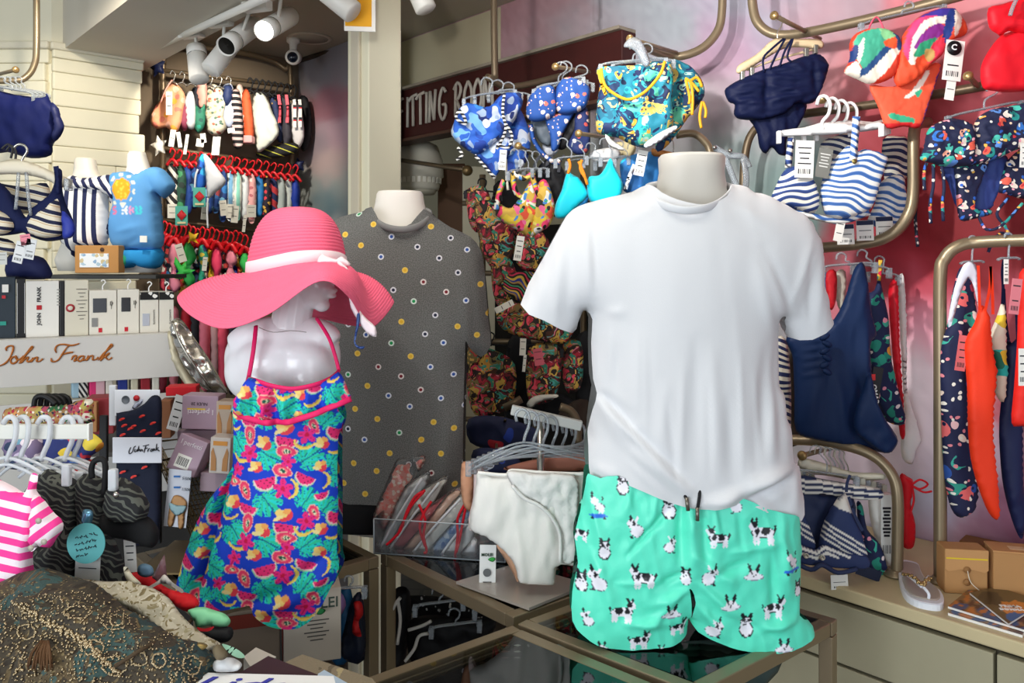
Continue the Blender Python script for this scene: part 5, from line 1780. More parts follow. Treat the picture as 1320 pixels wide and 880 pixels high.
t = card('swing_tag',1143,680,15,84,1.84,mat('dcdcd8',.5),None,lines=9,bar=True)
tag(t,'long white printed tag hanging just left of the low stand post','price tag')
t = card('swing_tag',1120,738,32,14,1.78,mat('17203a',.6),None,rot=.35,lines=0,bar=False)
tag(t,'dark navy paper tag lying under the floral bikini bottom','price tag')
rd = thing('bikini','red bikini with thin bow ties hanging behind the low stand post','bikini',P(1170,706,1.87))
puff('bikini_body',[(1160,612),(1170,614),(1178,622),(1174,649),(1180,676),(1178,704),(1166,706),(1160,690),(1161,650)],1.88,.015,mat('dd1524',.6),rd,res=.008,wr=(.003,50,20))
ptube('tie',[(1176,624,1.87),(1186,618,1.86),(1196,624,1.86),(1186,630,1.86),(1176,626,1.87),(1190,634,1.86),(1201,633,1.86)],.0024,mat('dd1524',.6),rd)
ptube('tie',[(1176,628,1.87),(1178,645,1.87),(1172,665,1.87)],.0024,mat('dd1524',.6),rd)
t = tag(puff('white_bra',[(1120,640),(1136,634),(1150,640),(1150,690),(1154,724),(1140,732),(1130,700),(1122,670)],1.87,.02,mat('e6e4de',.6),None,res=.009,wr=(.005,50,40)),'crumpled white bra behind the long printed tag','bra')
for i in range(6):
    hanger(['clear hanger first on the low counter peg','clear hanger second on the low counter peg','clear hanger third on the low counter peg','clear hanger fourth on the low counter peg','clear hanger fifth on the low counter peg','clear hanger last on the low counter peg, by the post'][i],
           (1052 + 6 * i,574 + i),(1026 + 4 * i,606 + i),(1104 + 7 * i,616 + 2 * i),1.80 + .02 * i,mat('b9b6a8',.2,.1,.7) if i % 2 else M_PLASTIC,group='low stand hangers',th=.002,hr=8)
puffc = tag(puff('white_hanger_bar',[(1028,598),(1034,590),(1060,596),(1100,608),(1136,610),(1140,618),(1100,618),(1060,610),(1036,606)],1.83,.006,mat('ded8c4',.4),None,res=.01),'cream flat hanger bar above the striped navy bikini','hanger')
# --- right rack swimsuits
M_FLS = blobs('141c44',[(26,.44,['141c44','2b9a88','141c44','39ac9a','141c44']),(21,.33,['e86a6a','141c44','f2dccc','141c44','c03a58','141c44']),(21,.2,['f2dccc','141c44','2450a0','141c44','f6c8c8','141c44']),(64,.25,['e88a94','141c44','efe9dc','141c44','141c44'])],warp=.04,wscale=18)
f1 = thing('swimsuit','navy swimsuit with red and teal folk flowers, first on the right stand','swimsuit',P(1235,665,1.74))
puff('suit_body',[(1241,343),(1234,352),(1226,385),(1222,415),(1214,443),(1212,474),(1214,560),(1218,620),(1226,655),(1238,667),(1252,660),(1260,640),(1258,600),(1266,560),(1268,480),(1262,420),(1254,370),(1252,346)],1.76,.024,M_FLS,f1,res=.008,
     wr=(.003,30,6),folds=[(1236,380,1232,600,.008,6),(1250,360,1252,600,-.006,5)])
puff('lining',[(1242,341),(1254,338),(1260,350),(1262,400),(1256,372),(1248,358),(1238,380),(1226,420),(1222,414),(1230,372)],1.715,.004,mat('e4e6f2',.6),f1,res=.006,smooth=2)
card('price_tag',1240,455,13,46,1.70,mat('e06a6c',.6),f1,rot=.14,lines=3)
M_ORG = mat('f23a16',.6,bump=.1)
f2 = thing('swimsuit','plain orange-red swimsuit, second on the right stand','swimsuit',P(1265,668,1.70))
puff('suit_body',[(1262,398),(1268,394),(1276,412),(1278,443),(1283,470),(1283,486),(1278,535),(1280,580),(1286,625),(1288,664),(1282,669),(1270,652),(1254,604),(1248,560),(1247,505),(1243,450),(1247,432),(1256,416)],1.70,.022,M_ORG,f2,res=.007,
     wr=(.002,30,8),folds=[(1262,420,1262,600,.005,8)])
for q in ([(1263,400),(1262,370),(1261,342)],[(1270,400),(1276,370),(1277,343)],[(1277,343),(1279,370),(1280,405)]):
    band('strap',q,4,1.69,M_ORG,f2,t=.002)
f3 = thing('swimsuit','white swimsuit with yellow and aqua leaves behind the orange-red one','swimsuit',P(1285,518,1.73))
puff('suit_body',[(1292,388),(1284,410),(1274,437),(1278,455),(1284,480),(1282,505),(1294,518),(1298,480),(1296,437),(1296,400)],1.735,.02,blobs('efe8d2',[(14,.45,['2cc8c0','efe8d2','1f9a7c','efe8d2']),(18,.3,['f0d23c','efe8d2','1f7a64','efe8d2'])],warp=.03,wscale=20),f3,res=.008)
band('strap',[(1292,392),(1293,370),(1292,350),(1294,335)],4,1.73,M_NAVY,f3)
f4 = thing('swimsuit','plain navy swimsuit behind the orange-red one on the right stand','swimsuit',P(1300,690,1.74))
puff('suit_body',[(1298,434),(1304,442),(1314,436),(1318,480),(1318,600),(1322,660),(1318,694),(1308,680),(1296,640),(1290,600),(1288,540),(1296,480)],1.75,.02,mat('121d48',.6),f4,res=.009,wr=(.004,30,8))
for q in ([(1300,438),(1296,410),(1294,372)],[(1312,440),(1310,400),(1306,365)]):
    band('strap',q,4,1.735,M_NAVY,f4)
f5 = thing('swimsuit','red swimsuit with white tag cut by the right frame edge','swimsuit',P(1318,548,1.66))
puff('suit_body',[(1314,352),(1330,350),(1345,400),(1345,548),(1318,549),(1304,545),(1307,500),(1311,440),(1312,400)],1.66,.02,mat('e8281e',.6),f5,res=.009,wr=(.002,30,8))
card('price_tag',1318,473,10,48,1.625,None,f5,lines=3)
card('size_tag',1309,382,13,46,1.63,mat('e0808a',.6),f5,rot=.12,lines=2)
hanger('clear hanger of the folk flower swimsuit hooked on the right stand',(1254,304),(1238,340),(1268,338),1.755,clips=False,hr=5)
hanger('clear hanger of the yellow leaf swimsuit hooked on the right stand',(1300,300),(1286,335),(1314,334),1.70,clips=False,hr=5)
t = card('swing_tag',1297,350,6,32,1.69,None,None,lines=4)
tag(t,'narrow white size tag on the hanger of the leaf swimsuit','price tag')
# --- things on the counter
CTZ = CT
M_KRAFT = mat('b98a58',.75,vary=.08)
kb = thing('gift_box','small kraft envelope box with string closure and yellow line','box',onz(1246,768,CTZ))
yk = -.12
c = onz(1248,766,CTZ)
Wk,Hk,Dk = 52 * 1.71 / F,58 * 1.71 / F,.05
yk = -.15
cb = c + Vector((0,Dk / 2,Hk / 2))
box('carton',cb,(Wk,Dk,Hk),M_KRAFT,kb,yaw=yk,bevel=.003)
fx = Vector((math.cos(yk),math.sin(yk),0))
fn = Vector((math.sin(yk),-math.cos(yk),0))
bm = bmesh.new()
pts = [(-.5,.0),(-.5,-.55),(-.42,-.62),(-.15,-.55),(.15,-.55),(.42,-.62),(.5,-.55),(.5,0)]
lo = [bm.verts.new(cb + fn * (Dk / 2 + .0008) + fx * (p[0] * Wk) + Vector((0,0,Hk / 2 + p[1] * Hk * .8))) for p in pts]
hi = [bm.verts.new(v_.co + fn * .002) for v_ in lo]
bm.faces.new(lo[::-1])
bm.faces.new(hi)
for i in range(len(pts)):
    bm.faces.new((lo[i],lo[(i + 1) % len(pts)],hi[(i + 1) % len(pts)],hi[i]))
from_bm(bm,'flap',mat('c79662',.75),kb,False)
box('printed_line',cb + fn * (Dk / 2 + .0032) + Vector((0,0,Hk * .30)),(Wk * .96,.0006,.003),mat('e6c832',.6),kb,yaw=yk,bevel=0)
for zz in (.06,-.22):
    lathe('button',[(.007,0),(.007,.002),(.002,.0025),(.001,.004)],cb + fn * (Dk / 2 + .0032) + Vector((0,0,zz * Hk)),fn,mat('9a6f42',.7),kb,n=18)
tube('string',[cb + fn * (Dk / 2 + .006) + Vector((0,0,.06 * Hk)),cb + fn * (Dk / 2 + .009) + fx * .006 + Vector((0,0,-.2 * Hk)),cb + fn * (Dk / 2 + .012) + fx * .03 + Vector((0,0,-.42 * Hk))],.0009,mat('e8e0cc',.8),kb,n=6)
kb2 = thing('gift_box','kraft carton with tucked lid at the right frame edge','box',onz(1308,775,CTZ))
c = onz(1312,773,CTZ) + Vector((.01,.03,.048))
box('carton',c,(.095,.06,.096),M_KRAFT,kb2,yaw=-.25,bevel=.003)
box('lid',c + Vector((0,0,.049)),(.097,.062,.004),mat('c08f5c',.75),kb2,yaw=-.25,bevel=.001)
box('lid_label',c + Vector((.002,-.006,.0515)),(.03,.02,.0008),mat('d8b890',.7),kb2,yaw=-.25,bevel=0)
kb3 = tag(box('gift_box',onz(1278,728,CTZ) + Vector((.01,.02,.022)),(.12,.06,.044),mat('8a6238',.75,vary=.1),None,yaw=-.75,bevel=.003),'low brown carton lying behind the two kraft boxes','box')
# magazines
MZ = mat('6d4a34',.4)
mgv = vcol(.35,0,100,.5)
def magazine(label,corners,z,th,polys,base):
    t = thing('magazine',label,'magazine',onz(*corners[0],CTZ),'magazines on the counter')
    q = [onz(x,y,z) for x,y in corners]
    bm = bmesh.new()
    lo = [bm.verts.new(p + Vector((0,0,.0))) for p in q]
    hi = [bm.verts.new(p + Vector((0,0,th - .0008))) for p in q]
    bm.faces.new(lo[::-1])
    bm.faces.new(hi)
    for i in range(4):
        bm.faces.new((lo[i],lo[(i + 1) % 4],hi[(i + 1) % 4],hi[i]))
    from_bm(bm,'pages',mat('efece6',.7),t,False)
    N = 36
    V,Fc = [],[]
    for i in range(N + 1):
        for j in range(N + 1):
            u,v_ = i / N,j / N
            p = q[0] * (1 - u) * (1 - v_) + q[1] * u * (1 - v_) + q[2] * u * v_ + q[3] * (1 - u) * v_
            V.append(p + Vector((0,0,th)))
    for i in range(N):
        for j in range(N):
            a = i * (N + 1) + j
            Fc.append((a,a + N + 1,a + N + 2,a + 1))
    me = mesh(V,Fc,mgv,False)
    arr = np.array([tuple(v_) for v_ in V])
    px = 660 + arr[:,0] / arr[:,1] * F
    py = HY - (arr[:,2] - H) / arr[:,1] * F
    c_ = np.clip(polycol(base,polys,2.5)(px,py),0,255) / 255
    at = me.color_attributes.new('Col','FLOAT_COLOR','POINT')
    at.data.foreach_set('color',np.concatenate([c_ ** 2.2,np.ones((len(c_),1))],1).astype(np.float32).ravel())
    o = centred(V)
    me.transform(Matrix.Translation(-o))
    link(me,'cover',t,Matrix.Translation(o))
    return t
def photo(x,y):
    a = vnoise(x / 7,y / 4,21)[:,None]
    b_ = vnoise(x / 11,y / 6,22)[:,None]
    return np.where(a > .25,rgb('c87a3a'),np.where(b_ > .2,rgb('3f5a8a'),np.where(a < -.4,rgb('5a3020'),rgb('8a6a48'))))
magazine('brown covered magazine at the bottom of the counter pile',[(1222,793),(1250,772),(1330,800),(1318,822)],CTZ + .0005,.006,[],photo)
magazine('middle magazine of the counter pile with an orange picture',[(1222,784),(1248,763),(1335,790),(1322,815)],CTZ + .0075,.005,[],photo)
mg3 = magazine('top magazine of the counter pile, with white PRIMA DONNA title',[(1250,766),(1285,758),(1345,778),(1300,806)],CTZ + .014,.004,[([(1262,766),(1285,764),(1290,778),(1268,778)],'4a4030'),([(1290,775),(1325,778),(1320,792),(1298,790)],'d88a3a'),([(1298,790),(1322,792),(1312,802),(1300,800)],'2f6aa8')],'6a5a3c')
q0 = onz(1298,782,CTZ + .0185)
text('PRIMA',onz(1302,781,CTZ + .0188),(1,-.1,0),(.1,1,0),.014,mat('f4f2ec',.5),mg3,bold=.0003)
text('DONNA',onz(1304,785,CTZ + .0188),(1,-.1,0),(.1,1,0),.012,mat('f4f2ec',.5),mg3,bold=.0003)
# sandal
sd = thing('sandal','white flip-flop with gold beaded strap on the beige counter','sandal',onz(1187,762,CTZ))
so = [(1157,730),(1163,727),(1176,729),(1184,733),(1187,742),(1193,752),(1205,762),(1214,770),(1217,780),(1212,786),(1196,785),(1178,780),(1166,771),(1160,756),(1158,742)]
sp3 = [onz(x,y,CTZ + .002) for x,y in cat(so,3,True)]
def extrude_shape(name,pts3,z0,z1,m,par,sc_=1.0):
    c_ = sum(pts3,Vector()) / len(pts3)
    pp = [c_ + (p - c_) * sc_ for p in pts3]
    bm = bmesh.new()
    lo = [bm.verts.new((p.x,p.y,z0)) for p in pp]
    m1_ = [bm.verts.new((p.x,p.y,z1 - .002)) for p in pp]
    hi = [bm.verts.new((c_.x + (p.x - c_.x) * .97,c_.y + (p.y - c_.y) * .97,z1)) for p in pp]
    bm.faces.new(lo[::-1])
    bm.faces.new(hi)
    n = len(pp)
    for i in range(n):
        j = (i + 1) % n
        bm.faces.new((lo[i],lo[j],m1_[j],m1_[i]))
        bm.faces.new((m1_[i],m1_[j],hi[j],hi[i]))
    return from_bm(bm,name,m,par,False)
extrude_shape('sole',sp3,CTZ,CTZ + .014,mat('e9edf5',.35),sd)
extrude_shape('insole',sp3,CTZ + .0142,CTZ + .0165,mat('b5aca2',.35,.1),sd,.86)
sz = CTZ + .016
post = onz(1197,771,sz)
kn = onz(1190,756,sz + .018)
tube('toe_post',[post,post + Vector((0,0,.010)),kn],.0032,mat('e9edf5',.3),sd)
tube('strap',[onz(1163,742,CTZ + .012),onz(1170,740,sz + .014),onz(1180,747,sz + .022),kn],1,mat('e9edf5',.3),sd,flat=(.006,.002))
tube('strap',[kn,onz(1195,747,sz + .022),onz(1198,745,sz + .01),onz(1196,752,CTZ + .010)],1,mat('e9edf5',.3),sd,flat=(.006,.002))
bm = bmesh.new()
rnd = random.Random(3)
cur = cat([tuple(onz(1166,741,sz + .014)),tuple(onz(1174,743,sz + .022)),tuple(onz(1182,749,sz + .026)),tuple(kn + Vector((0,0,.004))),tuple(onz(1194,749,sz + .026)),tuple(onz(1198,745,sz + .018))],5)
for i,p in enumerate(cur):
    for k_ in range(2):
        bmesh.ops.create_icosphere(bm,subdivisions=1,radius=.0034,matrix=Matrix.Translation(Vector(p) + Vector((rnd.uniform(-.004,.004),rnd.uniform(-.004,.004),rnd.uniform(0,.003)))))
from_bm(bm,'gold_beads',mat('b79a68',.25,.85),sd)
# ============================================================ centre: hanging bikinis behind the mannequins
M_CLOUD = blobs('2a62c4',[(21,.5,['2a62c4','78b4ec','1c3f9a','c4cede','3c8ae0','1a2c6e']),(34,.36,['2a62c4','e4ecf4','1f4aa8','9cb0cc','1c2e6a'])],warp=.06,wscale=22)
M_SHELL = blobs('1f4f9c',[(48,.30,['f0b8a4','f4e4dc','1f4f9c','e2705e','2a62b8','1f4f9c','f4e4dc']),(80,.16,['1f4f9c','e8c4b8','1f4f9c'])],warp=.006)
M_SHELLD = blobs('1a2c62',[(48,.28,['e8a898','f0e0d8','1a2c62','1a2c62','c8504a'])],warp=.006)
M_TRO = blobs('1d7f96',[(24,.6,['17657f','28b4b0','12305a','d8c060','1d7f96','0f1f40','5cc8a8']),(40,.32,['122250','e8a83a','1d7f96','b8e0d0','0f1f40','2fb0b8']),(80,.24,['e8d080','122250','1d7f96','1d7f96'])],warp=.07,wscale=20)
M_BRA = blobs('d8b04a',[(34,.5,['e83a6a','e8c83c','f2ece0','e85a3a','2c2a20','d8b04a']),(56,.34,['2fb070','e8d86a','e8c83c','f06a9a','1c1a16','c89a2a','4a8ad0'])],warp=.05,wscale=24)
M_DTR = blobs('20130f',[(20,.6,['a82838','20130f','7a6a3c','7a1c28','c08a38','2f6a50','4c2a1c']),(34,.42,['e0485a','20130f','8a6234','20130f','348a70','d0a848','6a1c26','20130f']),(80,.30,['e87a8a','20130f','c02a3c','d8aa58','20130f','4aa09a'])],warp=.10,wscale=26)
M_DST = stripes([(0,'d8b040'),(.14,'201810'),(.3,'c83050'),(.42,'201810'),(.56,'3a9a70'),(.66,'201810'),(.8,'b08a4a'),(.9,'2a3a90')],.05,25,.09,14)
cb_ = thing('bikini','blue cloud-print bikini with black and white corded edges, leftmost under the sign','bikini',P(630,230,2.45))
puff('back_piece',[(650,150),(668,140),(678,156),(684,180),(680,205),(668,222),(652,224),(646,200),(640,175)],2.5,.02,M_CLOUD,cb_,res=.01,wr=(.005,50,30))
puff('upper_piece',[(582,174),(585,158),(591,142),(601,133),(615,135),(630,138),(646,122),(660,120),(674,122),(671,142),(660,160),(650,172),(637,184),(617,199),(600,192)],2.45,.045,M_CLOUD,cb_,res=.007,wr=(.005,30,40),
     folds=[(628,138,626,175,-.02,5),(600,140,612,170,.01,7),(600,182,650,165,-.01,4),(650,130,658,160,.008,6)])
puff('lower_piece',[(610,196),(630,186),(652,176),(662,190),(652,205),(645,218),(637,229),(626,212)],2.47,.02,M_CLOUD,cb_,res=.008,wr=(.005,50,40))
ck = stripes([(0,'e8e6e0'),(.5,'14141c')],.012,0)
for q in ([(592,142),(588,152),(600,160),(598,150),(592,142)],[(650,122),(648,145),(652,165),(646,182),(640,192)],[(652,160),(660,175),(655,190),(640,186)],[(590,190),(596,200),(588,206)],[(612,200),(626,216),(638,230)]):
    ptube('corded_edge',q,.0045,ck,cb_,Y=2.39)
card('price_tag',648,206,9,26,2.38,None,cb_,rot=.08,lines=2)
ptube('bikini_strap',[(652,205),(653,228),(655,245)],.004,mat('ded8c8',.6),cb_,Y=2.42)
sh2 = thing('bikini','blue bikini printed with small pink and white shells','bikini',P(718,205,2.32))
puff('lining',[(684,156),(700,152),(716,160),(712,185),(704,188),(692,178)],2.36,.012,mat('56606a',.5),sh2,res=.009,wr=(.003,50,30))
puff('dark_lining',[(726,150),(742,142),(756,150),(740,176),(728,192),(718,190),(722,170)],2.36,.012,mat('101014',.6),sh2,res=.009,wr=(.004,60,30))
puff('lower_piece',[(703,150),(722,146),(740,144),(732,160),(724,176),(719,192),(711,194),(709,175)],2.335,.014,M_SHELL,sh2,res=.007,wr=(.002,40,40))
puff('side_piece',[(742,146),(756,138),(760,160),(760,192),(748,200),(738,196),(732,186),(740,168)],2.34,.018,M_SHELLD,sh2,res=.008,wr=(.003,40,40))
band('leg_edge',[(684,160),(688,180),(700,198),(716,210),(722,206)],6,2.33,M_SHELL,sh2,t=.003)
puff('left_cup',[(679,150),(679,135),(687,117),(701,110),(713,111),(718,128),(716,146),(705,154),(688,157)],2.32,.032,M_SHELL,sh2,res=.007,wr=(.002,30,30))
puff('right_cup',[(717,140),(716,118),(722,104),(733,99),(746,103),(759,111),(760,124),(754,139),(740,146),(724,147)],2.315,.034,M_SHELL,sh2,res=.007,wr=(.002,30,30))
tb = thing('bikini','high-waisted teal, navy and yellow tropical bikini above the white t-shirt','bikini',P(830,190,2.18))
puff('back_piece',[(862,80),(884,82),(896,91),(906,106),(908,123),(897,140),(886,153),(873,172),(858,190),(845,192),(850,140)],2.24,.03,M_TRO,tb,res=.008,wr=(.005,40,30),folds=[(875,90,880,150,-.01,6),(892,95,890,140,.008,5)])
puff('front_piece',[(769,88),(790,86),(813,85),(840,80),(860,79),(868,95),(866,130),(868,160),(855,178),(835,190),(815,187),(797,178),(775,173),(768,164),(770,131),(773,109)],2.17,.05,M_TRO,tb,res=.007,wr=(.005,30,30),
     folds=[(772,165,840,178,.010,5),(800,100,805,160,.007,8),(845,90,840,160,-.009,7),(858,85,860,150,.008,6)])
M_YEL = mat('e0a420',.6)
ptube('yellow_cord',[(775,88),(777,102),(784,115),(807,128),(826,122),(840,110),(852,94),(857,79)],.004,M_YEL,tb,Y=2.09)
band('yellow_edge',[(771,90),(776,110),(781,122)],4,2.115,M_YEL,tb)
for q in ([(883,101),(890,106),(893,125),(892,148)],[(884,103),(889,125),(888,134)],[(884,101),(893,108),(901,118)],[(905,131),(902,150),(904,165)],[(906,131),(910,142),(909,152)],[(890,104),(899,100),(905,112)]):
    ptube('yellow_tie',q,.004,M_YEL,tb,Y=2.17)
puff('padding',[(780,173),(792,182),(806,192),(800,194),(786,188)],2.14,.006,mat('dcdcd4',.6),tb,res=.008)
puff('swing_card',[(830,186),(848,172),(869,162),(872,166),(855,180),(836,190)],2.13,.003,mat('c8ccd0',.5),tb,res=.008)
hs = [((628,100),(598,128),(664,116),2.44,'front clear hanger of the blue cloud bikini'),((642,103),(612,124),(672,120),2.47,'second clear hanger of the blue cloud bikini'),((656,106),(630,122),(682,122),2.51,'third clear hanger of the blue cloud bikini'),
      ((724,80),(688,116),(752,100),2.31,'front clear hanger of the shell bikini'),((730,79),(694,112),(756,104),2.34,'second clear hanger of the shell bikini'),((750,84),(712,112),(764,108),2.38,'third clear hanger of the shell bikini'),
      ((820,54),(774,84),(858,76),2.16,'front clear hanger of the tropical high-waist bikini'),((834,56),(790,84),(868,78),2.20,'rear clear hanger of the tropical high-waist bikini')]
for h_,l,r,Yd,lb in hs:
    hanger(lb,h_,l,r,Yd,hr=8,th=.003)
peg('bronze peg through the hooks of the shell bikini hangers',(760,93,2.6),(716,86,2.25))
peg('bronze peg at the end of the second row hangers',(790,178,2.55),(746,172,2.2))
peg('bronze peg holding hangers of the black and colourful bras',(690,200,2.6),(668,188,2.3))
t = thing('plastic_strap','twisted clear plastic hanger strap above the tropical bikini','hanger',P(830,60,2.14))
puff('strap_loop',[(804,60),(808,52),(816,48),(824,50),(832,62),(838,78),(836,86),(828,84),(820,68),(812,62)],2.12,.004,M_PLASTIC,t,res=.008)
# second row
br_ = thing('bikini','yellow, pink and green printed bikini top beside the grey t-shirt shoulder','bikini',P(678,306,2.3))
puff('left_cup',[(640,275),(643,264),(656,268),(664,262),(676,246),(684,232),(692,240),(694,262),(690,284),(684,306),(670,298),(656,291),(645,283)],2.31,.03,M_BRA,br_,res=.007,wr=(.003,40,40),folds=[(672,262,684,296,.008,4)])
puff('right_cup',[(690,262),(694,236),(704,232),(712,252),(715,272),(708,291),(696,299),(684,306),(686,284)],2.30,.03,M_BRA,br_,res=.007,wr=(.003,40,40),folds=[(694,250,700,292,-.01,4)])
for q in ([(660,222),(664,245),(672,256)],[(650,232),(643,250),(640,270)],[(684,220),(690,240),(700,262)],[(660,222),(676,230),(688,222)]):
    band('strap',q,7,2.29,M_BRA,br_)
card('price_tag',669,320,10,32,2.28,None,br_,rot=.16,lines=3)
bb_ = thing('bikini','black bikini top hanging between the printed top and the cyan one','bikini',P(712,276,2.34))
puff('cups',[(690,225),(700,208),(712,205),(724,215),(730,232),(726,262),(716,280),(708,268),(700,245)],2.36,.03,mat('121216',.7),bb_,res=.009,wr=(.006,50,30))
for q in ([(688,218),(692,206),(700,200)],[(704,225),(706,210),(712,200)],[(720,222),(722,208),(728,200)]):
    band('strap',q,4,2.33,mat('30323a',.6),bb_)
M_CY = mat('08d8ee',.5,sheen=.1)
cy = thing('bikini','plain bright cyan triangle bikini top left of the mannequin neck','bikini',P(750,280,2.25))
puff('left_cup',[(731,222),(740,226),(747,230),(757,245),(758,253),(745,266),(730,280),(716,280),(716,264),(724,245)],2.25,.022,M_CY,cy,res=.008)
puff('right_cup',[(759,228),(772,226),(780,216),(787,204),(794,218),(803,237),(800,252),(790,262),(770,264),(760,258),(757,244)],2.24,.024,M_CY,cy,res=.008)
puff('lining',[(729,280),(732,270),(746,260),(758,250),(757,262),(745,270),(734,284)],2.255,.008,mat('1f86c8',.5),cy,res=.008)
for q in ([(733,205),(735,214),(732,224)],[(746,208),(752,222),(757,238)],[(750,206),(748,218),(755,230)]):
    ptube('tie',q,.004,mat('f08a1c',.6),cy,Y=2.22)
b2_ = thing('bikini','blue and aqua tie-dyed bikini bottom right of the cyan triangles','bikini',P(825,245,2.3))
puff('bottom',[(800,208),(814,200),(832,196),(852,198),(854,225),(842,245),(820,250),(804,246),(800,226)],2.31,.02,blobs('1f6fb0',[(14,.5,['1f6fb0','28b8e0','165a9a','e0e8ec','1f6fb0'])],warp=.08,wscale=18),b2_,res=.009,wr=(.004,40,30))
band('side_tie',[(818,212),(812,226),(806,244)],5,2.27,mat('e8eef2',.6),b2_)
card('price_tag',826,210,13,33,2.22,None,b2_,rot=.2,lines=3)
t = thing('wooden_hanger','orange-brown wooden hanger end left of the grey mannequin neck','hanger',P(850,194,2.28))
puff('shoulder_bar',[(840,192),(846,192),(862,195),(880,200),(880,204),(860,202),(842,201)],2.28,.008,mat('b8763a',.5),t,res=.01)
ptube('hook',[(868,196),(868,184),(864,174),(866,168),(872,170)],.0018,M_STEEL,t,Y=2.28)
for i in range(6):
    x = 722 + 18 * i
    hanger(['clear hanger of the second row, leftmost over the cyan top','clear hanger of the second row, next over the cyan top','clear hanger of the second row, third over the cyan top','clear hanger of the second row, over the cyan right cup','clear hanger of the second row, over the tie-dyed bottom','clear hanger of the second row, nearest the grey neck'][i],
           (x + 4,178 + (i % 3) * 3),(x - 6 - 3 * (i % 2),206 + (i % 2) * 3),(x + 34,202 + (i % 3) * 2),2.24 + .02 * i,group='second row hangers',hr=7,th=.0024)
for i in range(4):
    hanger(['clear hanger over the printed top, leftmost','clear hanger over the printed top, second','clear hanger over the printed top, third','clear hanger over the black top'][i],(664 + 9 * i,192 + i),(655 + 10 * i,222),(686 + 10 * i,218),2.29 + .02 * i,group='hangers of the printed tops',hr=6,th=.0024)
for i,q in enumerate(([(760,196),(790,190),(800,198),(790,210),(766,208)],[(700,184),(716,180),(722,190),(712,202),(702,198)],[(790,186),(808,182),(820,190),(812,204),(796,200)])):
    tag(puff('bikini_padding',q,2.36 + .02 * i,.01,mat(['e0e2e4','c8ccd4','e8d8a8'][i],.6),None,res=.01,wr=(.004,60,60)),['white crumpled bikini above the cyan right cup','pale grey crumpled bikini below the shell print','cream crumpled bikini below the tropical print'][i],'bikini')
lg = thing('acrylic_bracket','clear acrylic display bracket right of the grey mannequin neck','bracket',P(945,200,2.1))
for q in ([(921,190),(940,200),(958,202),(966,216)],[(934,200),(950,240),(962,252)],[(958,202),(962,230),(958,258)]):
    ptube('arm',q,1,M_PLASTIC,lg,Y=2.1,flat=(.008,.003))
for p in ((941,194),(921,190)):
    lathe('screw',[(.005,-.004),(.006,0),(.001,.004)],P(*p,2.09),(0,-1,0),M_STEEL,lg,n=14)
# dark tropical swimwear in the shade of the fitting room wall
DK = [([(600,248),(610,240),(626,242),(634,262),(632,280),(618,300),(606,290),(602,268)],2.72,'printed','dark tropical bikini high by the fitting room door',M_DTR),
      ([(612,264),(630,258),(656,270),(664,300),(656,340),(636,346),(624,330),(616,300)],2.68,'p','dark tropical swimsuit behind the grey sleeve top',M_DTR),
      ([(634,330),(652,330),(664,345),(668,380),(650,400),(636,380)],2.6,'p','dark tropical swimsuit with pink streak right of the grey sleeve',M_DTR),
      ([(650,360),(662,351),(684,350),(694,358),(690,376),(676,388),(660,384),(650,374)],2.5,'p','swimsuit cup with yellow, red and green stripes in the shade',M_DST),
      ([(640,400),(654,388),(680,392),(706,386),(738,396),(742,420),(728,442),(700,440),(664,432),(644,420)],2.5,'p','dark tropical bandeau bikini below the white sleeve',M_DTR),
      ([(600,440),(616,446),(640,452),(664,470),(662,516),(640,534),(612,534),(602,500)],2.6,'p','dark tropical bikini bottom right of the grey shirt hem',M_DTR),
      ([(682,446),(718,444),(724,470),(718,508),(702,520),(682,516),(678,480)],2.52,'p','red tropical high-waist bottom under the bandeau',M_DTR),
      ([(726,444),(748,440),(752,470),(748,500),(732,506),(724,480)],2.58,'p','red and gold printed bottom against the white tee',M_DTR),
      ([(700,330),(724,320),(740,350),(736,386),(716,380),(702,360)],2.66,'p','shaded tropical top behind the white sleeve',M_DTR),
      ([(664,296),(700,300),(712,330),(700,352),(672,346),(660,322)],2.72,'p','shaded brown leaf print top under the printed bikini',M_DTR),
      ([(604,540),(640,536),(676,546),(700,560),(690,584),(640,580),(606,570)],2.3,'p','dark blue floral swimwear behind the clear hangers',blobs('101c44',[(20,.4,['1c3c9c','101c44','b02030','101c44','2a5ab0','101c44'])],warp=.05,wscale=20)),
      ([(610,580),(640,578),(668,590),(668,606),(640,612),(612,606)],2.1,'p','deep blue floral piece low behind the beige panty',blobs('101c44',[(20,.4,['1c3c9c','101c44','d0d8e8','101c44','2a5ab0','101c44'])],warp=.05,wscale=20)),
      ([(740,440),(762,430),(764,500),(760,560),(744,560),(742,500)],2.7,'p','plain black garment squeezed beside the white tee',M_BLACK),
      ([(716,540),(740,516),(762,520),(760,560),(736,556)],2.45,'p','dark brown garment above the clear hanger row',mat('2c2018',.8)),
      ([(655,440),(684,436),(690,520),(676,545),(650,540)],2.74,'p','black swimsuit between the tropical bottoms',M_BLACK),
      ([(636,240),(660,236),(690,290),(700,330),(680,380),(650,330),(640,290)],2.86,'p','black swimsuit deep behind the printed bikini top',M_BLACK),
      ([(690,500),(720,505),(742,520),(740,545),(712,545),(684,530)],2.62,'p','black mesh garment above the hanger stand',M_BLACK)]
dko = []
hangrail = thing('garment_rack','dark metal rack with pegs in the shade behind the grey and white tees','rack',P(670,400,3.0))
for xx in (622,690,752):
    ptube('upright',[(xx,225,3.05),(xx,860,3.05)],.012,M_BRONZE_D,hangrail,smooth=0)
for yy in (262,352,440,540):
    ptube('cross_bar',[(596,yy,3.03),(760,yy,3.03)],.010,M_BRONZE_D,hangrail,smooth=0)
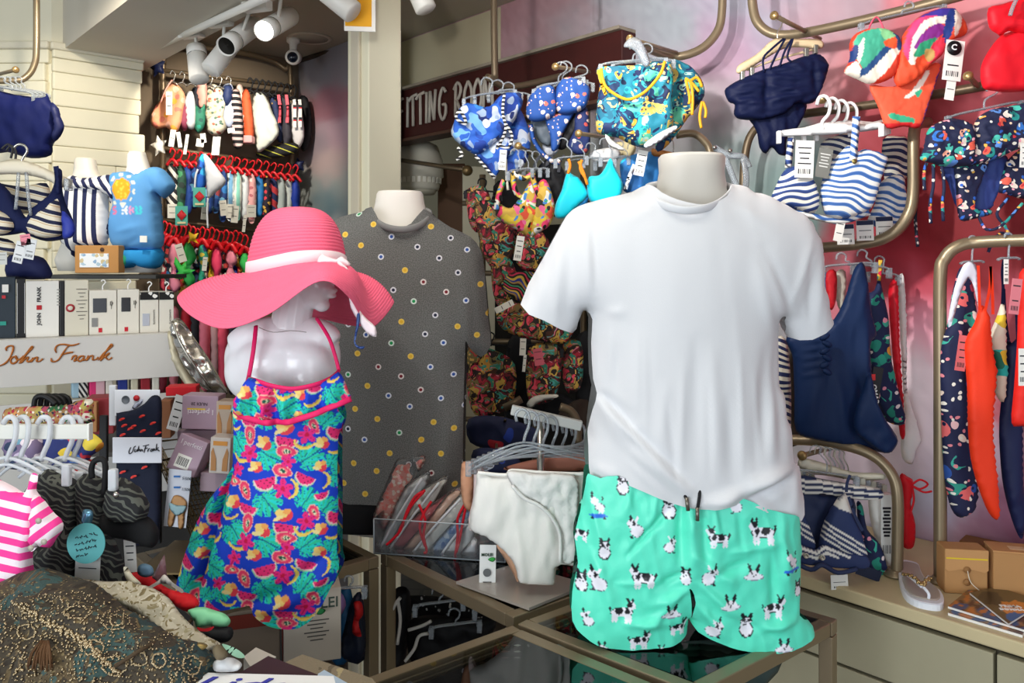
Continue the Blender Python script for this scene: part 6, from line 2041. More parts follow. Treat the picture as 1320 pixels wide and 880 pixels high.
for o,Yd,_,lb,mm in DK:
    g_ = tag(puff('swimsuit',o,Yd,.020,mm,None,res=.012,wr=(.006,30,20)),lb,'swimsuit')
    dko.append(g_)
    xc = sum(p[0] for p in o) / len(o)
    yt = min(p[1] for p in o)
    yr = min((262,352,440,540),key=lambda v_:abs(v_ - yt))
    a_ = P(xc,yt + 8,Yd)
    tube('peg_arm',[a_,Vector((a_.x,a_.y + .04,a_.z)),P(xc,yr,3.03)],.004,M_BRONZE_D,hangrail,smooth=2)
for i,(x,y) in enumerate(((622,246),(640,268),(632,444),(700,446))):
    hanger(['black clip hanger by the fitting room door','black clip hanger of the swimsuit behind the grey sleeve','black clip hanger by the bandeau bikini','black clip hanger over the red high-waist bottom'][i],(x,y - 16),(x - 22,y),(x + 24,y + 4),(2.72,2.68,2.6,2.52)[i],M_BLACK,group='black clip hangers',hr=6,th=.003,cm=M_BLACK)
for i,(x,y,wv,hv,rr_,c_) in enumerate(((650,395,8,26,1.1,'e8e6da'),(674,447,8,22,.05,'e8e6da'),(676,468,4,22,.1,'e8e6da'),(694,460,12,22,-.15,'d0606e'),(709,337,16,10,0,'58585a'))):
    t = card('price_tag',x,y,wv,hv,(2.44,2.46,2.46,2.46,2.62)[i],mat(c_,.6),dko[(3,6,6,6,8)[i]],rot=rr_,lines=2,bar=False)
    lab(t,['white tag lying slantwise under the striped cup','white tag hanging by the red high-waist bottom','thin white tag below the one by the red bottom','pink tag on the red high-waist bottom','grey tag near the white sleeve seam'][i])
tag(puff('white_band',[(679,520),(690,510),(716,508),(718,512),(696,518),(684,526)],2.46,.004,mat('c8c4b8',.6),None,res=.01),'white elastic band under the red high-waist bottom','band')
lowrail = pipeframe('dark bronze curved rail end above the clear hanger stand',[[(722,524,2.3),(736,530,2.3),(744,545,2.3),(745,570,2.3)],[(650,526,2.4),(672,514,2.4)]],.012,M_BRONZE_D)
# ============================================================ acrylic box with packaged panties
zb = TZ
bx0,bx1 = onz(482,714,zb),onz(651,726,zb)
dx = (bx1 - bx0)
Lb = dx.length
dx.normalize()
dn = Vector((-dx.y,dx.x,0))
ab = thing('acrylic_box','clear acrylic tray holding bagged panties with red cords','tray',(bx0 + bx1) / 2)
yb = math.atan2(dx.y,dx.x)
mid_ = (bx0 + bx1) / 2
box('front_panel',mid_ + Vector((0,0,.041)),(Lb,.003,.08),M_ACRYL,ab,yaw=yb,bevel=0)
box('back_panel',mid_ + dn * .11 + Vector((0,0,.05)),(Lb,.003,.10),M_ACRYL,ab,yaw=yb,bevel=0)
box('side_panel',bx0 + dn * .055 + Vector((0,0,.041)),(.003,.107,.08),M_ACRYL,ab,yaw=yb,bevel=0)
box('side_panel',bx1 + dn * .055 + Vector((0,0,.041)),(.003,.107,.08),M_ACRYL,ab,yaw=yb,bevel=0)
box('base_panel',mid_ + dn * .055 + Vector((0,0,.003)),(Lb,.107,.004),M_ACRYL,ab,yaw=yb,bevel=0)
for p in (bx0,bx1):
    tube('bright_edge',[p + Vector((0,0,.002)),p + Vector((0,0,.081))],.0016,mat('cfd6da',.2),ab,smooth=0)
tube('bright_edge',[bx0 + Vector((0,0,.0815)),bx1 + Vector((0,0,.0815))],.0014,mat('cfd6da',.2),ab,smooth=0)
tube('bright_edge',[bx0 + Vector((0,0,.003)),bx1 + Vector((0,0,.003))],.0014,mat('b8c0c4',.2),ab,smooth=0)
PK = [([(483,664),(496,630),(509,600),(516,594),(546,592),(541,608),(526,632),(508,664),(496,682),(486,676)],blobs('e89a8a',[(90,.35,['f8d8c0','f07a6a','f4e0d0'])]),'packet of coral dotted panties sticking out at the left of the tray'),
      ([(489,706),(503,672),(522,630),(550,612),(551,622),(540,650),(520,690),(500,710)],mat('d8d8d6',.4),'packet with white zip edge, second in the tray'),
      ([(500,710),(520,672),(544,634),(572,618),(574,624),(560,650),(536,690),(512,712)],blobs('d8cfc4',[(40,.4,['e8e0d8','c8bab0','b8a89c','e0d8cc'])]),'packet of beige panties with red cord, third in the tray'),
      ([(505,706),(530,670),(560,650),(590,630),(588,642),(560,680),(530,706)],mat('c85a60',.5),'packet of rose red panties in the middle of the tray'),
      ([(518,710),(548,676),(576,640),(594,632),(588,652),(560,688),(532,714)],mat('e0b49a',.5),'packet of peach panties in the middle of the tray'),
      ([(530,714),(556,684),(584,648),(600,638),(602,652),(580,686),(550,716)],mat('e6e2d8',.5),'packet of ivory panties right of the middle'),
      ([(550,716),(572,688),(596,664),(606,660),(606,680),(590,706),(566,718)],blobs('8aa8c8',[(60,.4,['e0e6ee','3c6aa8','c8d4e0','6a90c0'])]),'packet of blue patterned panties near the right end'),
      ([(566,718),(590,690),(606,672),(612,680),(606,706),(584,722)],mat('e8e6e2',.5),'packet of white panties near the right end'),
      ([(590,720),(606,700),(612,692),(616,714),(602,724)],mat('f0efee',.5),'small white folded paper at the right end of the tray')]
for i,(o,mm,lb) in enumerate(PK):
    Yd = 1.885 - .008 * i + .03
    t = thing('packet',lb,'packet',P(o[0][0],o[0][1],Yd),'bagged panties in the tray')
    puff('garment',o,Yd,.006,mm,t,res=.008,wr=(.002,60,60),smooth=2)
    c_ = np.array(o,float)
    o2 = [tuple(p) for p in ((c_ - c_.mean(0)) * 1.07 + c_.mean(0) + np.array([0,-2]))]
    puff('film_bag',o2,Yd - .002,.009,M_FILM,t,res=.009,wr=(.003,70,70),smooth=2)
    a,b_ = o[0],max(o,key=lambda p:p[0] - p[1])
    if i in (1,2,5,7):
        ptube('zip_edge',[(a[0] + 2,a[1] - 2,Yd - .012),((a[0] + b_[0]) / 2 - 3,(a[1] + b_[1]) / 2,Yd - .012),(b_[0] - 6,b_[1] + 4,Yd - .012)],.0028,mat('eceff2',.4),t)
M_RC = mat('e01226',.5)
for i,q in enumerate(([(548,632),(535,640),(524,660),(517,682),(505,696),(498,702)],[(540,650),(548,670),(546,690),(550,710),(546,712)],[(556,646),(546,662),(541,680),(548,704)],[(600,648),(590,668),(590,690),(587,714),(585,720)],[(601,650),(596,676),(592,698),(588,712)],[(546,634),(530,652),(520,672),(512,690)])):
    tag(ptube('red_drawstring',[(*p,1.838) for p in q],.0030,M_RC,None),['red cord running down the third packet','red cord loop in the middle of the tray','red cord beside the middle loop','red cord near the right end of the tray','second red cord near the right end','red cord close to the first red one'][i],'cord','red cords in the tray')
# ---- hanger stand with panties
st = thing('hanger_stand','milky plastic bar on a steel post carrying clear hangers and panties','stand',onz(706,755,TZ))
bY = 1.66
box('top_bar',P(703,538,bY),(91 * bY / F * 1.02,.016,.020),mat('d2d4d0',.3,trans=.3),st,yaw=-.0,bevel=.002)
o_ = [ob for ob in COL.objects if ob.parent == st][0]
o_.rotation_euler = (0,R(13),0)
ptube('post',[(697,540,bY + .012),(697,758,bY + .012)],.008,M_STEEL,st,smooth=0)
lathe('base',[(.045,0),(.045,.004),(.012,.007)],Vector((P(697,755,bY + .012).x,bY + .012,TZ)),(0,0,1),M_STEEL,st)
for i in range(7):
    x = 673 + 12 * i
    y = 527 + 3.0 * i
    Yd = 1.60 + .017 * i
    t = thing('clip_hanger',['clear hanger at the left end of the milky bar','clear hanger second on the milky bar','clear hanger third on the milky bar','clear hanger in the middle of the milky bar','clear hanger fifth on the milky bar','clear hanger sixth on the milky bar','clear hanger at the right end of the milky bar'][i],'hanger',P(x,y,Yd),'clear hangers on the milky bar')
    ptube('hook',[(x - 7,y + 16,Yd),(x - 8,y + 6,Yd),(x,y,Yd),(x + 8,y + 6,Yd),(x + 9,y + 20,Yd),(x + 4,y + 34,Yd),(x + 2,y + 44,Yd)],.0030,M_PLASTIC,t)
    lx,ly = 604 + 7 * i,600 - 3 * i
    rx,ry_ = 760,588 - 5 * i
    for dy_ in (0,7):
        ptube('bar',[(lx,ly + dy_,Yd),((lx + x) / 2,(ly + y + 44) / 2 - 4 + dy_,Yd),(x + 2,y + 43 + dy_ * .5,Yd),((rx + x) / 2,(ry_ + y + 40) / 2 + dy_,Yd),(rx,ry_ + dy_,Yd + .02)],.0020,M_PLASTIC,t)
    box('clip',P(lx,ly + 4,Yd - .004),(.012,.012,.030),M_PLASTIC,t,bevel=.002)
wpn = thing('panties','white lace-edged full briefs hanging from the clear hangers','underwear',P(690,752,1.60))
M_LACE = mat('dfdedb',.8,bump=.6,bscale=120)
puff('briefs_body',[(616,608),(634,610),(652,611),(658,605),(700,608),(740,609),(757,610),(752,640),(747,669),(746,700),(744,727),(730,728),(718,729),(716,745),(714,754),(690,753),(670,751),(666,736),(660,722),(645,705),(624,690),(605,681),(610,645),(614,620)],
     1.60,.03,mat('e6e4de',.8,bump=.15),wpn,res=.006,wr=(.003,30,12),smooth=2,folds=[(690,620,688,700,.005,5),(660,620,675,660,.008,6),(700,650,718,720,.008,5),(720,615,722,660,-.005,4),(735,615,730,680,.005,4),(640,620,636,680,.006,6),(715,690,700,745,-.005,5)])
puff('lace_panel',[(653,610),(662,606),(690,610),(740,612),(746,640),(744,700),(742,724),(722,724),(724,690),(712,664),(694,650),(672,640),(660,626)],1.575,.008,M_LACE,wpn,res=.006,wr=(.003,60,40),smooth=2,folds=[(700,612,705,650,.004,3),(716,612,722,650,.004,3),(730,612,734,690,.004,3),(670,612,690,640,.004,3)])
ptube('lace_edge',[(660,626),(676,642),(696,652),(712,668),(722,690),(722,724)],.0035,M_LACE,wpn,Y=1.565)
ptube('elastic',[(616,609),(652,612),(660,606),(700,609),(756,611)],.0035,mat('eeece6',.7),wpn,Y=1.585)
tag(puff('panties',[(595,598),(603,595),(611,597),(611,630),(610,660),(604,658),(598,652),(594,630)],1.66,.012,mat('c89272',.7),None,res=.008),'beige briefs hanging edge-on left of the white lace ones','underwear')
tag(puff('panties',[(612,600),(624,606),(620,640),(614,672),(606,684),(604,668),(610,640)],1.63,.010,mat('ecd8d4',.7),None,res=.008),'pale pink briefs edge showing beside the white lace ones','underwear')
tag(puff('panties',[(640,702),(664,712),(672,726),(668,750),(662,740),(652,722)],1.66,.010,mat('d8a888',.7),None,res=.008),'peach briefs leg edge behind the white lace ones','underwear')
tag(puff('panties',[(650,602),(700,590),(756,584),(760,604),(700,608),(664,608)],1.70,.010,mat('b87864',.7),None,res=.008),'dusky rose briefs waist behind the clear hangers','underwear')
mt = card('swing_tag',628.5,735,21,66,1.665,mat('f2f4f2',.5),None,rot=.02,lines=0,bar=False)
tag(mt,'white MOLEI paper tag with green leaf standing in front of the briefs','price tag')
text('MOLEI',P(628,715,1.662),(1,0,0),(0,0,1),.0085,mat('2a4a3a',.5),mt,bold=.0002)
puff('green_leaf',[(629,721),(634,718),(639,720),(635,724)],1.661,.0006,mat('3aa84a',.5),mt,res=.003)
bm = bmesh.new()
bmesh.ops.create_circle(bm,cap_ends=True,segments=24,radius=.0085,matrix=Matrix.Translation(P(628,738,1.6615)) @ Matrix.Rotation(PI / 2,4,'X'))
from_bm(bm,'round_stamp',mat('6a6e70',.5),mt,False)
bm = bmesh.new()
for i in range(7):
    add_box(bm,P(628,750 + i * 2.2,1.6625),(.018 - .004 * (i % 2),.0006,.0014))
from_bm(bm,'small_print',M_INK,mt,False)
sbq = [onz(588,749,TZ + .008),onz(664,726,TZ + .008),onz(758,752,TZ + .008),onz(682,783,TZ + .008)]
bm = bmesh.new()
lo = [bm.verts.new(p - Vector((0,0,.0055))) for p in sbq]
hi = [bm.verts.new(p) for p in sbq]
bm.faces.new(lo[::-1]);bm.faces.new(hi)
for i in range(4):
    bm.faces.new((lo[i],lo[(i + 1) % 4],hi[(i + 1) % 4],hi[i]))
tag(from_bm(bm,'display_board',mat('b5aea6',.3,.35),None,False),'silver-grey flat board lying on the glass under the white briefs','board')
# ============================================================ low goods below the tables
M_BLKD = blobs('0d0d12',[(70,.18,['d8d8d8','0d0d12','f0f0f0'])])
low = [([(498,860),(496,800),(502,770),(514,756),(528,762),(530,800),(522,850),(512,870)],1.92,mat('101014',.6),'black swimsuit with white piping below the open corner'),
       ([(528,800),(560,792),(596,796),(640,800),(620,830),(580,850),(540,860),(526,840)],1.9,mat('0c0c10',.6),'black swimsuit bottom lying below the open corner'),
       ([(520,770),(560,768),(600,776),(640,770),(640,796),(590,800),(540,796)],2.0,M_BLKD,'black and white polka dot bikini below the open corner')]
for o,Yd,mm,lb in low:
    tag(puff('swimsuit',o,Yd,.03,mm,None,res=.012,wr=(.006,30,30)),lb,'swimsuit')
for i,q in enumerate(([(503,856),(500,820),(506,786),(516,770)],[(522,852),(534,836),(540,820),(552,816)],[(512,830),(516,800),(513,775)],[(526,812),(545,806),(556,800)])):
    tag(ptube('piping',[(*p,1.86) for p in q],.004,mat('d8d4cc',.5),None),['white piping along the low black swimsuit, outer','white piping curving across the low black bottom','white piping along the low black swimsuit, inner','short white piping over the polka dot bikini'][i],'piping','white swimsuit piping')
for i,(x,y) in enumerate(((535,786),(556,814),(612,790))):
    hanger(['clear clip hanger over the low polka dot bikini','clear clip hanger over the low black bottom','clear clip hanger at the right of the low polka dot bikini'][i],(x + 30,y - 30),(x,y - 4),(x + 62,y - 12),1.84,group='low clear hangers',hr=8)
# box and garments under the left table
M_BOXW = mat('cfc4b4',.7)
mb = thing('carton','white and red-brown MOLEI carton on the shelf under the dress table','box',P(398,852,1.68))
bq = P(399,808,1.66)
box('carton_body',bq + Vector((-.012,.06,0)),(.115,.12,.15),M_BOXW,mb,yaw=.30,bevel=.002)
fxx = Vector((math.cos(.3),math.sin(.3),0))
fnn = Vector((math.sin(.3),-math.cos(.3),0))
cfr = bq + Vector((-.012,.06,0)) + fnn * .0607
text('MOLEI',cfr + Vector((0,0,.045)) + fxx * .01,fxx,(0,0,1),.030,mat('4a5a50',.6),mb,bold=.0003)
bm = bmesh.new()
for i in range(6):
    add_box(bm,cfr + Vector((0,0,.012 - i * .008)) + fxx * .008,(.05 - .012 * (i % 3),.0006,.0022),.3)
from_bm(bm,'small_print',mat('5a5650',.7),mb,False)
box('red_side_panel',bq + Vector((-.012,.06,0)) - fxx * .0585,(.001,.10,.14),mat('7a2e22',.6),mb,yaw=.30,bevel=0)
puff('leaf_logo',[(404,790),(412,784),(420,786),(414,792)],1.655,.0006,mat('2a8a4a',.5),mb,res=.004)
t = thing('carton','brown and white carton behind the MOLEI one, under the dress hem','box',P(325,845,1.8))
box('carton_body',P(322,812,1.85),(.13,.12,.14),mat('8a7a6a',.7),t,yaw=.3,bevel=.002)
box('printed_panel',P(322,800,1.785),(.09,.002,.03),mat('7a2e22',.6),t,yaw=.3,bevel=0)
for i,(o,c_,lb) in enumerate((([(428,852),(430,790),(438,760),(452,758),(456,800),(450,850)],'12507a','teal blue bag beneath the dress table'),([(440,845),(446,800),(456,768),(468,770),(470,850)],'141c30','dark navy bag beside the table leg'),
                                 ([(454,815),(457,790),(456,776),(466,776),(468,792),(462,802),(466,820)],'c81e22','red strap piece beside the table leg'),([(426,790),(430,770),(440,764),(446,780),(436,796)],'8a6aa0','shiny violet pouch beneath the dress table'))):
    tag(puff('bag',o,1.80 - .02 * i,.02,mat(c_,.5),None,res=.01,wr=(.004,40,30)),lb,'bag')
hanger('clear hanger above the bags under the dress table',(450,742),(432,760),(470,758),1.74,hr=6)
for i,(o,c_,lb) in enumerate((([(590,880),(610,850),(650,830),(665,845),(640,880),(620,930),(590,930)],'6a3c26','brown fabric bundle under the near glass'),([(640,900),(652,845),(668,830),(680,850),(672,930),(645,930)],'9aa09c','clear crinkled bag under the near glass'),
                                 ([(680,905),(690,850),(720,830),(800,880),(860,920),(700,930)],'5a6a66','grey-green garment pile under the near glass'),([(500,900),(520,870),(560,862),(580,880),(580,930),(510,930)],'1c1a1c','black garment under the near glass'),
                                 ([(686,880),(688,846),(694,842),(698,880)],'a8845a','tan strap under the near glass'),([(830,860),(860,830),(960,826),(1010,850),(960,900),(860,900)],'3a4a48','dark green garment beneath the shorts table glass'))):
    tag(puff('garment',o,1.42,.04,mat(c_,.6),None,res=.014,wr=(.008,30,30)),lb,'garment')
# ============================================================ alcove racks with children's swimwear
def yb_(px):
    return 3.71 + (px - 200) / 185 * .46
al = thing('display_rail','dark bronze arched rail frame standing in the alcove','rail',P(211,120,3.6))
ptube('arch',[(209,420,3.62),(210,120,3.62),(211,80,3.62),(215,65,3.63),(228,58,3.66),(311,68,3.88),(349,78,3.99),(368,90,4.02),(375,112,4.03),(376,440,4.03)],.013,M_BRONZE_D,al,smooth=5)
for y0,y1 in ((90,106),(190,208),(283,296)):
    ptube('rail',[(205,y0,3.60),(378,y1 + 6,4.02)],.010,M_BRONZE_D,al,smooth=0)
for (x,y,Yd,s_,lb) in ((203,86,3.55,12,'dark blue cardboard star at the top left of the alcove rail'),(385,213,3.95,9,'dark blue star tag at the right end of the middle alcove rail')):
    o = []
    for k_ in range(10):
        a = PI / 2 + k_ * PI / 5 + .25
        r_ = s_ if k_ % 2 == 0 else s_ * .55
        o.append((x + r_ * math.cos(a),y - r_ * 1.2 * math.sin(a)))
    tag(puff('star_tag',o,Yd,.012,mat('141e44',.5),None,res=.015,smooth=0,back=1),lb,'tag')
o = []
for k_ in range(10):
    a = PI / 2 + k_ * PI / 5 + .2
    r_ = 11 if k_ % 2 == 0 else 6
    o.append((205 + r_ * math.cos(a),188 - r_ * 1.3 * math.sin(a)))
tag(puff('star_tag',o,3.50,.006,mat('ece9e0',.5),None,res=.015,smooth=0,back=1),'white cardboard star hanging under the coral swimsuit','tag')
CORAL = blobs('e29a74',[(30,.4,['e8b098','d87868','e29a74','e8a03c'])])
NAVG = blobs('2f3c66',[(60,.2,['c8a050','2f3c66','2f3c66'])])
BWST = stripes([(0,'1c1a20'),(.55,'e8c8c4')],.028)
CRFL = blobs('e2dcc6',[(50,.3,['c8b890','e2dcc6','5a7a6a','e2dcc6','c86a5a'])])
GRN = blobs('2f7d64',[(40,.35,['2fa088','1f5a50','2f7d64'])])
ROW1 = [([(194,156),(198,140),(206,130),(213,118),(222,106),(232,112),(239,125),(236,142),(233,160),(226,172),(214,164),(202,166)],CORAL,'coral and pink children\'s bikini with white tag, first on the top alcove rail'),
        ([(230,134),(240,130),(244,150),(240,168),(232,164),(228,150)],mat('8a3a52',.7),'maroon children\'s bikini behind the coral one on the top alcove rail'),
        ([(238,124),(248,118),(252,140),(250,166),(240,160)],mat('d8dadf',.7),'white and black children\'s top next to the maroon one'),
        ([(247,116),(256,112),(258,130),(258,160),(250,160),(246,140)],mat('20222c',.7),'black children\'s swimsuit before the pink and green one'),
        ([(254,108),(266,106),(266,134),(258,140),(253,128)],mat('eaa698',.7),'pale pink top of a children\'s suit on the top alcove rail'),
        ([(250,134),(258,140),(264,134),(264,160),(256,172),(248,158)],GRN,'green leafy children\'s bottom below the pale pink top'),
        ([(266,112),(276,108),(286,116),(291,130),(288,150),(292,165),(282,174),(270,170),(264,150),(266,130)],CRFL,'cream floral children\'s bikini with round cup on the top alcove rail'),
        ([(286,112),(298,108),(302,122),(304,150),(298,166),(288,160),(284,140)],mat('c0cce8',.7),'pale blue children\'s swimsuit with navy shoulder on the top alcove rail'),
        ([(298,120),(308,116),(312,140),(313,186),(302,190),(297,160)],BWST,'black and pink striped children\'s swimsuit on the top alcove rail'),
        ([(304,112),(312,110),(318,140),(320,168),(314,170),(308,140)],mat('ecd0c4',.7),'blush children\'s strip between stripes and orange'),
        ([(312,120),(320,116),(325,140),(327,180),(314,182),(312,150)],mat('f0683e',.7),'bright orange children\'s swimsuit with pink hem on the top alcove rail'),
        ([(326,125),(334,118),(344,126),(352,146),(358,160),(359,174),(346,188),(332,196),(328,170),(324,150)],mat('dde2d8',.6),'large pale mint white bikini cup on the top alcove rail'),
        ([(346,122),(356,124),(362,150),(364,182),(356,178),(352,150)],NAVG,'navy children\'s swimsuit with gold dashes on the top alcove rail'),
        ([(356,126),(372,126),(376,150),(374,186),(364,188),(362,160)],mat('3c3a44',.7),'charcoal children\'s swimsuit with pink straps on the top alcove rail'),
        ([(374,134),(384,132),(390,150),(392,176),(386,190),(378,184),(374,160)],mat('d2cfd0',.7),'white sporty children\'s swimsuit near the right end of the top alcove rail'),
        ([(386,126),(396,126),(401,145),(402,170),(396,192),(388,192),(390,160)],mat('17171c',.7),'black swimsuit at the right end of the top alcove rail'),
        ([(330,198),(350,188),(380,184),(384,194),(366,202),(340,204)],stripes([(0,'17171c'),(.6,'c8c84a'),(.75,'17171c')],.03,20),'black bikini bottom with lime lines under the mint white cup')]
for i,(o,mm,lb) in enumerate(ROW1):
    x = sum(p[0] for p in o) / len(o)
    Yd = yb_(x) - .20 - .02 * (i % 3)
    t = thing('childrens_swimsuit',lb,'swimsuit',P(x,190,Yd),'children\'s swimwear on the top alcove rail')
    puff('cloth',o,Yd,.019,mm,t,res=.016,wr=(.006,30,12))
    if i == 0:
        card('price_tag',218,133,8,30,Yd - .05,None,t,lines=2,bar=False)
        ptube('strap',[(207,132),(214,115),(222,103)],.003,mat('e8a090',.6),t,Y=Yd - .03)
    if i == 6:
        puff('round_cup',[(266,160),(270,151),(279,148),(288,152),(291,163),(286,172),(277,175),(268,170)],Yd - .03,.04,CRFL,t,res=.014)
        for x_ in (276,281):
            card('price_tag',x_,188,5,24,Yd - .05,None,t,rot=.1,lines=0,bar=False)
    if i == 7:
        puff('navy_shoulder',[(288,112),(298,110),(300,124),(294,136),(287,132)],Yd - .012,.03,mat('2c3a66',.6),t,res=.016)
    if i == 10:
        box('pink_hem',P(320,180,Yd - .01),(.05,.05,.035),mat('f2b0b0',.7),t,bevel=.006)
    if i == 13:
        for a in (359,369):
            band('pink_strap',[(a,122),(a + 2,140),(a + 1,158)],4,Yd - .04,mat('e85a6a',.6),t,res=.014)
    if i == 14:
        for a in (380,387):
            band('shoulder_band',[(a - 1,128),(a,140),(a,164)],4,Yd - .04,stripes([(0,'e8e6e0'),(.5,'d02030'),(.6,'22242c'),(.8,'e8e6e0')],.06),t,res=.014)
for i,(x,y,w_,h_) in enumerate(((222,178,7,22),(231,180,5,20),(240,186,4,26),(262,178,7,12),(258,184,10,10),(298,168,9,6))):
    t = card('swing_tag',x,y,w_,h_,3.45,None,None,rot=.15 * (-1) ** i,lines=1,bar=False)
    tag(t,['cream tag below the coral children\'s bikini','thin cream tag right below the coral bikini','thin long cream tag below the white and black top','cream tag under the green leafy bottom','pale green tag under the green leafy bottom','small cream tag on the pale blue suit'][i],'price tag')
for i in range(8):
    x = 322 + 8 * i
    t = thing('clip_hanger','black hanger, %s of eight on the top alcove rail' % ['one','two','three','four','five','six','seven','eight'][i],'hanger',P(x,105,yb_(x) - .2),'black hangers on the top alcove rail')
    y = 103 + 1.3 * i
    ptube('hook',[(x - 3,y + 3),(x,y - 3),(x + 4,y + 3),(x + 2,y + 10),(x,y + 14)],.0035,M_BLACK,t,Y=yb_(x) - .22)
    ptube('bar',[(x - 7,y + 17),(x,y + 13),(x + 7,y + 18)],.005,M_BLACK,t,Y=yb_(x) - .22)
for i in range(7):
    x = 222 + 12 * i
    y = 93 + 1.2 * i
    t = thing('clip_hanger','metal hanger %s on the top alcove rail' % ['nearest the blue star','second from the blue star','third from the blue star','fourth from the blue star','fifth from the blue star','sixth from the blue star','seventh from the blue star'][i],'hanger',P(x,y,yb_(x) - .2),'metal hangers on the top alcove rail')
    ptube('hook',[(x - 3,y + 3),(x,y - 2),(x + 4,y + 3),(x + 1,y + 12)],.003,M_STEEL,t,Y=yb_(x) - .22)
    ptube('bar',[(x - 6,y + 16),(x,y + 12),(x + 7,y + 16)],.004,M_STEEL,t,Y=yb_(x) - .22)
BL = ['1e4f9a','2a6ab8','1a2c5a','3f8ac0','7ab0d8']
P2 = [blobs('1c3f82',[(26,.45,['1c3f82','2f7ac0','142a5a','6aa8c8'])]),stripes([(0,'1a1a20'),(.5,'e8e4da')],.03,50),blobs('204a3a',[(30,.45,['3a8a5a','1a2c28','204a3a'])]),mat('284c9c',.6),
      blobs('3a6aa8',[(24,.45,['1c3f82','7ac0c8','a84a50','3a6aa8'])]),stripes([(0,'78b0dc'),(.5,'d8e8f0')],.03,90),stripes([(0,'8ad0c0'),(.5,'e8e8e0')],.03,90),mat('dce4ea',.6),blobs('d8a0a0',[(40,.35,['b0606a','d8a0a0','f0d8d0'])]),
      mat('2a7ac0',.6),blobs('20182c',[(46,.35,['d03a4a','20182c','e0b04a'])]),stripes([(0,'b8343c'),(.5,'1c2a5a')],.05,40),mat('a8b4b4',.7),mat('c8d0ce',.7),mat('1e3aa0',.6)]
P3 = [blobs('a82a3a',[(30,.45,['d84a5a','2a1c20','e8d8c8','a82a3a'])]),mat('3cc05a',.6),mat('c8a020',.6),mat('2440a8',.6),blobs('2a9a7a',[(40,.4,['e8d04a','1c3a6a','2ab090'])]),blobs('1c2430',[(36,.42,['c8403c','e8e0d0','2a6a9a','1c2430'])]),
      blobs('3a6a9a',[(34,.42,['e8e8e8','1c2a4a','c84a4a','3a6a9a'])]),mat('e8406a',.6),blobs('c89a2a',[(36,.4,['1c1c20','e8d8a0','c83a3a'])]),blobs('6a3040',[(40,.4,['e88a9a','2a3a5a','e8d8c8'])]),mat('e88aa0',.6),blobs('28406a',[(34,.42,['e0e4e8','7a1c2c','28406a'])])]
rnd = random.Random(12)
NM = ['first','second','third','fourth','fifth','sixth','seventh','eighth','ninth','tenth','eleventh','twelfth','thirteenth','fourteenth','fifteenth','sixteenth','seventeenth','eighteenth']
C2 = ['black and white diagonal striped','dark green leafy','bright blue','blue patterned','deep blue printed','blue and aqua printed','navy printed','mid-blue printed','light blue striped','mint striped','pale white-blue','dusty pink printed','clear blue','black and red dotted','red and navy striped','grey','light grey','royal blue']
M2 = [P2[1],P2[2],P2[3],P2[0],P2[4],P2[0],P2[4],P2[0],P2[5],P2[6],P2[7],P2[8],P2[9],P2[10],P2[11],P2[12],P2[13],P2[14]]
for i in range(18):
    x = 222 + i * 9.3
    ytop = 212 + i * 1.2
    L = 56 + rnd.uniform(-6,12) if i < 17 else 46
    wd = 6.5 if i > 5 else 9
    Yd = yb_(x) - .22 - .015 * (i % 2)
    t = thing('childrens_swimsuit','%s children\'s swimsuit, %s from the left on the middle alcove rail' % (C2[i],NM[i]),'swimsuit',P(x,ytop + L,Yd),'children\'s swimwear on the middle alcove rail')
    o = [(x - wd * .5,ytop),(x + wd * .5,ytop + 1),(x + wd,ytop + L * .3),(x + wd * .8,ytop + L * .8),(x + wd * .4,ytop + L),(x - wd * .6,ytop + L - 2),(x - wd,ytop + L * .6),(x - wd * .8,ytop + L * .25)]
    puff('cloth',o,Yd,.018,M2[i],t,res=.02,wr=(.006,30,8))
    h_ = thing('clip_hanger','red hanger of the %s suit on the middle alcove rail' % NM[i],'hanger',P(x,ytop - 20,Yd),'red hangers of the middle alcove rail')
    ptube('hook',[(x - 3,ytop - 15),(x + (i % 3) - 1,ytop - 21 + (i * 5) % 4),(x + 4,ytop - 16),(x + 1,ytop - 8)],.0036,M_REDPL,h_,Y=Yd - .01)
    ptube('bar',[(x - 7,ytop + 1),(x,ytop - 7),(x + 8,ytop + 2)],1,M_REDPL,h_,Y=Yd - .01,flat=(.007,.005))
C3 = ['dark red printed','bright green','mustard yellow','royal blue','teal and yellow printed','black and coral printed','blue and white printed','raspberry pink','gold and black printed','plum printed','soft pink','navy and maroon printed']
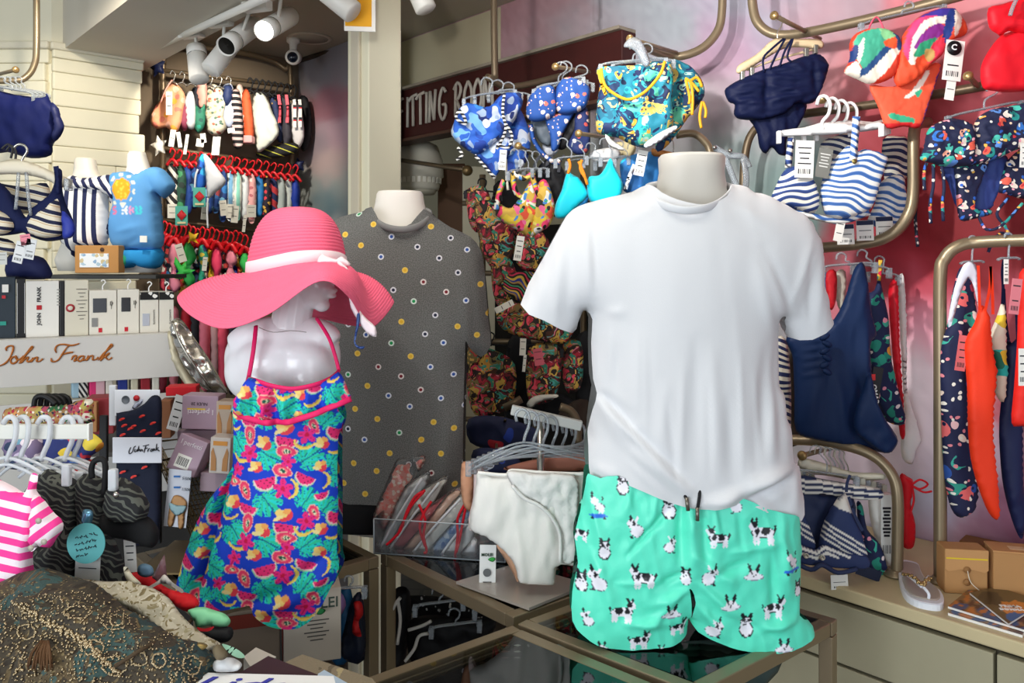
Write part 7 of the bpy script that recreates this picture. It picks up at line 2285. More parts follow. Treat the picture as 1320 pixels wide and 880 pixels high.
for i in range(18):
    x = 212 + i * 6.1
    ytop = 312 + i * .8
    L = 62 + rnd.uniform(-8,10)
    if i > 13:
        L *= .7
    wd = 7.5
    Yd = yb_(x) - .22 - .035 * (i % 3)
    k_ = i * 5 % 12
    ytop += (i * 7) % 5 - 2
    t = thing('childrens_swimsuit','%s children\'s piece, %s from the left on the lowest alcove rail' % (C3[k_],NM[i]),'swimsuit',P(x,ytop + L,Yd),'children\'s swimwear on the lowest alcove rail')
    j = rnd.uniform(-3,3)
    o = [(x - wd * .6,ytop),(x + wd * .6,ytop),(x + wd + j,ytop + L * .35),(x + wd * .3,ytop + L * .55),(x + wd * .9 + j,ytop + L * .85),(x,ytop + L),(x - wd * .9,ytop + L * .8),(x - wd * .4,ytop + L * .5),(x - wd,ytop + L * .3)]
    puff('cloth',o,Yd,.018,P3[k_],t,res=.018,wr=(.008,40,30))
    h_ = thing('clip_hanger','red plastic hanger of the %s piece on the lowest alcove rail' % NM[i],'hanger',P(x,ytop - 20,Yd),'red hangers of the lowest alcove rail')
    ptube('hook',[(x - 3,ytop - 20),(x,ytop - 25),(x + 4,ytop - 20),(x + 1,ytop - 10)],.0040,M_REDPL,h_,Y=Yd - .01)
    ptube('bar',[(x - 8,ytop + 1),(x,ytop - 9),(x + 8,ytop + 2)],1,M_REDPL,h_,Y=Yd - .01,flat=(.010,.006))
wc = thing('childrens_bikini','white triangle bikini with blue print hanging in front of the middle alcove rail','bikini',P(275,240,3.35))
puff('white_triangle',[(263,198),(272,206),(284,222),(291,232),(288,240),(278,248),(268,256),(266,236),(264,215)],3.35,.03,mat('e6eaf2',.6),wc,res=.014)
puff('blue_triangle',[(262,198),(265,212),(266,232),(262,248),(252,244),(252,222),(256,206)],3.38,.03,blobs('1c64c8',[(26,.45,['1c64c8','28a0e0','122a6a'])]),wc,res=.014)
ptube('tie',[(268,255,3.33),(267,272,3.33),(268,294,3.33)],.004,mat('e6eaf2',.6),wc)
ptube('tie',[(251,245,3.35),(252,228,3.34),(255,218,3.34)],.004,mat('e6eaf2',.6),wc)
for i,(x,y,lb) in enumerate(((257,254,'teal tag with red diamond under the white triangle bikini'),(234,278,'lower teal tag with red diamond left of the other'))):
    t = thing('swing_tag',lb,'price tag',P(x,y + 12,3.32))
    card('paper',x,y,16,25,3.32,mat('5cbcae',.6),t,lines=0,bar=False)
    o = [(x,y - 8),(x + 6.5,y - 1),(x,y + 6),(x - 6.5,y - 1)]
    puff('red_diamond',o,3.312,.003,mat('d8323a',.6),t,res=.012,smooth=0)
    box('text_band',P(x,y + 9,3.312),(.035,.002,.008),mat('e8dcae',.6),t,bevel=0)
for i,(x,y,w_,h_) in enumerate(((222,272,12,18),(264,272,9,22),(288,268,9,20),(297,272,10,18),(303,276,9,22),(324,272,12,16),(233,326,10,24),(264,340,6,18),(315,288,4,22))):
    t = card('swing_tag',x,y,w_,h_,3.40,mat('dcd9ce',.6),None,rot=[0,.1,-.1,.05,.1,0,-.3,.1,.1][i],lines=2,bar=False)
    tag(t,['cream price tag left of the teal tags','cream price tag right of the upper teal tag','first cream price tag under the deep blue suits','second cream price tag under the deep blue suits','third cream price tag under the deep blue suits','cream price tag under the light striped suits','white price tag beside the green star piece','white price tag amid the lowest rail','thin tag strip under the middle rail'][i],'price tag')
o = []
tag(puff('star_bikini',[(226,330),(234,342),(240,336),(240,346),(252,348),(240,354),(234,360),(222,358),(230,350),(224,340)],3.40,.01,mat('3cc44e',.5),None,res=.014,smooth=0),'bright green star-shaped piece on the lowest alcove rail','swimwear')
tag(puff('yellow_bow',[(243,298),(250,302),(256,300),(252,308),(256,314),(247,310),(242,314),(244,306)],3.42,.008,mat('e8b820',.5),None,res=.014,smooth=0),'yellow bow piece above the green star on the lowest alcove rail','swimwear')
# lower alcove wares seen beside the purse
for i,(x,c_,lb) in enumerate(((210,'8a3040','dark red'),(224,'e88a98','pink'),(240,'b01828','crimson'),(252,'26282c','black'),(264,'e8788a','salmon pink'),(276,'c8a0a0','dusty rose'),(288,'e8506a','coral pink'),(300,'2a2430','dark striped'))):
    tag(puff('childrens_swimsuit',[(x - 6,400),(x + 6,400),(x + 7,450),(x + 4,500),(x - 5,505),(x - 7,450)],3.45 + .02 * (i % 2),.03,mat(c_,.7),None,res=.02,wr=(.006,30,10)),'%s children\'s swimsuit low in the alcove behind the silver purse' % lb,'swimsuit')
# ============================================================ brick wall side: upper left hangings
pipeframe('bronze ceiling rail loop at the top left corner before the brick wall',[[(47,-30,2.75),(47,60,2.75),(44,84,2.75),(35,98,2.74),(20,104,2.72),(-30,104,2.68)]],.0105)
peg('bronze peg at the left end of the top left ceiling rail',(-10,98,2.72),(20,90,2.55))
nbt = thing('bikini_bottoms','dark navy bikini bottoms with side bow at the top left frame edge','bikini',P(40,205,2.52))
puff('bottoms_body',[(-20,120),(20,122),(55,126),(60,120),(66,132),(76,140),(78,156),(82,166),(76,178),(68,184),(66,200),(40,204),(10,196),(-20,194)],2.52,.05,mat('0c1548',.65,bump=.15,spec=.2),nbt,res=.01,wr=(.004,25,15),folds=[(-10,128,60,132,-.01,4)])
puff('side_bow',[(66,132),(74,138),(78,150),(83,162),(80,172),(72,182),(66,176),(70,160),(66,148)],2.48,.02,mat('131a4a',.6),nbt,res=.01,wr=(.004,40,30))
for i in range(4):
    hanger(['clear hanger of the navy bikini bottoms, leftmost','clear hanger of the navy bikini bottoms, second','clear hanger of the navy bikini bottoms, third','clear hanger of the navy bikini bottoms, rightmost'][i],(3 + 7 * i,99),(-14 + 5 * i,112),(44 + 6 * i,122),2.50 + .02 * i,group='hangers of the navy bottoms',hr=5,th=.003)
wh2 = thing('wooden_hanger','cream wooden hanger of the striped bikini top at the left edge','hanger',P(30,205,2.02))
puff('shoulder_bar',[(-30,222),(-10,212),(10,206),(24,205),(36,208),(52,214),(74,224),(92,232),(90,242),(76,240),(60,232),(36,226),(0,225),(-30,234)],2.02,.011,mat('e6dcc6',.45),wh2,res=.01,back=1)
ptube('hook',[(18,190),(24,186),(32,188),(35,195),(30,203),(27,210)],.003,M_STEEL,wh2,Y=2.02)
box('clip',P(88,238,2.01),(.013,.02,.03),M_CLEAR,wh2,bevel=.002)
sb2 = thing('bikini','navy and cream striped bikini top on the cream wooden hanger','bikini',P(45,312,2.0))
ST2 = stripes([(0,'e6ddc8'),(.42,'c8a878'),(.5,'e6ddc8'),(.62,'161c40')],.024,12,.02,10)
puff('navy_frame',[(-25,226),(6,240),(22,262),(34,280),(42,268),(62,252),(70,236),(72,218),(80,220),(80,240),(84,260),(95,286),(94,304),(84,308),(60,311),(38,304),(30,300),(20,302),(-5,304),(-25,300)],2.01,.025,mat('121b44',.65,spec=.2),sb2,res=.008,wr=(.002,30,30))
puff('right_cup',[(36,298),(38,286),(48,276),(62,266),(74,256),(78,272),(82,290),(80,302),(66,306),(50,306)],1.99,.032,ST2,sb2,res=.008,wr=(.002,30,40))
puff('left_cup',[(-25,272),(-5,270),(10,278),(18,290),(14,298),(0,302),(-25,298)],1.99,.03,ST2,sb2,res=.008)
puff('side_wing',[(80,272),(92,282),(97,294),(94,304),(82,308),(80,296)],1.98,.012,mat('2a3aa0',.5),sb2,res=.008)
for q in ([(24,222),(22,250),(20,270)],[(34,222),(36,250),(40,278)]):
    ptube('clear_strap',q,.004,M_CLEAR,sb2,Y=1.99)
band('strap',[(72,214),(74,230),(74,250)],7,1.99,mat('121b44',.65,spec=.2),sb2)
tag(puff('striped_bikini',[(-25,228),(0,236),(30,240),(60,236),(64,260),(40,275),(10,272),(-25,262)],2.07,.02,ST2,None,res=.01),'striped bikini hanging behind the cream wooden hanger','bikini')
for (x,y,w_,h_,c_,rr_,lb) in ((33,309,13,14,'e88a9a',-.15,'pink sticker tag below the striped bikini top'),(25,325,13,28,'dedfe0',.25,'grey-white price tag below the striped bikini top'),(39,321,13,26,'d8dadc',.2,'second grey-white price tag below the striped bikini top'),(3,333,12,16,'c8c8c4',0,'price tag at the left frame edge')):
    t = card('swing_tag',x,y,w_,h_,1.96,mat(c_,.6),None,rot=rr_,lines=2,bar=h_ > 20)
    tag(t,lb,'price tag')
tag(puff('bikini_bottom',[(-25,306),(10,308),(22,318),(20,328),(-25,326)],2.02,.02,ST2,None,res=.01),'striped bikini bottom under the striped top at the frame edge','bikini')
tag(puff('navy_garment',[(12,328),(50,330),(62,340),(66,358),(30,360),(8,356)],2.2,.04,mat('141c4c',.7),None,res=.015,wr=(.006,30,10)),'dark navy garment above the dark underwear box','garment')
for i,q in enumerate(([(2,192),(10,186),(16,192),(14,204)],[(8,194),(14,188),(20,194),(20,206)])):
    t = thing('clip_hanger',['dark wire hanger hook left of the steel hook','second dark wire hanger hook left of the steel hook'][i],'hanger',P(10,200,2.08),'dark hooks at left')
    ptube('hook',q,.003,mat('2a2a2c',.4),t,Y=2.08)
# ---- small mannequins on the shelf
YK = 2.78
kd1 = thing('childs_mannequin','white child torso form wearing the navy striped top','mannequin',P(112,349,YK + .06))
torso('torso',[(349,78,112,.05),(335,74,116,.06),(310,84,136,.06),(260,88,138,.06),(232,90,142,.05),(226,96,128,.04),(218,97,124,.035),(206,98,122,.035),(204,100,120,.03)],YK + .06,mat('e2ddd2',.4),kd1)
M_VST = stripes([(0,'eceae8'),(.52,'18204c')],.031,90,.012,6)
kt1 = thing('ruffled_blouse','navy and white vertically striped child\'s top with ruffle','top',P(112,330,YK))
puff('top_body',[(92,236),(138,236),(139,262),(138,316),(106,318),(97,332),(88,318),(80,306),(83,280),(84,250)],YK,.06,M_VST,kt1,res=.012,wr=(.005,20,6),folds=[(95,250,92,310,.008,4),(125,250,124,310,.006,4)])
puff('ruffle',[(90,226),(104,229),(122,228),(140,225),(148,232),(153,242),(148,256),(142,262),(138,250),(112,246),(92,248),(86,240)],YK - .03,.05,stripes([(0,'eceae8'),(.52,'18204c')],.026,60,.03,8),kt1,res=.012,wr=(.006,40,20))
kd2 = thing('childs_mannequin','white child torso form wearing the blue orange-slice tee','mannequin',P(182,350,YK + .06))
torso('torso',[(351,156,206,.06),(342,156,207,.065),(330,152,206,.06),(270,156,206,.06),(232,152,208,.05),(224,164,196,.045),(216,165,192,.038),(200,166,187,.035),(196,168,186,.03)],YK + .06,mat('eeebe4',.35),kd2)
kt2 = thing('childs_t_shirt','sky blue child\'s t-shirt with orange slice print','t-shirt',P(182,320,YK))
teec = polycol('5f9ed8',[],0)
def tee2(x,y):
    c = np.tile(rgb('5f9ed8'),(len(x),1))
    r_ = np.hypot((x - 168) / 12.5,(y - 246) / 14)
    a = np.arctan2(y - 246,x - 168)
    c[(r_ < 1.5) & (r_ > 1.25) & (np.sin(a * 10) > .1)] = rgb('f0ecd0')
    c[r_ < 1] = rgb('f0a418')
    c[(r_ < .82)] = rgb('f8cc4a')
    c[(r_ < .78) & (np.abs(np.sin(a * 4)) > .32) & (r_ > .15)] = rgb('f0a828')
    for i,(ch,cl) in enumerate((('S','e86a8a'),('H','f4f4f0'),('H','f09ac0'),('U','48d8e0'))):
        x0 = 157 + i * 9 + (4 if i else 0)
        u = (x - x0) / 6
        v = (y - 267) / 10
        if ch == 'H':
            m_ = (((np.abs(u - .1) < .16) | (np.abs(u - .9) < .16)) & (v > 0) & (v < 1)) | ((np.abs(v - .5) < .13) & (u > 0) & (u < 1))
        elif ch == 'U':
            m_ = (((np.abs(u - .1) < .16) | (np.abs(u - .9) < .16)) & (v > 0) & (v < 1)) | ((np.abs(v - .9) < .13) & (u > 0) & (u < 1))
        else:
            m_ = ((np.abs(v - .07) < .12) | (np.abs(v - .5) < .12) | (np.abs(v - .93) < .12)) & (u > 0) & (u < 1) | ((np.abs(u - .1) < .16) & (v > 0) & (v < .5)) | ((np.abs(u - .9) < .16) & (v > .5) & (v < 1))
        c[m_] = rgb(cl)
    return c
puff('tee_body',[(146,224),(165,221),(176,226),(188,222),(198,215),(212,219),(222,232),(226,242),(212,256),(205,250),(208,285),(208,320),(180,322),(150,319),(147,285),(153,256),(143,248),(142,238)],YK,.07,vcol(.8),kt2,res=.0065,wr=(.004,20,10),col=tee2,
     folds=[(205,250,195,225,-.01,4),(160,300,200,290,.005,4),(165,320,205,300,-.005,4)])
box('care_label',P(185,308,YK - .075),(.024,.002,.022),M_TAG,kt2,bevel=0)
tag(puff('swimming_shorts',[(150,318),(180,320),(208,319),(207,344),(184,345),(180,340),(176,345),(152,344)],YK + .01,.065,blobs('1c90d4',[(16,.35,['1c90d4','30b890','1878c0','1c90d4'])]),None,res=.012),'turquoise blue swim trunks with green palms under the sky blue tee','swim trunks')
shf_ = box('wall_shelf',P(146,356,YK + .10),(.42,.26,.014),mat('3a3a38',.5),None,bevel=.002)
tag(shf_,'thin dark shelf carrying the two child torsos','shelf')
kb4 = thing('gift_box','kraft window box with folded patterned fabric inside on the shelf','box',P(131,351,YK - .09))
cbx = P(129,334,YK - .07)
box('carton',cbx,(.142,.05,.092),mat('b8854c',.7,vary=.06),kb4,yaw=.05,bevel=.002)
box('window',cbx + Vector((-.006,-.0265,-.004)),(.094,.002,.046),blobs('e4e8ec',[(60,.4,['8aa8c8','e4e8ec','c8b890','a8c0d0'])]),kb4,yaw=.05,bevel=0)
lathe('seal_dot',[(.007,0),(.006,.001),(.001,.0012)],cbx + Vector((.02,-.0265,.032)),(0,-1,0),mat('4a3020',.6),kb4,n=14)
# ---- sign board with the underwear boxes
Ys0,Ys1 = 2.05,2.27
sA,sB = P(-30,436,Ys0 - .03),P(236,434,Ys1)
sdir = Vector((sB.x - sA.x,sB.y - sA.y,0))
sl = sdir.length
sdir.normalize()
syaw = math.atan2(sdir.y,sdir.x)
snr = Vector((sdir.y,-sdir.x,0))
ztop = H - 93 / F * 2.15
sg = thing('shelf_unit','white display shelf with John Frank script on its front board','shelf',((sA + sB) / 2).xy.to_3d() + Vector((0,0,ztop - .13)))
mc = (sA + sB) / 2
box('front_board',(mc.x,mc.y,ztop - .062),(sl,.012,.120),mat('d2cfca',.5),sg,yaw=syaw,bevel=.001)
mc2 = mc - snr * .10
box('shelf_top',(mc2.x,mc2.y,ztop - .006),(sl,.20,.012),mat('cfccc6',.5),sg,yaw=syaw,bevel=.001)
mc3 = mc + snr * .012
box('lower_board',(mc3.x - .0,mc3.y,ztop - .30),(sl * .96,.012,.27),mat('cfcdc9',.55),sg,yaw=syaw,bevel=.001)
ep = sB + snr * .0
bm = bmesh.new()
a_ = [Vector((sB.x,sB.y,ztop)),Vector((sB.x,sB.y,ztop - .12)),Vector((sB.x,sB.y,ztop - .12)) + sdir * .03,]
SCR = [[(42,548),(38,532),(55,518),(82,520),(80,550),(62,590),(38,622),(5,640),(-30,650)],
       [(98,582),(74,592),(66,612),(78,628),(100,620),(110,600),(98,582),(104,600),(124,602),(150,580)],
       [(120,628),(140,600),(170,565),(204,530),(200,522),(180,545),(150,590),(132,625),(160,596),(178,590),(170,612),(186,616),(204,600)],
       [(206,590),(196,618),(214,596),(236,590),(232,612),(250,614),(270,598)],
       [(322,594),(326,612),(346,616),(372,600),(398,560),(424,524),(440,512)],[(356,560),(348,538),(362,514),(400,507),(450,514),(500,502)],[(384,574),(424,562),(462,556)],
       [(450,606),(460,584),(478,578),(480,590),(468,612),(486,604)],
       [(530,580),(504,584),(490,604),(506,614),(524,598),(532,580),(524,606),(544,602)],
       [(556,576),(546,608),(566,584),(586,580),(584,602),(602,604),(620,588)],
       [(618,608),(650,568),(690,532),(708,516),(700,508),(680,532),(650,580),(634,610),(660,582),(690,562),(676,578),(664,584),(684,604),(706,590)]]
bm = bmesh.new()
def onboard(x,y,off=.0075):
    d = Vector(((x - 660) / F,1,-(y - HY) / F))
    o_ = Vector((mc.x,mc.y,0)) + snr * off
    eye = Vector((0,0,H))
    s_ = (o_ - eye).xy.dot(snr.xy) / d.xy.dot(snr.xy)
    return eye + d * s_
for st_ in SCR:
    pts = [onboard(x / 4.89,y / 4.89 + 340) for x,y in st_]
    r_ = [.0016 + .0012 * abs(math.sin(i * 1.3)) for i in range(len(pts))]
    add_tube(bm,pts,r_,6,5)
o_ = from_bm(bm,'script_lettering',mat('b0672c',.4,.5),sg)
o_['label'] = 'copper John Frank script lettering'
BX = [(-14,20,356,435,'dark','26323c','large dark slate underwear box at the left edge'),(33,68,362,433,'white','eae7de','white JOHN FRANK underwear box lettered sideways')]
def shelfbox(name,label,x0,x1,y0,y1,mfront,cat_='box',dep=.10,side=None):
    a,b_ = onboard(x0,434,-.035),onboard(x1,434,-.035)
    w_ = (b_.xy - a.xy).length
    Yd = (a.y + b_.y) / 2
    z1_ = H - (y0 - HY) / F * Yd
    c_ = (a + b_) / 2
    t = thing(name,label,cat_,Vector((c_.x,c_.y,ztop)))
    cc_ = c_ - snr * dep / 2
    box('carton',(cc_.x,cc_.y,(z1_ + ztop) / 2),(w_,dep,z1_ - ztop),mfront,t,yaw=syaw,bevel=.0015)
    f_ = Vector((c_.x,c_.y,(z1_ + ztop) / 2)) + snr * .0008
    return t,f_,w_,z1_ - ztop
UP = Vector((0,0,1))
t,f_,w_,h_ = shelfbox('underwear_box','large dark slate underwear box at the left frame edge',-14,20,357,434,mat('28343e',.4))
box('white_label',f_ + Vector((.008,-.001,.05)),(.014,.001,.02),M_TAG,t,yaw=syaw,bevel=0)
box('red_mark',f_ + Vector((.004,-.001,.028)),(.008,.001,.008),mat('c8323a',.5),t,yaw=syaw,bevel=0)
box('teal_mark',f_ + Vector((.002,-.001,-.04)),(.014,.001,.010),mat('2f9a8a',.5),t,yaw=syaw,bevel=0)
t,f_,w_,h_ = shelfbox('underwear_box','narrow black underwear box with fine white frame line',21,33,359,434,mat('17181a',.4))
bm = bmesh.new()
for dx_ in (-.4,.4):
    add_box(bm,f_ + sdir * (dx_ * w_),(.0012,.001,h_ * .85),syaw)
from_bm(bm,'white_lines',mat('d8d8d8',.5),t,False)
t,f_,w_,h_ = shelfbox('underwear_box','white underwear box with JOHN FRANK printed sideways',33.5,76,362,433,mat('efece4',.45))
text('JOHN',f_ + sdir * (-.008) + Vector((0,0,-.026)),UP,-sdir,.0125,M_INK,t,bold=.0004)
text('FRANK',f_ + sdir * (-.008) + Vector((0,0,.038)),UP,-sdir,.0125,M_INK,t,bold=.0004)
box('red_logo',f_ + sdir * (-.008) + Vector((0,0,.004)),(.012,.001,.012),mat('c01c28',.5),t,yaw=syaw,bevel=.001)
bm = bmesh.new()
for k_ in range(6):
    add_box(bm,f_ + sdir * (.036) + Vector((0,0,.05 - k_ * .008)),(.007,.0008,.003),syaw)
from_bm(bm,'size_marks',mat('a8a6a0',.6),t,False)
t,f_,w_,h_ = shelfbox('underwear_box','thin black-sided underwear box between the two cream ones',77,83,362,433,mat('1b1b1c',.4))
t,f_,w_,h_ = shelfbox('underwear_box','cream underwear box with round red seal and fine print',83.5,114,361,432,mat('ddd7c4',.5))
lathe('red_seal',[(.011,0),(.0105,.0008),(.001,.001)],f_ + sdir * (-.015),snr,mat('a83038',.5),t,n=24)
lathe('seal_centre',[(.006,.001),(.0055,.0014),(.001,.0015)],f_ + sdir * (-.015),snr,mat('e0d8c8',.5),t,n=24)
bm = bmesh.new()
for k_ in range(9):
    add_box(bm,f_ + sdir * (.012 + .0) + Vector((0,0,.05 - k_ * .010)),(.026 - .008 * (k_ % 3),.0008,.0018),syaw)
from_bm(bm,'fine_print',mat('5a564c',.6),t,False)
SB = [(115,150.5,374,'sock box with dark window and grey figure print, first with a hook','a'),(151.5,179.5,373,'sock box with black window and red mark, second with a hook','b'),(180.5,204.5,376,'white BLACK&WHITE sock box with black floral top, third with a hook','c'),(205.5,224,376,'narrow white sock box with black floral top beside the silver purse','d')]
for x0,x1,y0,lb,kd in SB:
    t,f_,w_,h_ = shelfbox('sock_box',lb,x0,x1,y0,431,mat('e6e1d4',.5))
    if kd in 'ab':
        box('window',f_ + sdir * (-w_ * .12) + Vector((0,0,h_ * .16)),(w_ * (.5 if kd == 'a' else .42),.0015,h_ * .32),mat('2a2d34' if kd == 'a' else '14151a',.2),t,yaw=syaw,bevel=.001)
        box('red_mark',f_ + sdir * (-w_ * .1) + Vector((0,0,-h_ * .40)),(.009,.001,.012),mat('c82030',.5),t,yaw=syaw,bevel=0)
        bm = bmesh.new()
        for k_ in range(5):
            a = k_ * 1.256
            add_box(bm,f_ + sdir * (w_ * .30 + .003 * math.cos(a)) + Vector((0,0,h_ * .2 + .004 * math.sin(a))),(.0016,.001,.006),syaw)
        add_box(bm,f_ + sdir * (w_ * .30) + Vector((0,0,h_ * .12)),(.001,.001,.012),syaw)
        from_bm(bm,'flower_emblem',mat('3a3630',.6),t,False)
        if kd == 'a':
            box('grey_figures',f_ + sdir * (-w_ * .3) + Vector((0,0,-h_ * .22)),(w_ * .22,.001,h_ * .2),mat('8a8a88',.6),t,yaw=syaw,bevel=0)
    else:
        box('floral_band',f_ + Vector((0,0,h_ * .40)),(w_ * 1.0,.0016,h_ * .19),blobs('101012',[(60,.36,['f0eee8','101012','f0eee8'])]),t,yaw=syaw,bevel=0)
        if kd == 'c':
            box('window',f_ + sdir * (-w_ * .18) + Vector((0,0,-h_ * .18)),(w_ * .38,.0016,h_ * .30),mat('b8bcc8',.3),t,yaw=syaw,bevel=.001)
        text('BLACK&WHITE',f_ + sdir * (w_ * .25) + Vector((0,0,-h_ * .12)),UP,-sdir,.006,mat('7a766c',.6),t)
    if kd != 'd' or True:
        hxp = f_ + Vector((0,0,h_ / 2)) - snr * .01
        tube('hook',[hxp,hxp + UP * .012,hxp + UP * .022 + sdir * .007,hxp + UP * .028 + sdir * .001,hxp + UP * .024 - sdir * .004],.0017,M_WPL,t)
# small wares in the slot below the board
for i,(x,c_,lb) in enumerate(((97,'a8c8d8','pale blue'),(106,'e8e4dc','black-and-white striped'),(119,'e83a7a','hot pink'),(128,'e8b8c0','blush pink'),(140,'e6ddd0','ivory'),(157,'2a3a8a','deep blue'),(172,'dcd4b8','straw'),(186,'a02a34','wine red'),(199,'e8e4d4','cream'))):
    a = onboard(x,486,-.06)
    mm = stripes([(0,'1c1c20'),(.5,'e8e4dc')],.01,60) if i == 1 else mat(c_,.7)
    tag(box('folded_garment',(a.x,a.y,ztop - .145),(.018 + .006 * (i % 2),.06,.045),mm,None,yaw=syaw,bevel=.003),'%s folded piece in the slot under the script board' % lb,'garment','folded pieces in the slot')
# silver fabric purse
pu = thing('purse','shiny silver gathered purse leaning at the end of the script board','purse',P(255,505,2.08))
puff('purse_body',[(222,413),(230,410),(238,416),(250,434),(268,460),(284,488),(294,506),(284,508),(262,500),(240,476),(228,450),(222,430)],2.10,.03,mat('cbc7bd',.22,.9),pu,res=.007,wr=(.008,18,30),folds=[(228,415,270,495,.014,5),(235,418,285,500,-.010,4)])
puff('cream_side',[(216,428),(224,432),(238,470),(258,500),(270,508),(250,506),(232,486),(220,456)],2.13,.02,mat('c9bfa4',.5,.3),pu,res=.008,wr=(.004,30,20))
ptube('frame_edge',[(222,414,2.07),(232,440,2.06),(250,470,2.06),(272,500,2.07)],.003,mat('9a958c',.25,.9),pu)
# ============================================================ the low stand on the left: socks, hangers, basket
tag(box('red_sock_box',P(132,533,1.93),(.060,.07,.085),mat('8a2a30',.6),None,yaw=.3,bevel=.002),'dark red small box behind the chili pepper socks, taller','box')
tag(box('kraft_sock_box',P(122,535,1.90),(.020,.06,.070),mat('a8764a',.6),None,yaw=.3,bevel=.002),'small brown box beside the dark red one','box')
so_ = thing('sock_pack','navy socks with red chili peppers in a white John Frank card band','socks',P(178,700,1.74))
puff('sock_body',[(150,538),(152,532),(172,528),(186,520),(196,510),(206,511),(209,525),(208,565),(207,600),(206,690),(190,702),(160,700),(152,660),(150,600)],1.76,.014,None or mat('131a30',.8),so_,res=.008,wr=(.002,20,10))
box('header_card',P(177,519,1.775),(.100,.002,.058),mat('e6e8ee',.5),so_,bevel=.001)
CHIL = [(157,540),(172,549),(183,536),(197,545),(184,555),(168,552),(204,558),(158,560),(195,588) ,(158,608),(186,602),(172,614),(204,590),(160,548)]
for i,(x,y) in enumerate(CHIL):
    puff('chili_pepper',[(x - 4,y + 2.4),(x - 2,y - .8),(x + 3,y - 2),(x + 4,y - .5),(x,y + 1.8)],1.742,.0015,mat('d8352c',.5),so_,res=.005)
box('card_band',P(177,580,1.742),(.106,.004,.055),mat('dfe2ec',.5),so_,bevel=.001)
bm = bmesh.new()
JF = [[(570,462),(562,480),(566,490),(578,480),(584,462),(592,456)],[(590,470),(586,480),(594,480),(598,470)],[(600,480),(606,456),(604,478),(610,470),(612,480)],[(614,480),(618,470),(624,480)],
      [(628,484),(636,456)],[(624,456),(650,450)],[(630,468),(644,464)],[(644,480),(648,468),(654,468)],[(662,468),(656,478),(664,478),(666,468),(668,478)],[(670,478),(672,466),(676,476)],[(680,476),(684,446)],[(692,462),(684,470),(696,478)]]
for st_ in JF:
    pts = [P(x / 3.385,y / 3.385 + 440,1.7385) for x,y in st_]
    add_tube(bm,pts,.0010,5,3)
from_bm(bm,'script_lettering',M_INK,so_)
lathe('round_mark',[(.009,0),(.009,.0006),(.0078,.0006),(.0078,.0002)],P(162,515,1.7735),(0,-1,0),mat('6a7078',.6),so_,n=24)
puff('card_chili',[(168,530),(172,522),(178,517),(184,514),(182,520),(175,526)],1.772,.0015,mat('b8bcd0',.5),so_,res=.005)
lathe('red_berry',[(.007,0),(.006,.003),(.001,.005)],P(176,513,1.772),(0,-1,0),mat('b8202a',.4),so_,n=16)
for i,(x,y,w2,h2,c_,lb) in enumerate(((146,522,9,52,'d5d7dc','white edge of a second sock card behind the chili socks'),(200,620,16,160,'101218','black sock pack at the right behind the chili socks'),(134,565,10,60,'17171a','black hanging strip left of the chili socks'))):
    tag(box('sock_card',P(x,y,1.80),(w2 * 1.8 / F,.01,h2 * 1.8 / F),mat(c_,.6),None,bevel=.002),lb,'card')
fp = tag(puff('floral_pouch',[(6,528),(30,524),(80,520),(118,514),(120,530),(118,546),(60,548),(8,548)],1.62,.02,blobs('a8804a',[(60,.5,['b87a5a','2a2a40','a89a4a','3a7a4a','c88a50','d8d0c0','a8405a']),(130,.3,['e0d8c8','a82040','2a2a40'])]),None,res=.01,wr=(.003,30,30)),
         'long multicoloured floral pouch behind the clear hanger row','pouch')
sg2 = thing('hair_clips','bundle of black curved hair clips on the floral pouch','hair clip',P(68,520,1.58))
for i in range(4):
    ptube('curved_clip',[(44 + 8 * i,523),(46 + 8 * i,513),(54 + 9 * i,510),(64 + 8 * i,514),(72 + 6 * i,521)],.0052,mat('08080a',.55),sg2,Y=1.57 + .012 * i)
for i,(o,c_,lb) in enumerate((([(8,562),(50,560),(58,590),(30,604),(8,600)],blobs('7a6a8a',[(40,.45,['c8b8d0','2a3a5a','e8d8e0','6a9ab0'])]),'mauve patterned garment behind the first hangers'),
                                 ([(56,560),(100,562),(118,580),(108,600),(66,600)],blobs('1c2a6a',[(36,.45,['e8c83a','1c2a6a','c83040','3a6ab0'])]),'navy garment with yellow and red print behind the hangers'),
                                 ([(112,556),(128,564),(134,574),(126,582),(112,590),(100,592),(104,575)],blobs('28367a',[(30,.5,['e8d04a','28367a','f0e8c8','e0902a'])]),'yellow and navy patterned piece right of the rail end'),
                                 ([(98,596),(120,592),(126,606),(112,612),(98,610)],mat('c8302c',.6),'red printed piece above the zebra cup'))):
    tag(puff('garment',o,1.55,.02,c_ if not isinstance(c_,str) else mat(c_),None,res=.01,wr=(.004,40,40)),lb,'garment')
rl2 = thing('hanging_bar','milky white square bar carrying clear hangers at the left edge','rail',P(50,565,1.40))
box('bar',P(47,556,1.42),(.190,.012,.026),mat('d4d4cc',.35),rl2,bevel=.002)
box('end_cap',P(116,556,1.42),(.004,.014,.030),mat('e4e4dc',.35),rl2,bevel=.001)
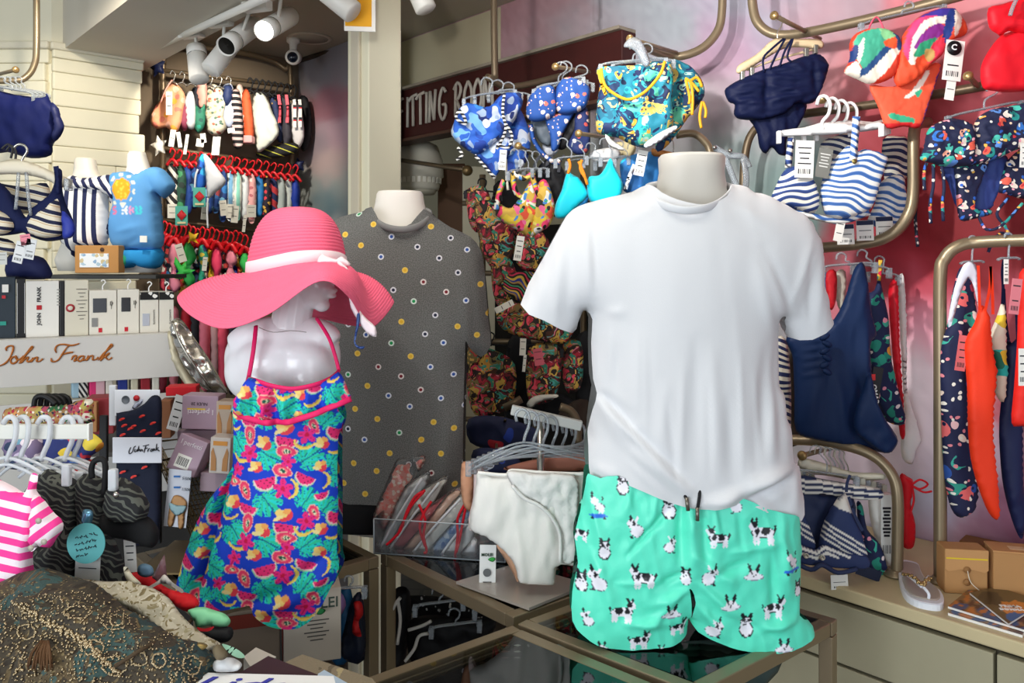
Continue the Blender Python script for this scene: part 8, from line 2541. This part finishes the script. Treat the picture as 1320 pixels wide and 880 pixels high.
for i,x in enumerate((14,30,58,88,98)):
    Yd = 1.385 + .012 * i
    t = thing('clip_hanger',['thick clear hanger leftmost on the milky bar','thick clear hanger second from left on the milky bar','thick clear hanger in the middle of the left bar','thick clear hanger fourth on the left bar','thick clear hanger at the end of the left bar'][i],'hanger',P(x,540,Yd),'thick clear hangers at left')
    ptube('hook',[(x - 10,546),(x - 4,538),(x + 4,539),(x + 7,550),(x + 5,568),(x - 1,582),(x - 5,594)],.0046,mat('eef2f6',.12,trans=.45,ior=1.2),t,Y=Yd)
    for dy_ in (0,9):
        ptube('shoulder_bar',[(x - 34,606 + dy_),(x - 16,592 + dy_),(x - 2,590 + dy_),(x + 20,598 + dy_),(x + 44,612 + dy_)],.0030,mat('eef2f6',.12,trans=.45,ior=1.2),t,Y=Yd)
    box('clip',P(x + 46,620,Yd - .004),(.016,.014,.036),mat('eef2f6',.12,trans=.45,ior=1.2),t,bevel=.003)
PKS = stripes([(0,'ff3f9e'),(.52,'fbeaf2')],.0212,14,.004,12)
pk = thing('striped_blouse','pink and white striped child\'s top with button, cut by the left frame','top',P(30,765,1.27))
puff('top_body',[(-30,608),(0,618),(20,628),(33,634),(40,611),(49,613),(47,632),(54,645),(50,690),(42,711),(44,756),(20,764),(-30,772)],1.27,.03,PKS,pk,res=.008,wr=(.003,20,10),folds=[(44,640,40,740,.006,5)])
puff('sleeve',[(42,640),(52,640),(66,656),(82,677),(74,692),(64,706),(52,702),(40,711),(38,690),(42,660)],1.25,.025,stripes([(0,'ff3f9e'),(.52,'fbeaf2')],.0212,-38,.004,12),pk,res=.008,wr=(.003,30,20))
for x,y in ((50,671),(57,698),(40,706)):
    lathe('button',[(.0045,0),(.0045,.0015),(.001,.002)],P(x,y,1.222),(0,-1,0),mat('b0a89a',.3),pk,n=14)
ZBR = stripes([(0,'131417'),(.45,'575a52'),(.80,'131417')],.0095,30,.034,34,.8)
zb_ = thing('bikini','charcoal zebra-print bikini behind the teal round tag','bikini',P(110,755,1.36))
puff('left_piece',[(30,640),(44,618),(62,604),(80,612),(100,620),(106,650),(104,700),(106,752),(70,756),(44,752),(42,712),(66,704),(80,678),(60,650)],1.38,.03,ZBR,zb_,res=.008,wr=(.004,25,10),folds=[(100,620,96,740,.008,6),(84,640,80,700,-.006,5)])
puff('centre_piece',[(100,618),(128,614),(140,630),(138,664),(150,700),(163,735),(160,756),(104,756),(100,700)],1.37,.03,ZBR,zb_,res=.008,wr=(.004,25,10),folds=[(118,630,122,740,.008,6),(135,670,140,750,-.006,5)])
puff('right_cup',[(136,640),(142,624),(156,615),(170,621),(182,632),(192,648),(189,666),(172,672),(150,670),(138,660)],1.35,.035,ZBR,zb_,res=.007,wr=(.002,30,30),folds=[(140,640,185,650,.004,5)])
puff('underband',[(132,664),(160,670),(186,664),(200,674),(206,690),(196,706),(170,698),(140,690),(128,676)],1.355,.02,mat('101012',.8),zb_,res=.008)
ptube('strap',[(119,616),(118,604),(122,594),(132,592),(136,602),(134,640)],.005,mat('101012',.7),zb_,Y=1.35)
lathe('ring',[(.004,0),(.005,.002),(.003,.004)],P(150,637,1.31),(0,-1,0),M_STEEL,zb_,n=14)
for x,y in ((146,618),(86,612)):
    tag(box('hanger_clip',P(x,y,1.325),(.014,.012,.036),mat('eef2f6',.12,trans=.45,ior=1.2),None,bevel=.003),['clear clip gripping the zebra cup','clear clip gripping the left zebra piece'][x < 100],'clip')
tt = thing('round_tag','round teal tag with handwritten lines hanging before the zebra bikini','price tag',P(111,726,1.29))
bm = bmesh.new()
bmesh.ops.create_cone(bm,cap_ends=True,segments=48,radius1=1,radius2=1,depth=.0014,matrix=Matrix.Translation(P(111,700,1.29)) @ Matrix.Rotation(.25,4,'Y') @ Matrix.Rotation(PI / 2,4,'X') @ Matrix.Diagonal((.0305,.0325,1,1)))
from_bm(bm,'paper_disc',mat('4f9a9c',.6),tt,False)
bm = bmesh.new()
rnd = random.Random(9)
for ln,(x0,x1) in enumerate(((97,126),(96,124),(98,122),(98,112))):
    x = x0
    y = 690 + ln * 8 + 3
    while x < x1:
        n_ = rnd.randint(2,4)
        pts = [P(x + k_ * 1.3,y - (x - 97) * .22 + rnd.uniform(-2,2),1.2885) for k_ in range(n_ + 1)]
        add_tube(bm,pts,.0007,4,1)
        x += n_ * 1.3 + 1.6
from_bm(bm,'handwriting',mat('1a2430',.6),tt)
tag(card('paper_slip',113,732,32,34,1.305,mat('b8bab8',.6),None,rot=.05,lines=1,bar=False),'grey-white paper slip under the round teal tag','price tag')
tag(puff('hair_slide',[(106,660),(112,656),(120,660),(118,674),(112,682),(106,678)],1.31,.008,mat('7ab0d0',.2,.7),None,res=.006),'shiny blue and silver hair slide above the round teal tag','hair slide')
tag(card('swing_tag',168,716,15,42,1.36,mat('e4e2dc',.6),None,rot=-.06,lines=3,bar=False),'white lettered tag hanging right of the zebra bikini','price tag')
tag(puff('blue_disc_tag',[(178,730),(186,726),(196,730),(198,740),(188,744),(178,740)],1.38,.002,mat('7fa6c4',.5),None,res=.008),'pale blue disc tag beside the white lettered tag','price tag')
# wire basket
wb_ = thing('wire_basket','bronze wire basket under the stacked lilac packets','basket',P(238,715,1.86))
M_WIRE = mat('7a6848',.4,.6)
bA,bB,bC,bD = P(203,594,1.80),P(276,600,1.88),P(270,590,2.06),P(205,586,2.0)
dn_ = P(203,716,1.80).z - bA.z
for k_ in range(11):
    z_ = dn_ * k_ / 10
    sk = 1 - .012 * k_
    tube('wire_ring',[Vector((p.x * sk,p.y,p.z * 0 + bA.z + z_)) for p in (bA,bB,bC,bD)],.0016 if k_ else .003,M_WIRE,wb_,n=5,smooth=0,closed=True)
bm = bmesh.new()
for i in range(15):
    p = bA.lerp(bB,i / 14)
    add_tube(bm,[Vector((p.x,p.y,bA.z)),Vector((p.x * .88,p.y,bA.z + dn_))],.0014,5,0)
for i in range(8):
    p = bA.lerp(bD,i / 7)
    add_tube(bm,[Vector((p.x,p.y,bA.z)),Vector((p.x * .88,p.y,bA.z + dn_))],.0014,5,0)
    p = bB.lerp(bC,i / 7)
    add_tube(bm,[Vector((p.x,p.y,bA.z)),Vector((p.x * .88,p.y,bA.z + dn_))],.0014,5,0)
from_bm(bm,'upright_wires',M_WIRE,wb_)
box('basket_floor',((bA + bC) / 2 * 1).xy.to_3d() * .93 + Vector((0,0,bA.z + dn_)),(.13,.20,.004),M_WIRE,wb_,bevel=0)
LIL = 'b59aac'
def packet(label,cx,cy,w_,h_,d_,Yd,rot,c_=LIL,yaw=0,kind='t',yaw2=0):
    c = P(cx,cy,Yd)
    k_ = Yd / F
    Mx = Matrix.Translation(c) @ Matrix.Rotation(yaw,4,'Z') @ Matrix.Rotation(yaw2,4,'X') @ Matrix.Rotation(rot,4,'Y')
    t = thing('tights_packet',label,'packet',c - Vector((0,0,h_ * k_ / 2)),'tights packets')
    bm = bmesh.new()
    add_box(bm,None,(w_ * k_,d_,h_ * k_),M=Mx,bevel=.002)
    from_bm(bm,'carton',mat(c_,.5),t,False)
    fr = lambda x,z:Mx @ Vector((x * w_ * k_,-d_ / 2 - .0006,z * h_ * k_))
    X = (Mx.to_3x3() @ Vector((1,0,0)))
    Z = (Mx.to_3x3() @ Vector((0,0,1)))
    if kind == 't':
        text('I perfetti',fr(.02,.02),-X,-Z,h_ * k_ * .22,mat('f2eaf0',.5),t)
        text('NUDI 20',fr(-.02,.26),-X,-Z,h_ * k_ * .13,mat('4a3a44',.5),t)
        bm = bmesh.new()
        add_box(bm,None,(w_ * k_ * .5,.0008,h_ * k_ * .05),M=Mx @ Matrix.Translation((-.1 * w_ * k_,-d_ / 2 - .0006,.1 * h_ * k_)))
        from_bm(bm,'yellow_stripe',mat('e8c83a',.5),t,False)
    elif kind == 'b':
        text('I perfetti',fr(.0,.3),X,Z,h_ * k_ * .18,mat('f2eaf0',.5),t)
        bm = bmesh.new()
        add_box(bm,None,(w_ * k_ * .5,.0008,h_ * k_ * .36),M=Mx @ Matrix.Translation((-.05 * w_ * k_,-d_ / 2 - .0004,-.2 * h_ * k_)))
        from_bm(bm,'label',M_TAG,t,False)
        bm = bmesh.new()
        for q in range(10):
            add_box(bm,None,(w_ * k_ * (.012 + .012 * (q % 2)),.0008,h_ * k_ * .22),M=Mx @ Matrix.Translation(((-.24 + q * .04) * w_ * k_,-d_ / 2 - .001,-.2 * h_ * k_)))
        from_bm(bm,'bar_code',M_INK,t,False)
    elif kind == 'l':
        for s_ in (-1,1):
            bm = bmesh.new()
            pts = [(s_ * .34,.22),(s_ * .42,.1),(s_ * .4,-.42),(s_ * .14,-.42),(s_ * .16,-.1)]
            vv_ = [bm.verts.new(Mx @ Vector((a * w_ * k_,-d_ / 2 - .001,b2 * h_ * k_))) for a,b2 in pts]
            bm.faces.new(vv_)
            r_ = bmesh.ops.extrude_face_region(bm,geom=bm.faces[:])
            bmesh.ops.translate(bm,verts=[v_ for v_ in r_['geom'] if isinstance(v_,bmesh.types.BMVert)],vec=Mx.to_3x3() @ Vector((0,-.0006,0)))
            from_bm(bm,'printed_leg',mat('c8905a',.5),t,False)
        bm = bmesh.new()
        add_box(bm,None,(w_ * k_ * .7,.0008,h_ * k_ * .12),M=Mx @ Matrix.Translation((0,-d_ / 2 - .0006,.34 * h_ * k_)))
        from_bm(bm,'orange_title',mat('e8a04a',.5),t,False)
    return t
packet('lilac tights packet lettered upside down, highest in the basket',263,529,46,43,.05,1.88,.03)
packet('lilac tights packet lying under the upside-down one',260,563,50,24,.06,1.90,0,'a8929e',kind='n')
packet('lilac tights packet with bar code tilted towards the shopper',247,586,38,46,.05,1.83,.35,'b59aac',kind='b',yaw2=-.2)
packet('white tights packet showing bare legs in front of the dress',288,584,26,46,.045,1.80,.06,'ded6ce',kind='l')
packet('tights packet with dark legs picture behind the dress edge',294,538,22,46,.045,1.86,.02,'d0bca8',kind='l')
packet('lilac packet lying low beside the white legs packet',283,618,40,24,.05,1.84,.05,'a8929e',kind='n')
tag(card('leaflet',228,532,15,46,1.86,mat('dfe0e0',.6),None,rot=.28,lines=3,bar=True,ink=mat('1a1a1c',.6)),'white and black leaflet standing left of the lilac packets','leaflet')
tag(box('red_box',P(236,502,1.98),(.07,.05,.022),mat('c81824',.6),None,yaw=.2,bevel=.002),'flat red box behind the leaflet and lilac packets','box')
tag(box('brown_box',P(216,538,1.95),(.025,.05,.09),mat('8a5a3c',.6),None,yaw=.2,bevel=.002),'narrow brown box left of the leaflet','box')
pc = thing('picture_card','clear sleeve with picture of blue briefs hung on the wire basket','card',P(229,678,1.78))
Mr = .10
card('paper',229,642,29,74,1.785,mat('c9cdd8',.4),pc,rot=Mr,lines=0,bar=False)
puff('printed_body',[(216,676),(218,655),(222,642),(226,638),(234,640),(241,648),(238,662),(236,680),(230,680),(229,664),(226,664),(222,678)],1.782,.001,mat('b88a5a',.5),pc,res=.006)
puff('printed_briefs',[(218,648),(228,651),(240,652),(237,660),(230,664),(226,664),(219,656)],1.780,.001,mat('8fb0b8',.5),pc,res=.005)
for y in (614,628):
    box('blue_mark',P(228,y,1.782),(.014,.001,.004),mat('2a6ab0',.5),pc,bevel=0)
text('5.50€',P(241,617,1.781),(1,0,-.1),(.1,0,1),.009,mat('5a6470',.5),pc)
text('1.50€',P(240,631,1.781),(1,0,-.1),(.1,0,1),.009,mat('5a6470',.5),pc)
tag(box('wall_shelf',Vector((P(126,575,1.93).x,2.08,P(132,576,1.93).z - .006)),(.16,.40,.012),mat('3a3632',.6),None,bevel=.002),'dark little shelf under the dark red small box','shelf')
ptube('wrist_strap',[(226,418,2.09),(224,424,2.14),(222,432,2.2),(218,436,2.24)],.003,mat('9a958c',.25,.9),pu)
# column that carries the left goods
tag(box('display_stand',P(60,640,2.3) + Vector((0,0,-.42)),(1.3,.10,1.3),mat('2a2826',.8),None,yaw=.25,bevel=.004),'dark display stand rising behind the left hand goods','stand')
# ============================================================ near left: beaded scarf heap and papers
def top_of(o,px,py):
    """surface point of a heap seen at px, py (nearest front vertex)"""
    key = o.name
    if key not in TOPS:
        W = wmat(o)
        co = np.array([tuple(W @ v.co) for v in o.data.vertices])
        q = np.stack([660 + co[:,0] / co[:,1] * F,HY - (co[:,2] - H) / co[:,1] * F],-1)
        n = len(co) // 2
        TOPS[key] = (co[:n],q[:n])
    co,q = TOPS[key]
    d = ((q - np.array([px,py])) ** 2).sum(1)
    i = np.argsort(d)[:3]
    w = 1 / (d[i] + .3)
    return Vector((co[i] * w[:,None]).sum(0) / w.sum())
TOPS = {}
SCM = blobs('3a3226',[(13,.5,['2f4a48','3a3226','54452c','24383a','463a28','3a3226']),(60,.28,['5e4e34','2a2219','3a3226','3e5450','2a2219']),(150,.22,['7a6a48','2a2219','3a3226','6a5a3c'])],.75,.05,22,.5)
hp = thing('beaded_scarf','olive and teal sequinned scarf heaped at the bottom left','scarf',P(110,880,1.12))
heap = puff('scarf_cloth',[(-40,776),(0,767),(27,757),(60,752),(95,750),(123,762),(150,776),(177,797),(213,815),(229,826),(252,834),(268,840),(281,850),(276,868),(250,920),(190,940),(-40,940)],1.10,.07,SCM,hp,tilt=R(52),res=.008,infl=None,wr=(.006,22,22),back=.9,
            folds=[(0,830,120,790,.014,9),(20,800,180,860,.012,8),(110,770,230,850,-.012,8),(40,870,160,880,.01,10),(60,780,160,840,.010,7),(0,780,60,850,-.008,7),(170,830,220,880,.012,8)])
bm = bmesh.new()
rnd = random.Random(4)
def bead(p,r):
    bmesh.ops.create_icosphere(bm,subdivisions=1,radius=r,matrix=Matrix.Translation(p))
def beadline(pts,step,r,jit=1.5,wd=1):
    q = cat(pts,8)
    for a,b_ in zip(q[:-1],q[1:]):
        n = max(1,int(math.hypot(b_[0] - a[0],b_[1] - a[1]) / step))
        for k_ in range(n):
            for _ in range(wd):
                x = a[0] + (b_[0] - a[0]) * k_ / n + rnd.uniform(-jit,jit)
                y = a[1] + (b_[1] - a[1]) * k_ / n + rnd.uniform(-jit,jit)
                bead(top_of(heap,x,y) + Vector((0,-.001,.001)),r * rnd.uniform(.7,1.2))
beadline([(20,780),(50,795),(80,812),(110,828),(135,852),(155,868)],2.0,.0026,4,3)
beadline([(10,790),(40,800),(70,824),(92,840),(120,860)],3,.0018,2,1)
beadline([(30,772),(70,768),(100,764),(120,770)],3,.0016,1.5)
beadline([(5,800),(20,830),(30,850),(20,870)],3,.0018,2)
beadline([(55,800),(80,790),(105,800),(110,815)],3,.0016,1)
for cx,cy,rx,ry in ((148,800,17,12),(150,800,9,7),(148,858,16,12),(250,858,14,12),(205,852,9,9),(100,790,16,8),(120,835,14,10),(180,850,10,8),(35,815,12,9)):
    beadline([(cx + rx * math.cos(a * PI / 6),cy + ry * math.sin(a * PI / 6)) for a in range(13)],2.4,.0015,.6)
for _ in range(900):
    x,y = rnd.uniform(0,270),rnd.uniform(765,880)
    if y > 758 + max(0,(x - 110)) * .48:
        bead(top_of(heap,x,y) + Vector((0,-.001,.001)),rnd.uniform(.0008,.0021))
bd = from_bm(bm,'beads_and_sequins',mat('b5a282',.22,.8),hp)
bd['kind'] = 'stuff'
bm = bmesh.new()
for i in range(46):
    a = rnd.uniform(-1,1)
    p0 = top_of(heap,62,826) + Vector((a * .006,-.006,.004))
    p1 = top_of(heap,56 + a * 17,858 + rnd.uniform(-5,5)) + Vector((0,-.010 + rnd.uniform(-.003,.003),.004))
    add_tube(bm,[p0,(p0 + p1) / 2 + Vector((a * .003,-.004,.002)),p1],.0010,4,2)
from_bm(bm,'tassel',mat('5e4128',.8),hp)
tube('cord',[top_of(heap,150,862) + Vector((0,-.004,.006)),top_of(heap,190,838) + Vector((0,-.004,.008)),P(226,815,1.24),P(246,800,1.27),P(254,782,1.30)],.0028,mat('4a3a28',.8),hp)
M_EMB = blobs('c2baa4',[(70,.34,['978a68','c2baa4','d0c9b6','7a6c4c','c2baa4','b0a684']),(150,.3,['8a7c58','c2baa4','d6cfbe'])],.85,.04,40,.5)
eb = thing('embroidered_belt','off-white embroidered cloth band lying across the scarf heap','belt',P(190,840,1.25))
puff('band_cloth',[(95,748),(110,746),(136,749),(164,749),(180,753),(196,757),(218,771),(232,790),(250,808),(268,820),(284,829),(276,836),(262,843),(245,839),(228,828),(206,814),(191,800),(175,790),(156,780),(125,765),(108,757)],1.20,.008,M_EMB,eb,tilt=R(55),res=.007,wr=(.003,40,40),
     folds=[(100,750,200,800,.006,4),(200,790,270,840,-.005,5)])
puff('gold_badge',[(248,833),(254,828),(262,828),(268,832),(262,837),(253,838)],1.16,.006,mat('9a8450',.4,.5),eb,tilt=R(55),res=.006,wr=(.002,80,80))
puff('pointed_flap',[(159,732),(164,731),(172,742),(182,752),(176,755),(164,749)],1.30,.005,mat('d6cfb8',.7),eb,res=.007)
tag(puff('lace_bra',[(176,756),(188,757),(204,748),(212,740),(222,750),(236,760),(234,764),(222,756),(208,752),(190,760)],1.34,.004,mat('d8d0c8',.6),None,res=.007),'pale strap crossing over the red fabric','strap')
tag(puff('red_cloth',[(150,746),(164,740),(177,737),(194,741),(207,752),(222,760),(245,765),(256,774),(254,784),(240,788),(222,778),(204,764),(180,758),(160,756)],1.36,.008,mat('dd1a24',.7),None,tilt=R(40),res=.009,wr=(.004,30,30)),'bright red fabric behind the embroidered band','fabric')
tag(puff('sheer_triangle',[(196,744),(204,728),(212,714),(214,730),(216,752),(206,752)],1.37,.003,glassmat('rose_film',(.95,.72,.78),.1,1.4,.45,'b98a94'),None,res=.008,smooth=0),'translucent rose triangle standing over the red fabric','packaging')
tag(puff('mint_case',[(242,788),(248,784),(262,782),(276,786),(290,791),(297,799),(294,806),(284,808),(268,806),(254,809),(250,800)],1.26,.009,mat('8ad8a4',.5),None,tilt=R(25),res=.007),'mint green soft case beside the dress hem','case')
tag(puff('black_garment',[(256,812),(276,808),(298,808),(300,820),(290,828),(272,826),(258,820)],1.25,.008,M_BLACK,None,tilt=R(35),res=.009),'black garment under the mint green case','garment')
tag(puff('red_strip',[(254,808),(264,810),(276,807),(270,813),(258,813)],1.23,.004,mat('c8202a',.6),None,res=.008),'thin red strip under the mint green case','strip')
tag(puff('cord_knot',[(274,836),(280,830),(288,834),(294,844),(288,850),(280,850),(275,844)],1.15,.010,mat('6e624c',.8),None,res=.006,wr=(.003,80,80)),'grey-brown tassel knob at the end of the embroidered band','tassel')
tag(puff('white_film',[(276,852),(292,847),(304,849),(312,856),(306,864),(290,866),(276,864)],1.15,.005,mat('d8dadc',.4),None,tilt=R(45),res=.008,wr=(.005,60,60)),'crumpled white plastic beside the scarf heap','packaging')
tag(puff('mint_ribbon',[(286,830),(296,832),(308,838),(316,846),(308,848),(296,842)],1.19,.004,mat('98cbb0',.5),None,tilt=R(45),res=.008),'pale green ribbon between scarf heap and boxes','ribbon')
def flat(name,label,cat_,corners,z,th,m,edge=None):
    t = []
    q = [onz(x,y,z) for x,y in corners]
    bm = bmesh.new()
    lo = [bm.verts.new(p - Vector((0,0,th))) for p in q]
    hi = [bm.verts.new(p) for p in q]
    bm.faces.new(lo[::-1])
    bm.faces.new(hi)
    n = len(q)
    for i in range(n):
        bm.faces.new((lo[i],lo[(i + 1) % n],hi[(i + 1) % n],hi[i]))
    o = from_bm(bm,name,m,None,False)
    return tag(o,label,cat_),q
ZL = .965
flat('white_box','white ridged box lid behind the dark card','box',[(314,846),(330,834),(356,846),(340,862),(322,858)],ZL - .06,.04,mat('c8c2b6',.6))
flat('stone_board','grey-gold speckled board lying behind the white sign','board',[(368,853),(390,843),(480,874),(500,900),(420,900)],ZL - .05,.03,blobs('8a7d66',[(50,.4,['b0a078','6a5e4a','8a7d66','c8b890'])],bump=.6))
flat('dark_card','dark wine-brown card behind the white sign','card',[(300,872),(346,845),(420,873),(420,900),(300,900)],ZL - .02,.004,mat('3d2428',.5))
flat('blue_card','white and blue printed card corner beside the dark card','card',[(410,868),(418,863),(448,880),(440,900),(405,890)],ZL - .015,.003,mat('b8cce0',.4))
wsn,q = flat('paper_sign','white Lidea paper sign at the bottom edge of the view','sign',[(205,865),(430,871),(445,925),(150,925)],ZL,.003,mat('f4f4f4',.6))
tx = (q[1] - q[0]).normalized()
tu = Vector((-tx.y,tx.x,0))
text('Lidea',onz(322,883,ZL + .0012),tx,tu,.052,mat('3a3fae',.5),wsn,shear=.35,sx=1.55)
tag(box('goods_block',(-.66,1.30,(TZ - .03) / 2),(.50,.30,TZ - .10),mat('3a2f2a',.8),None,yaw=.1,bevel=.004),'dark plinth carrying the scarf heap and papers','plinth')
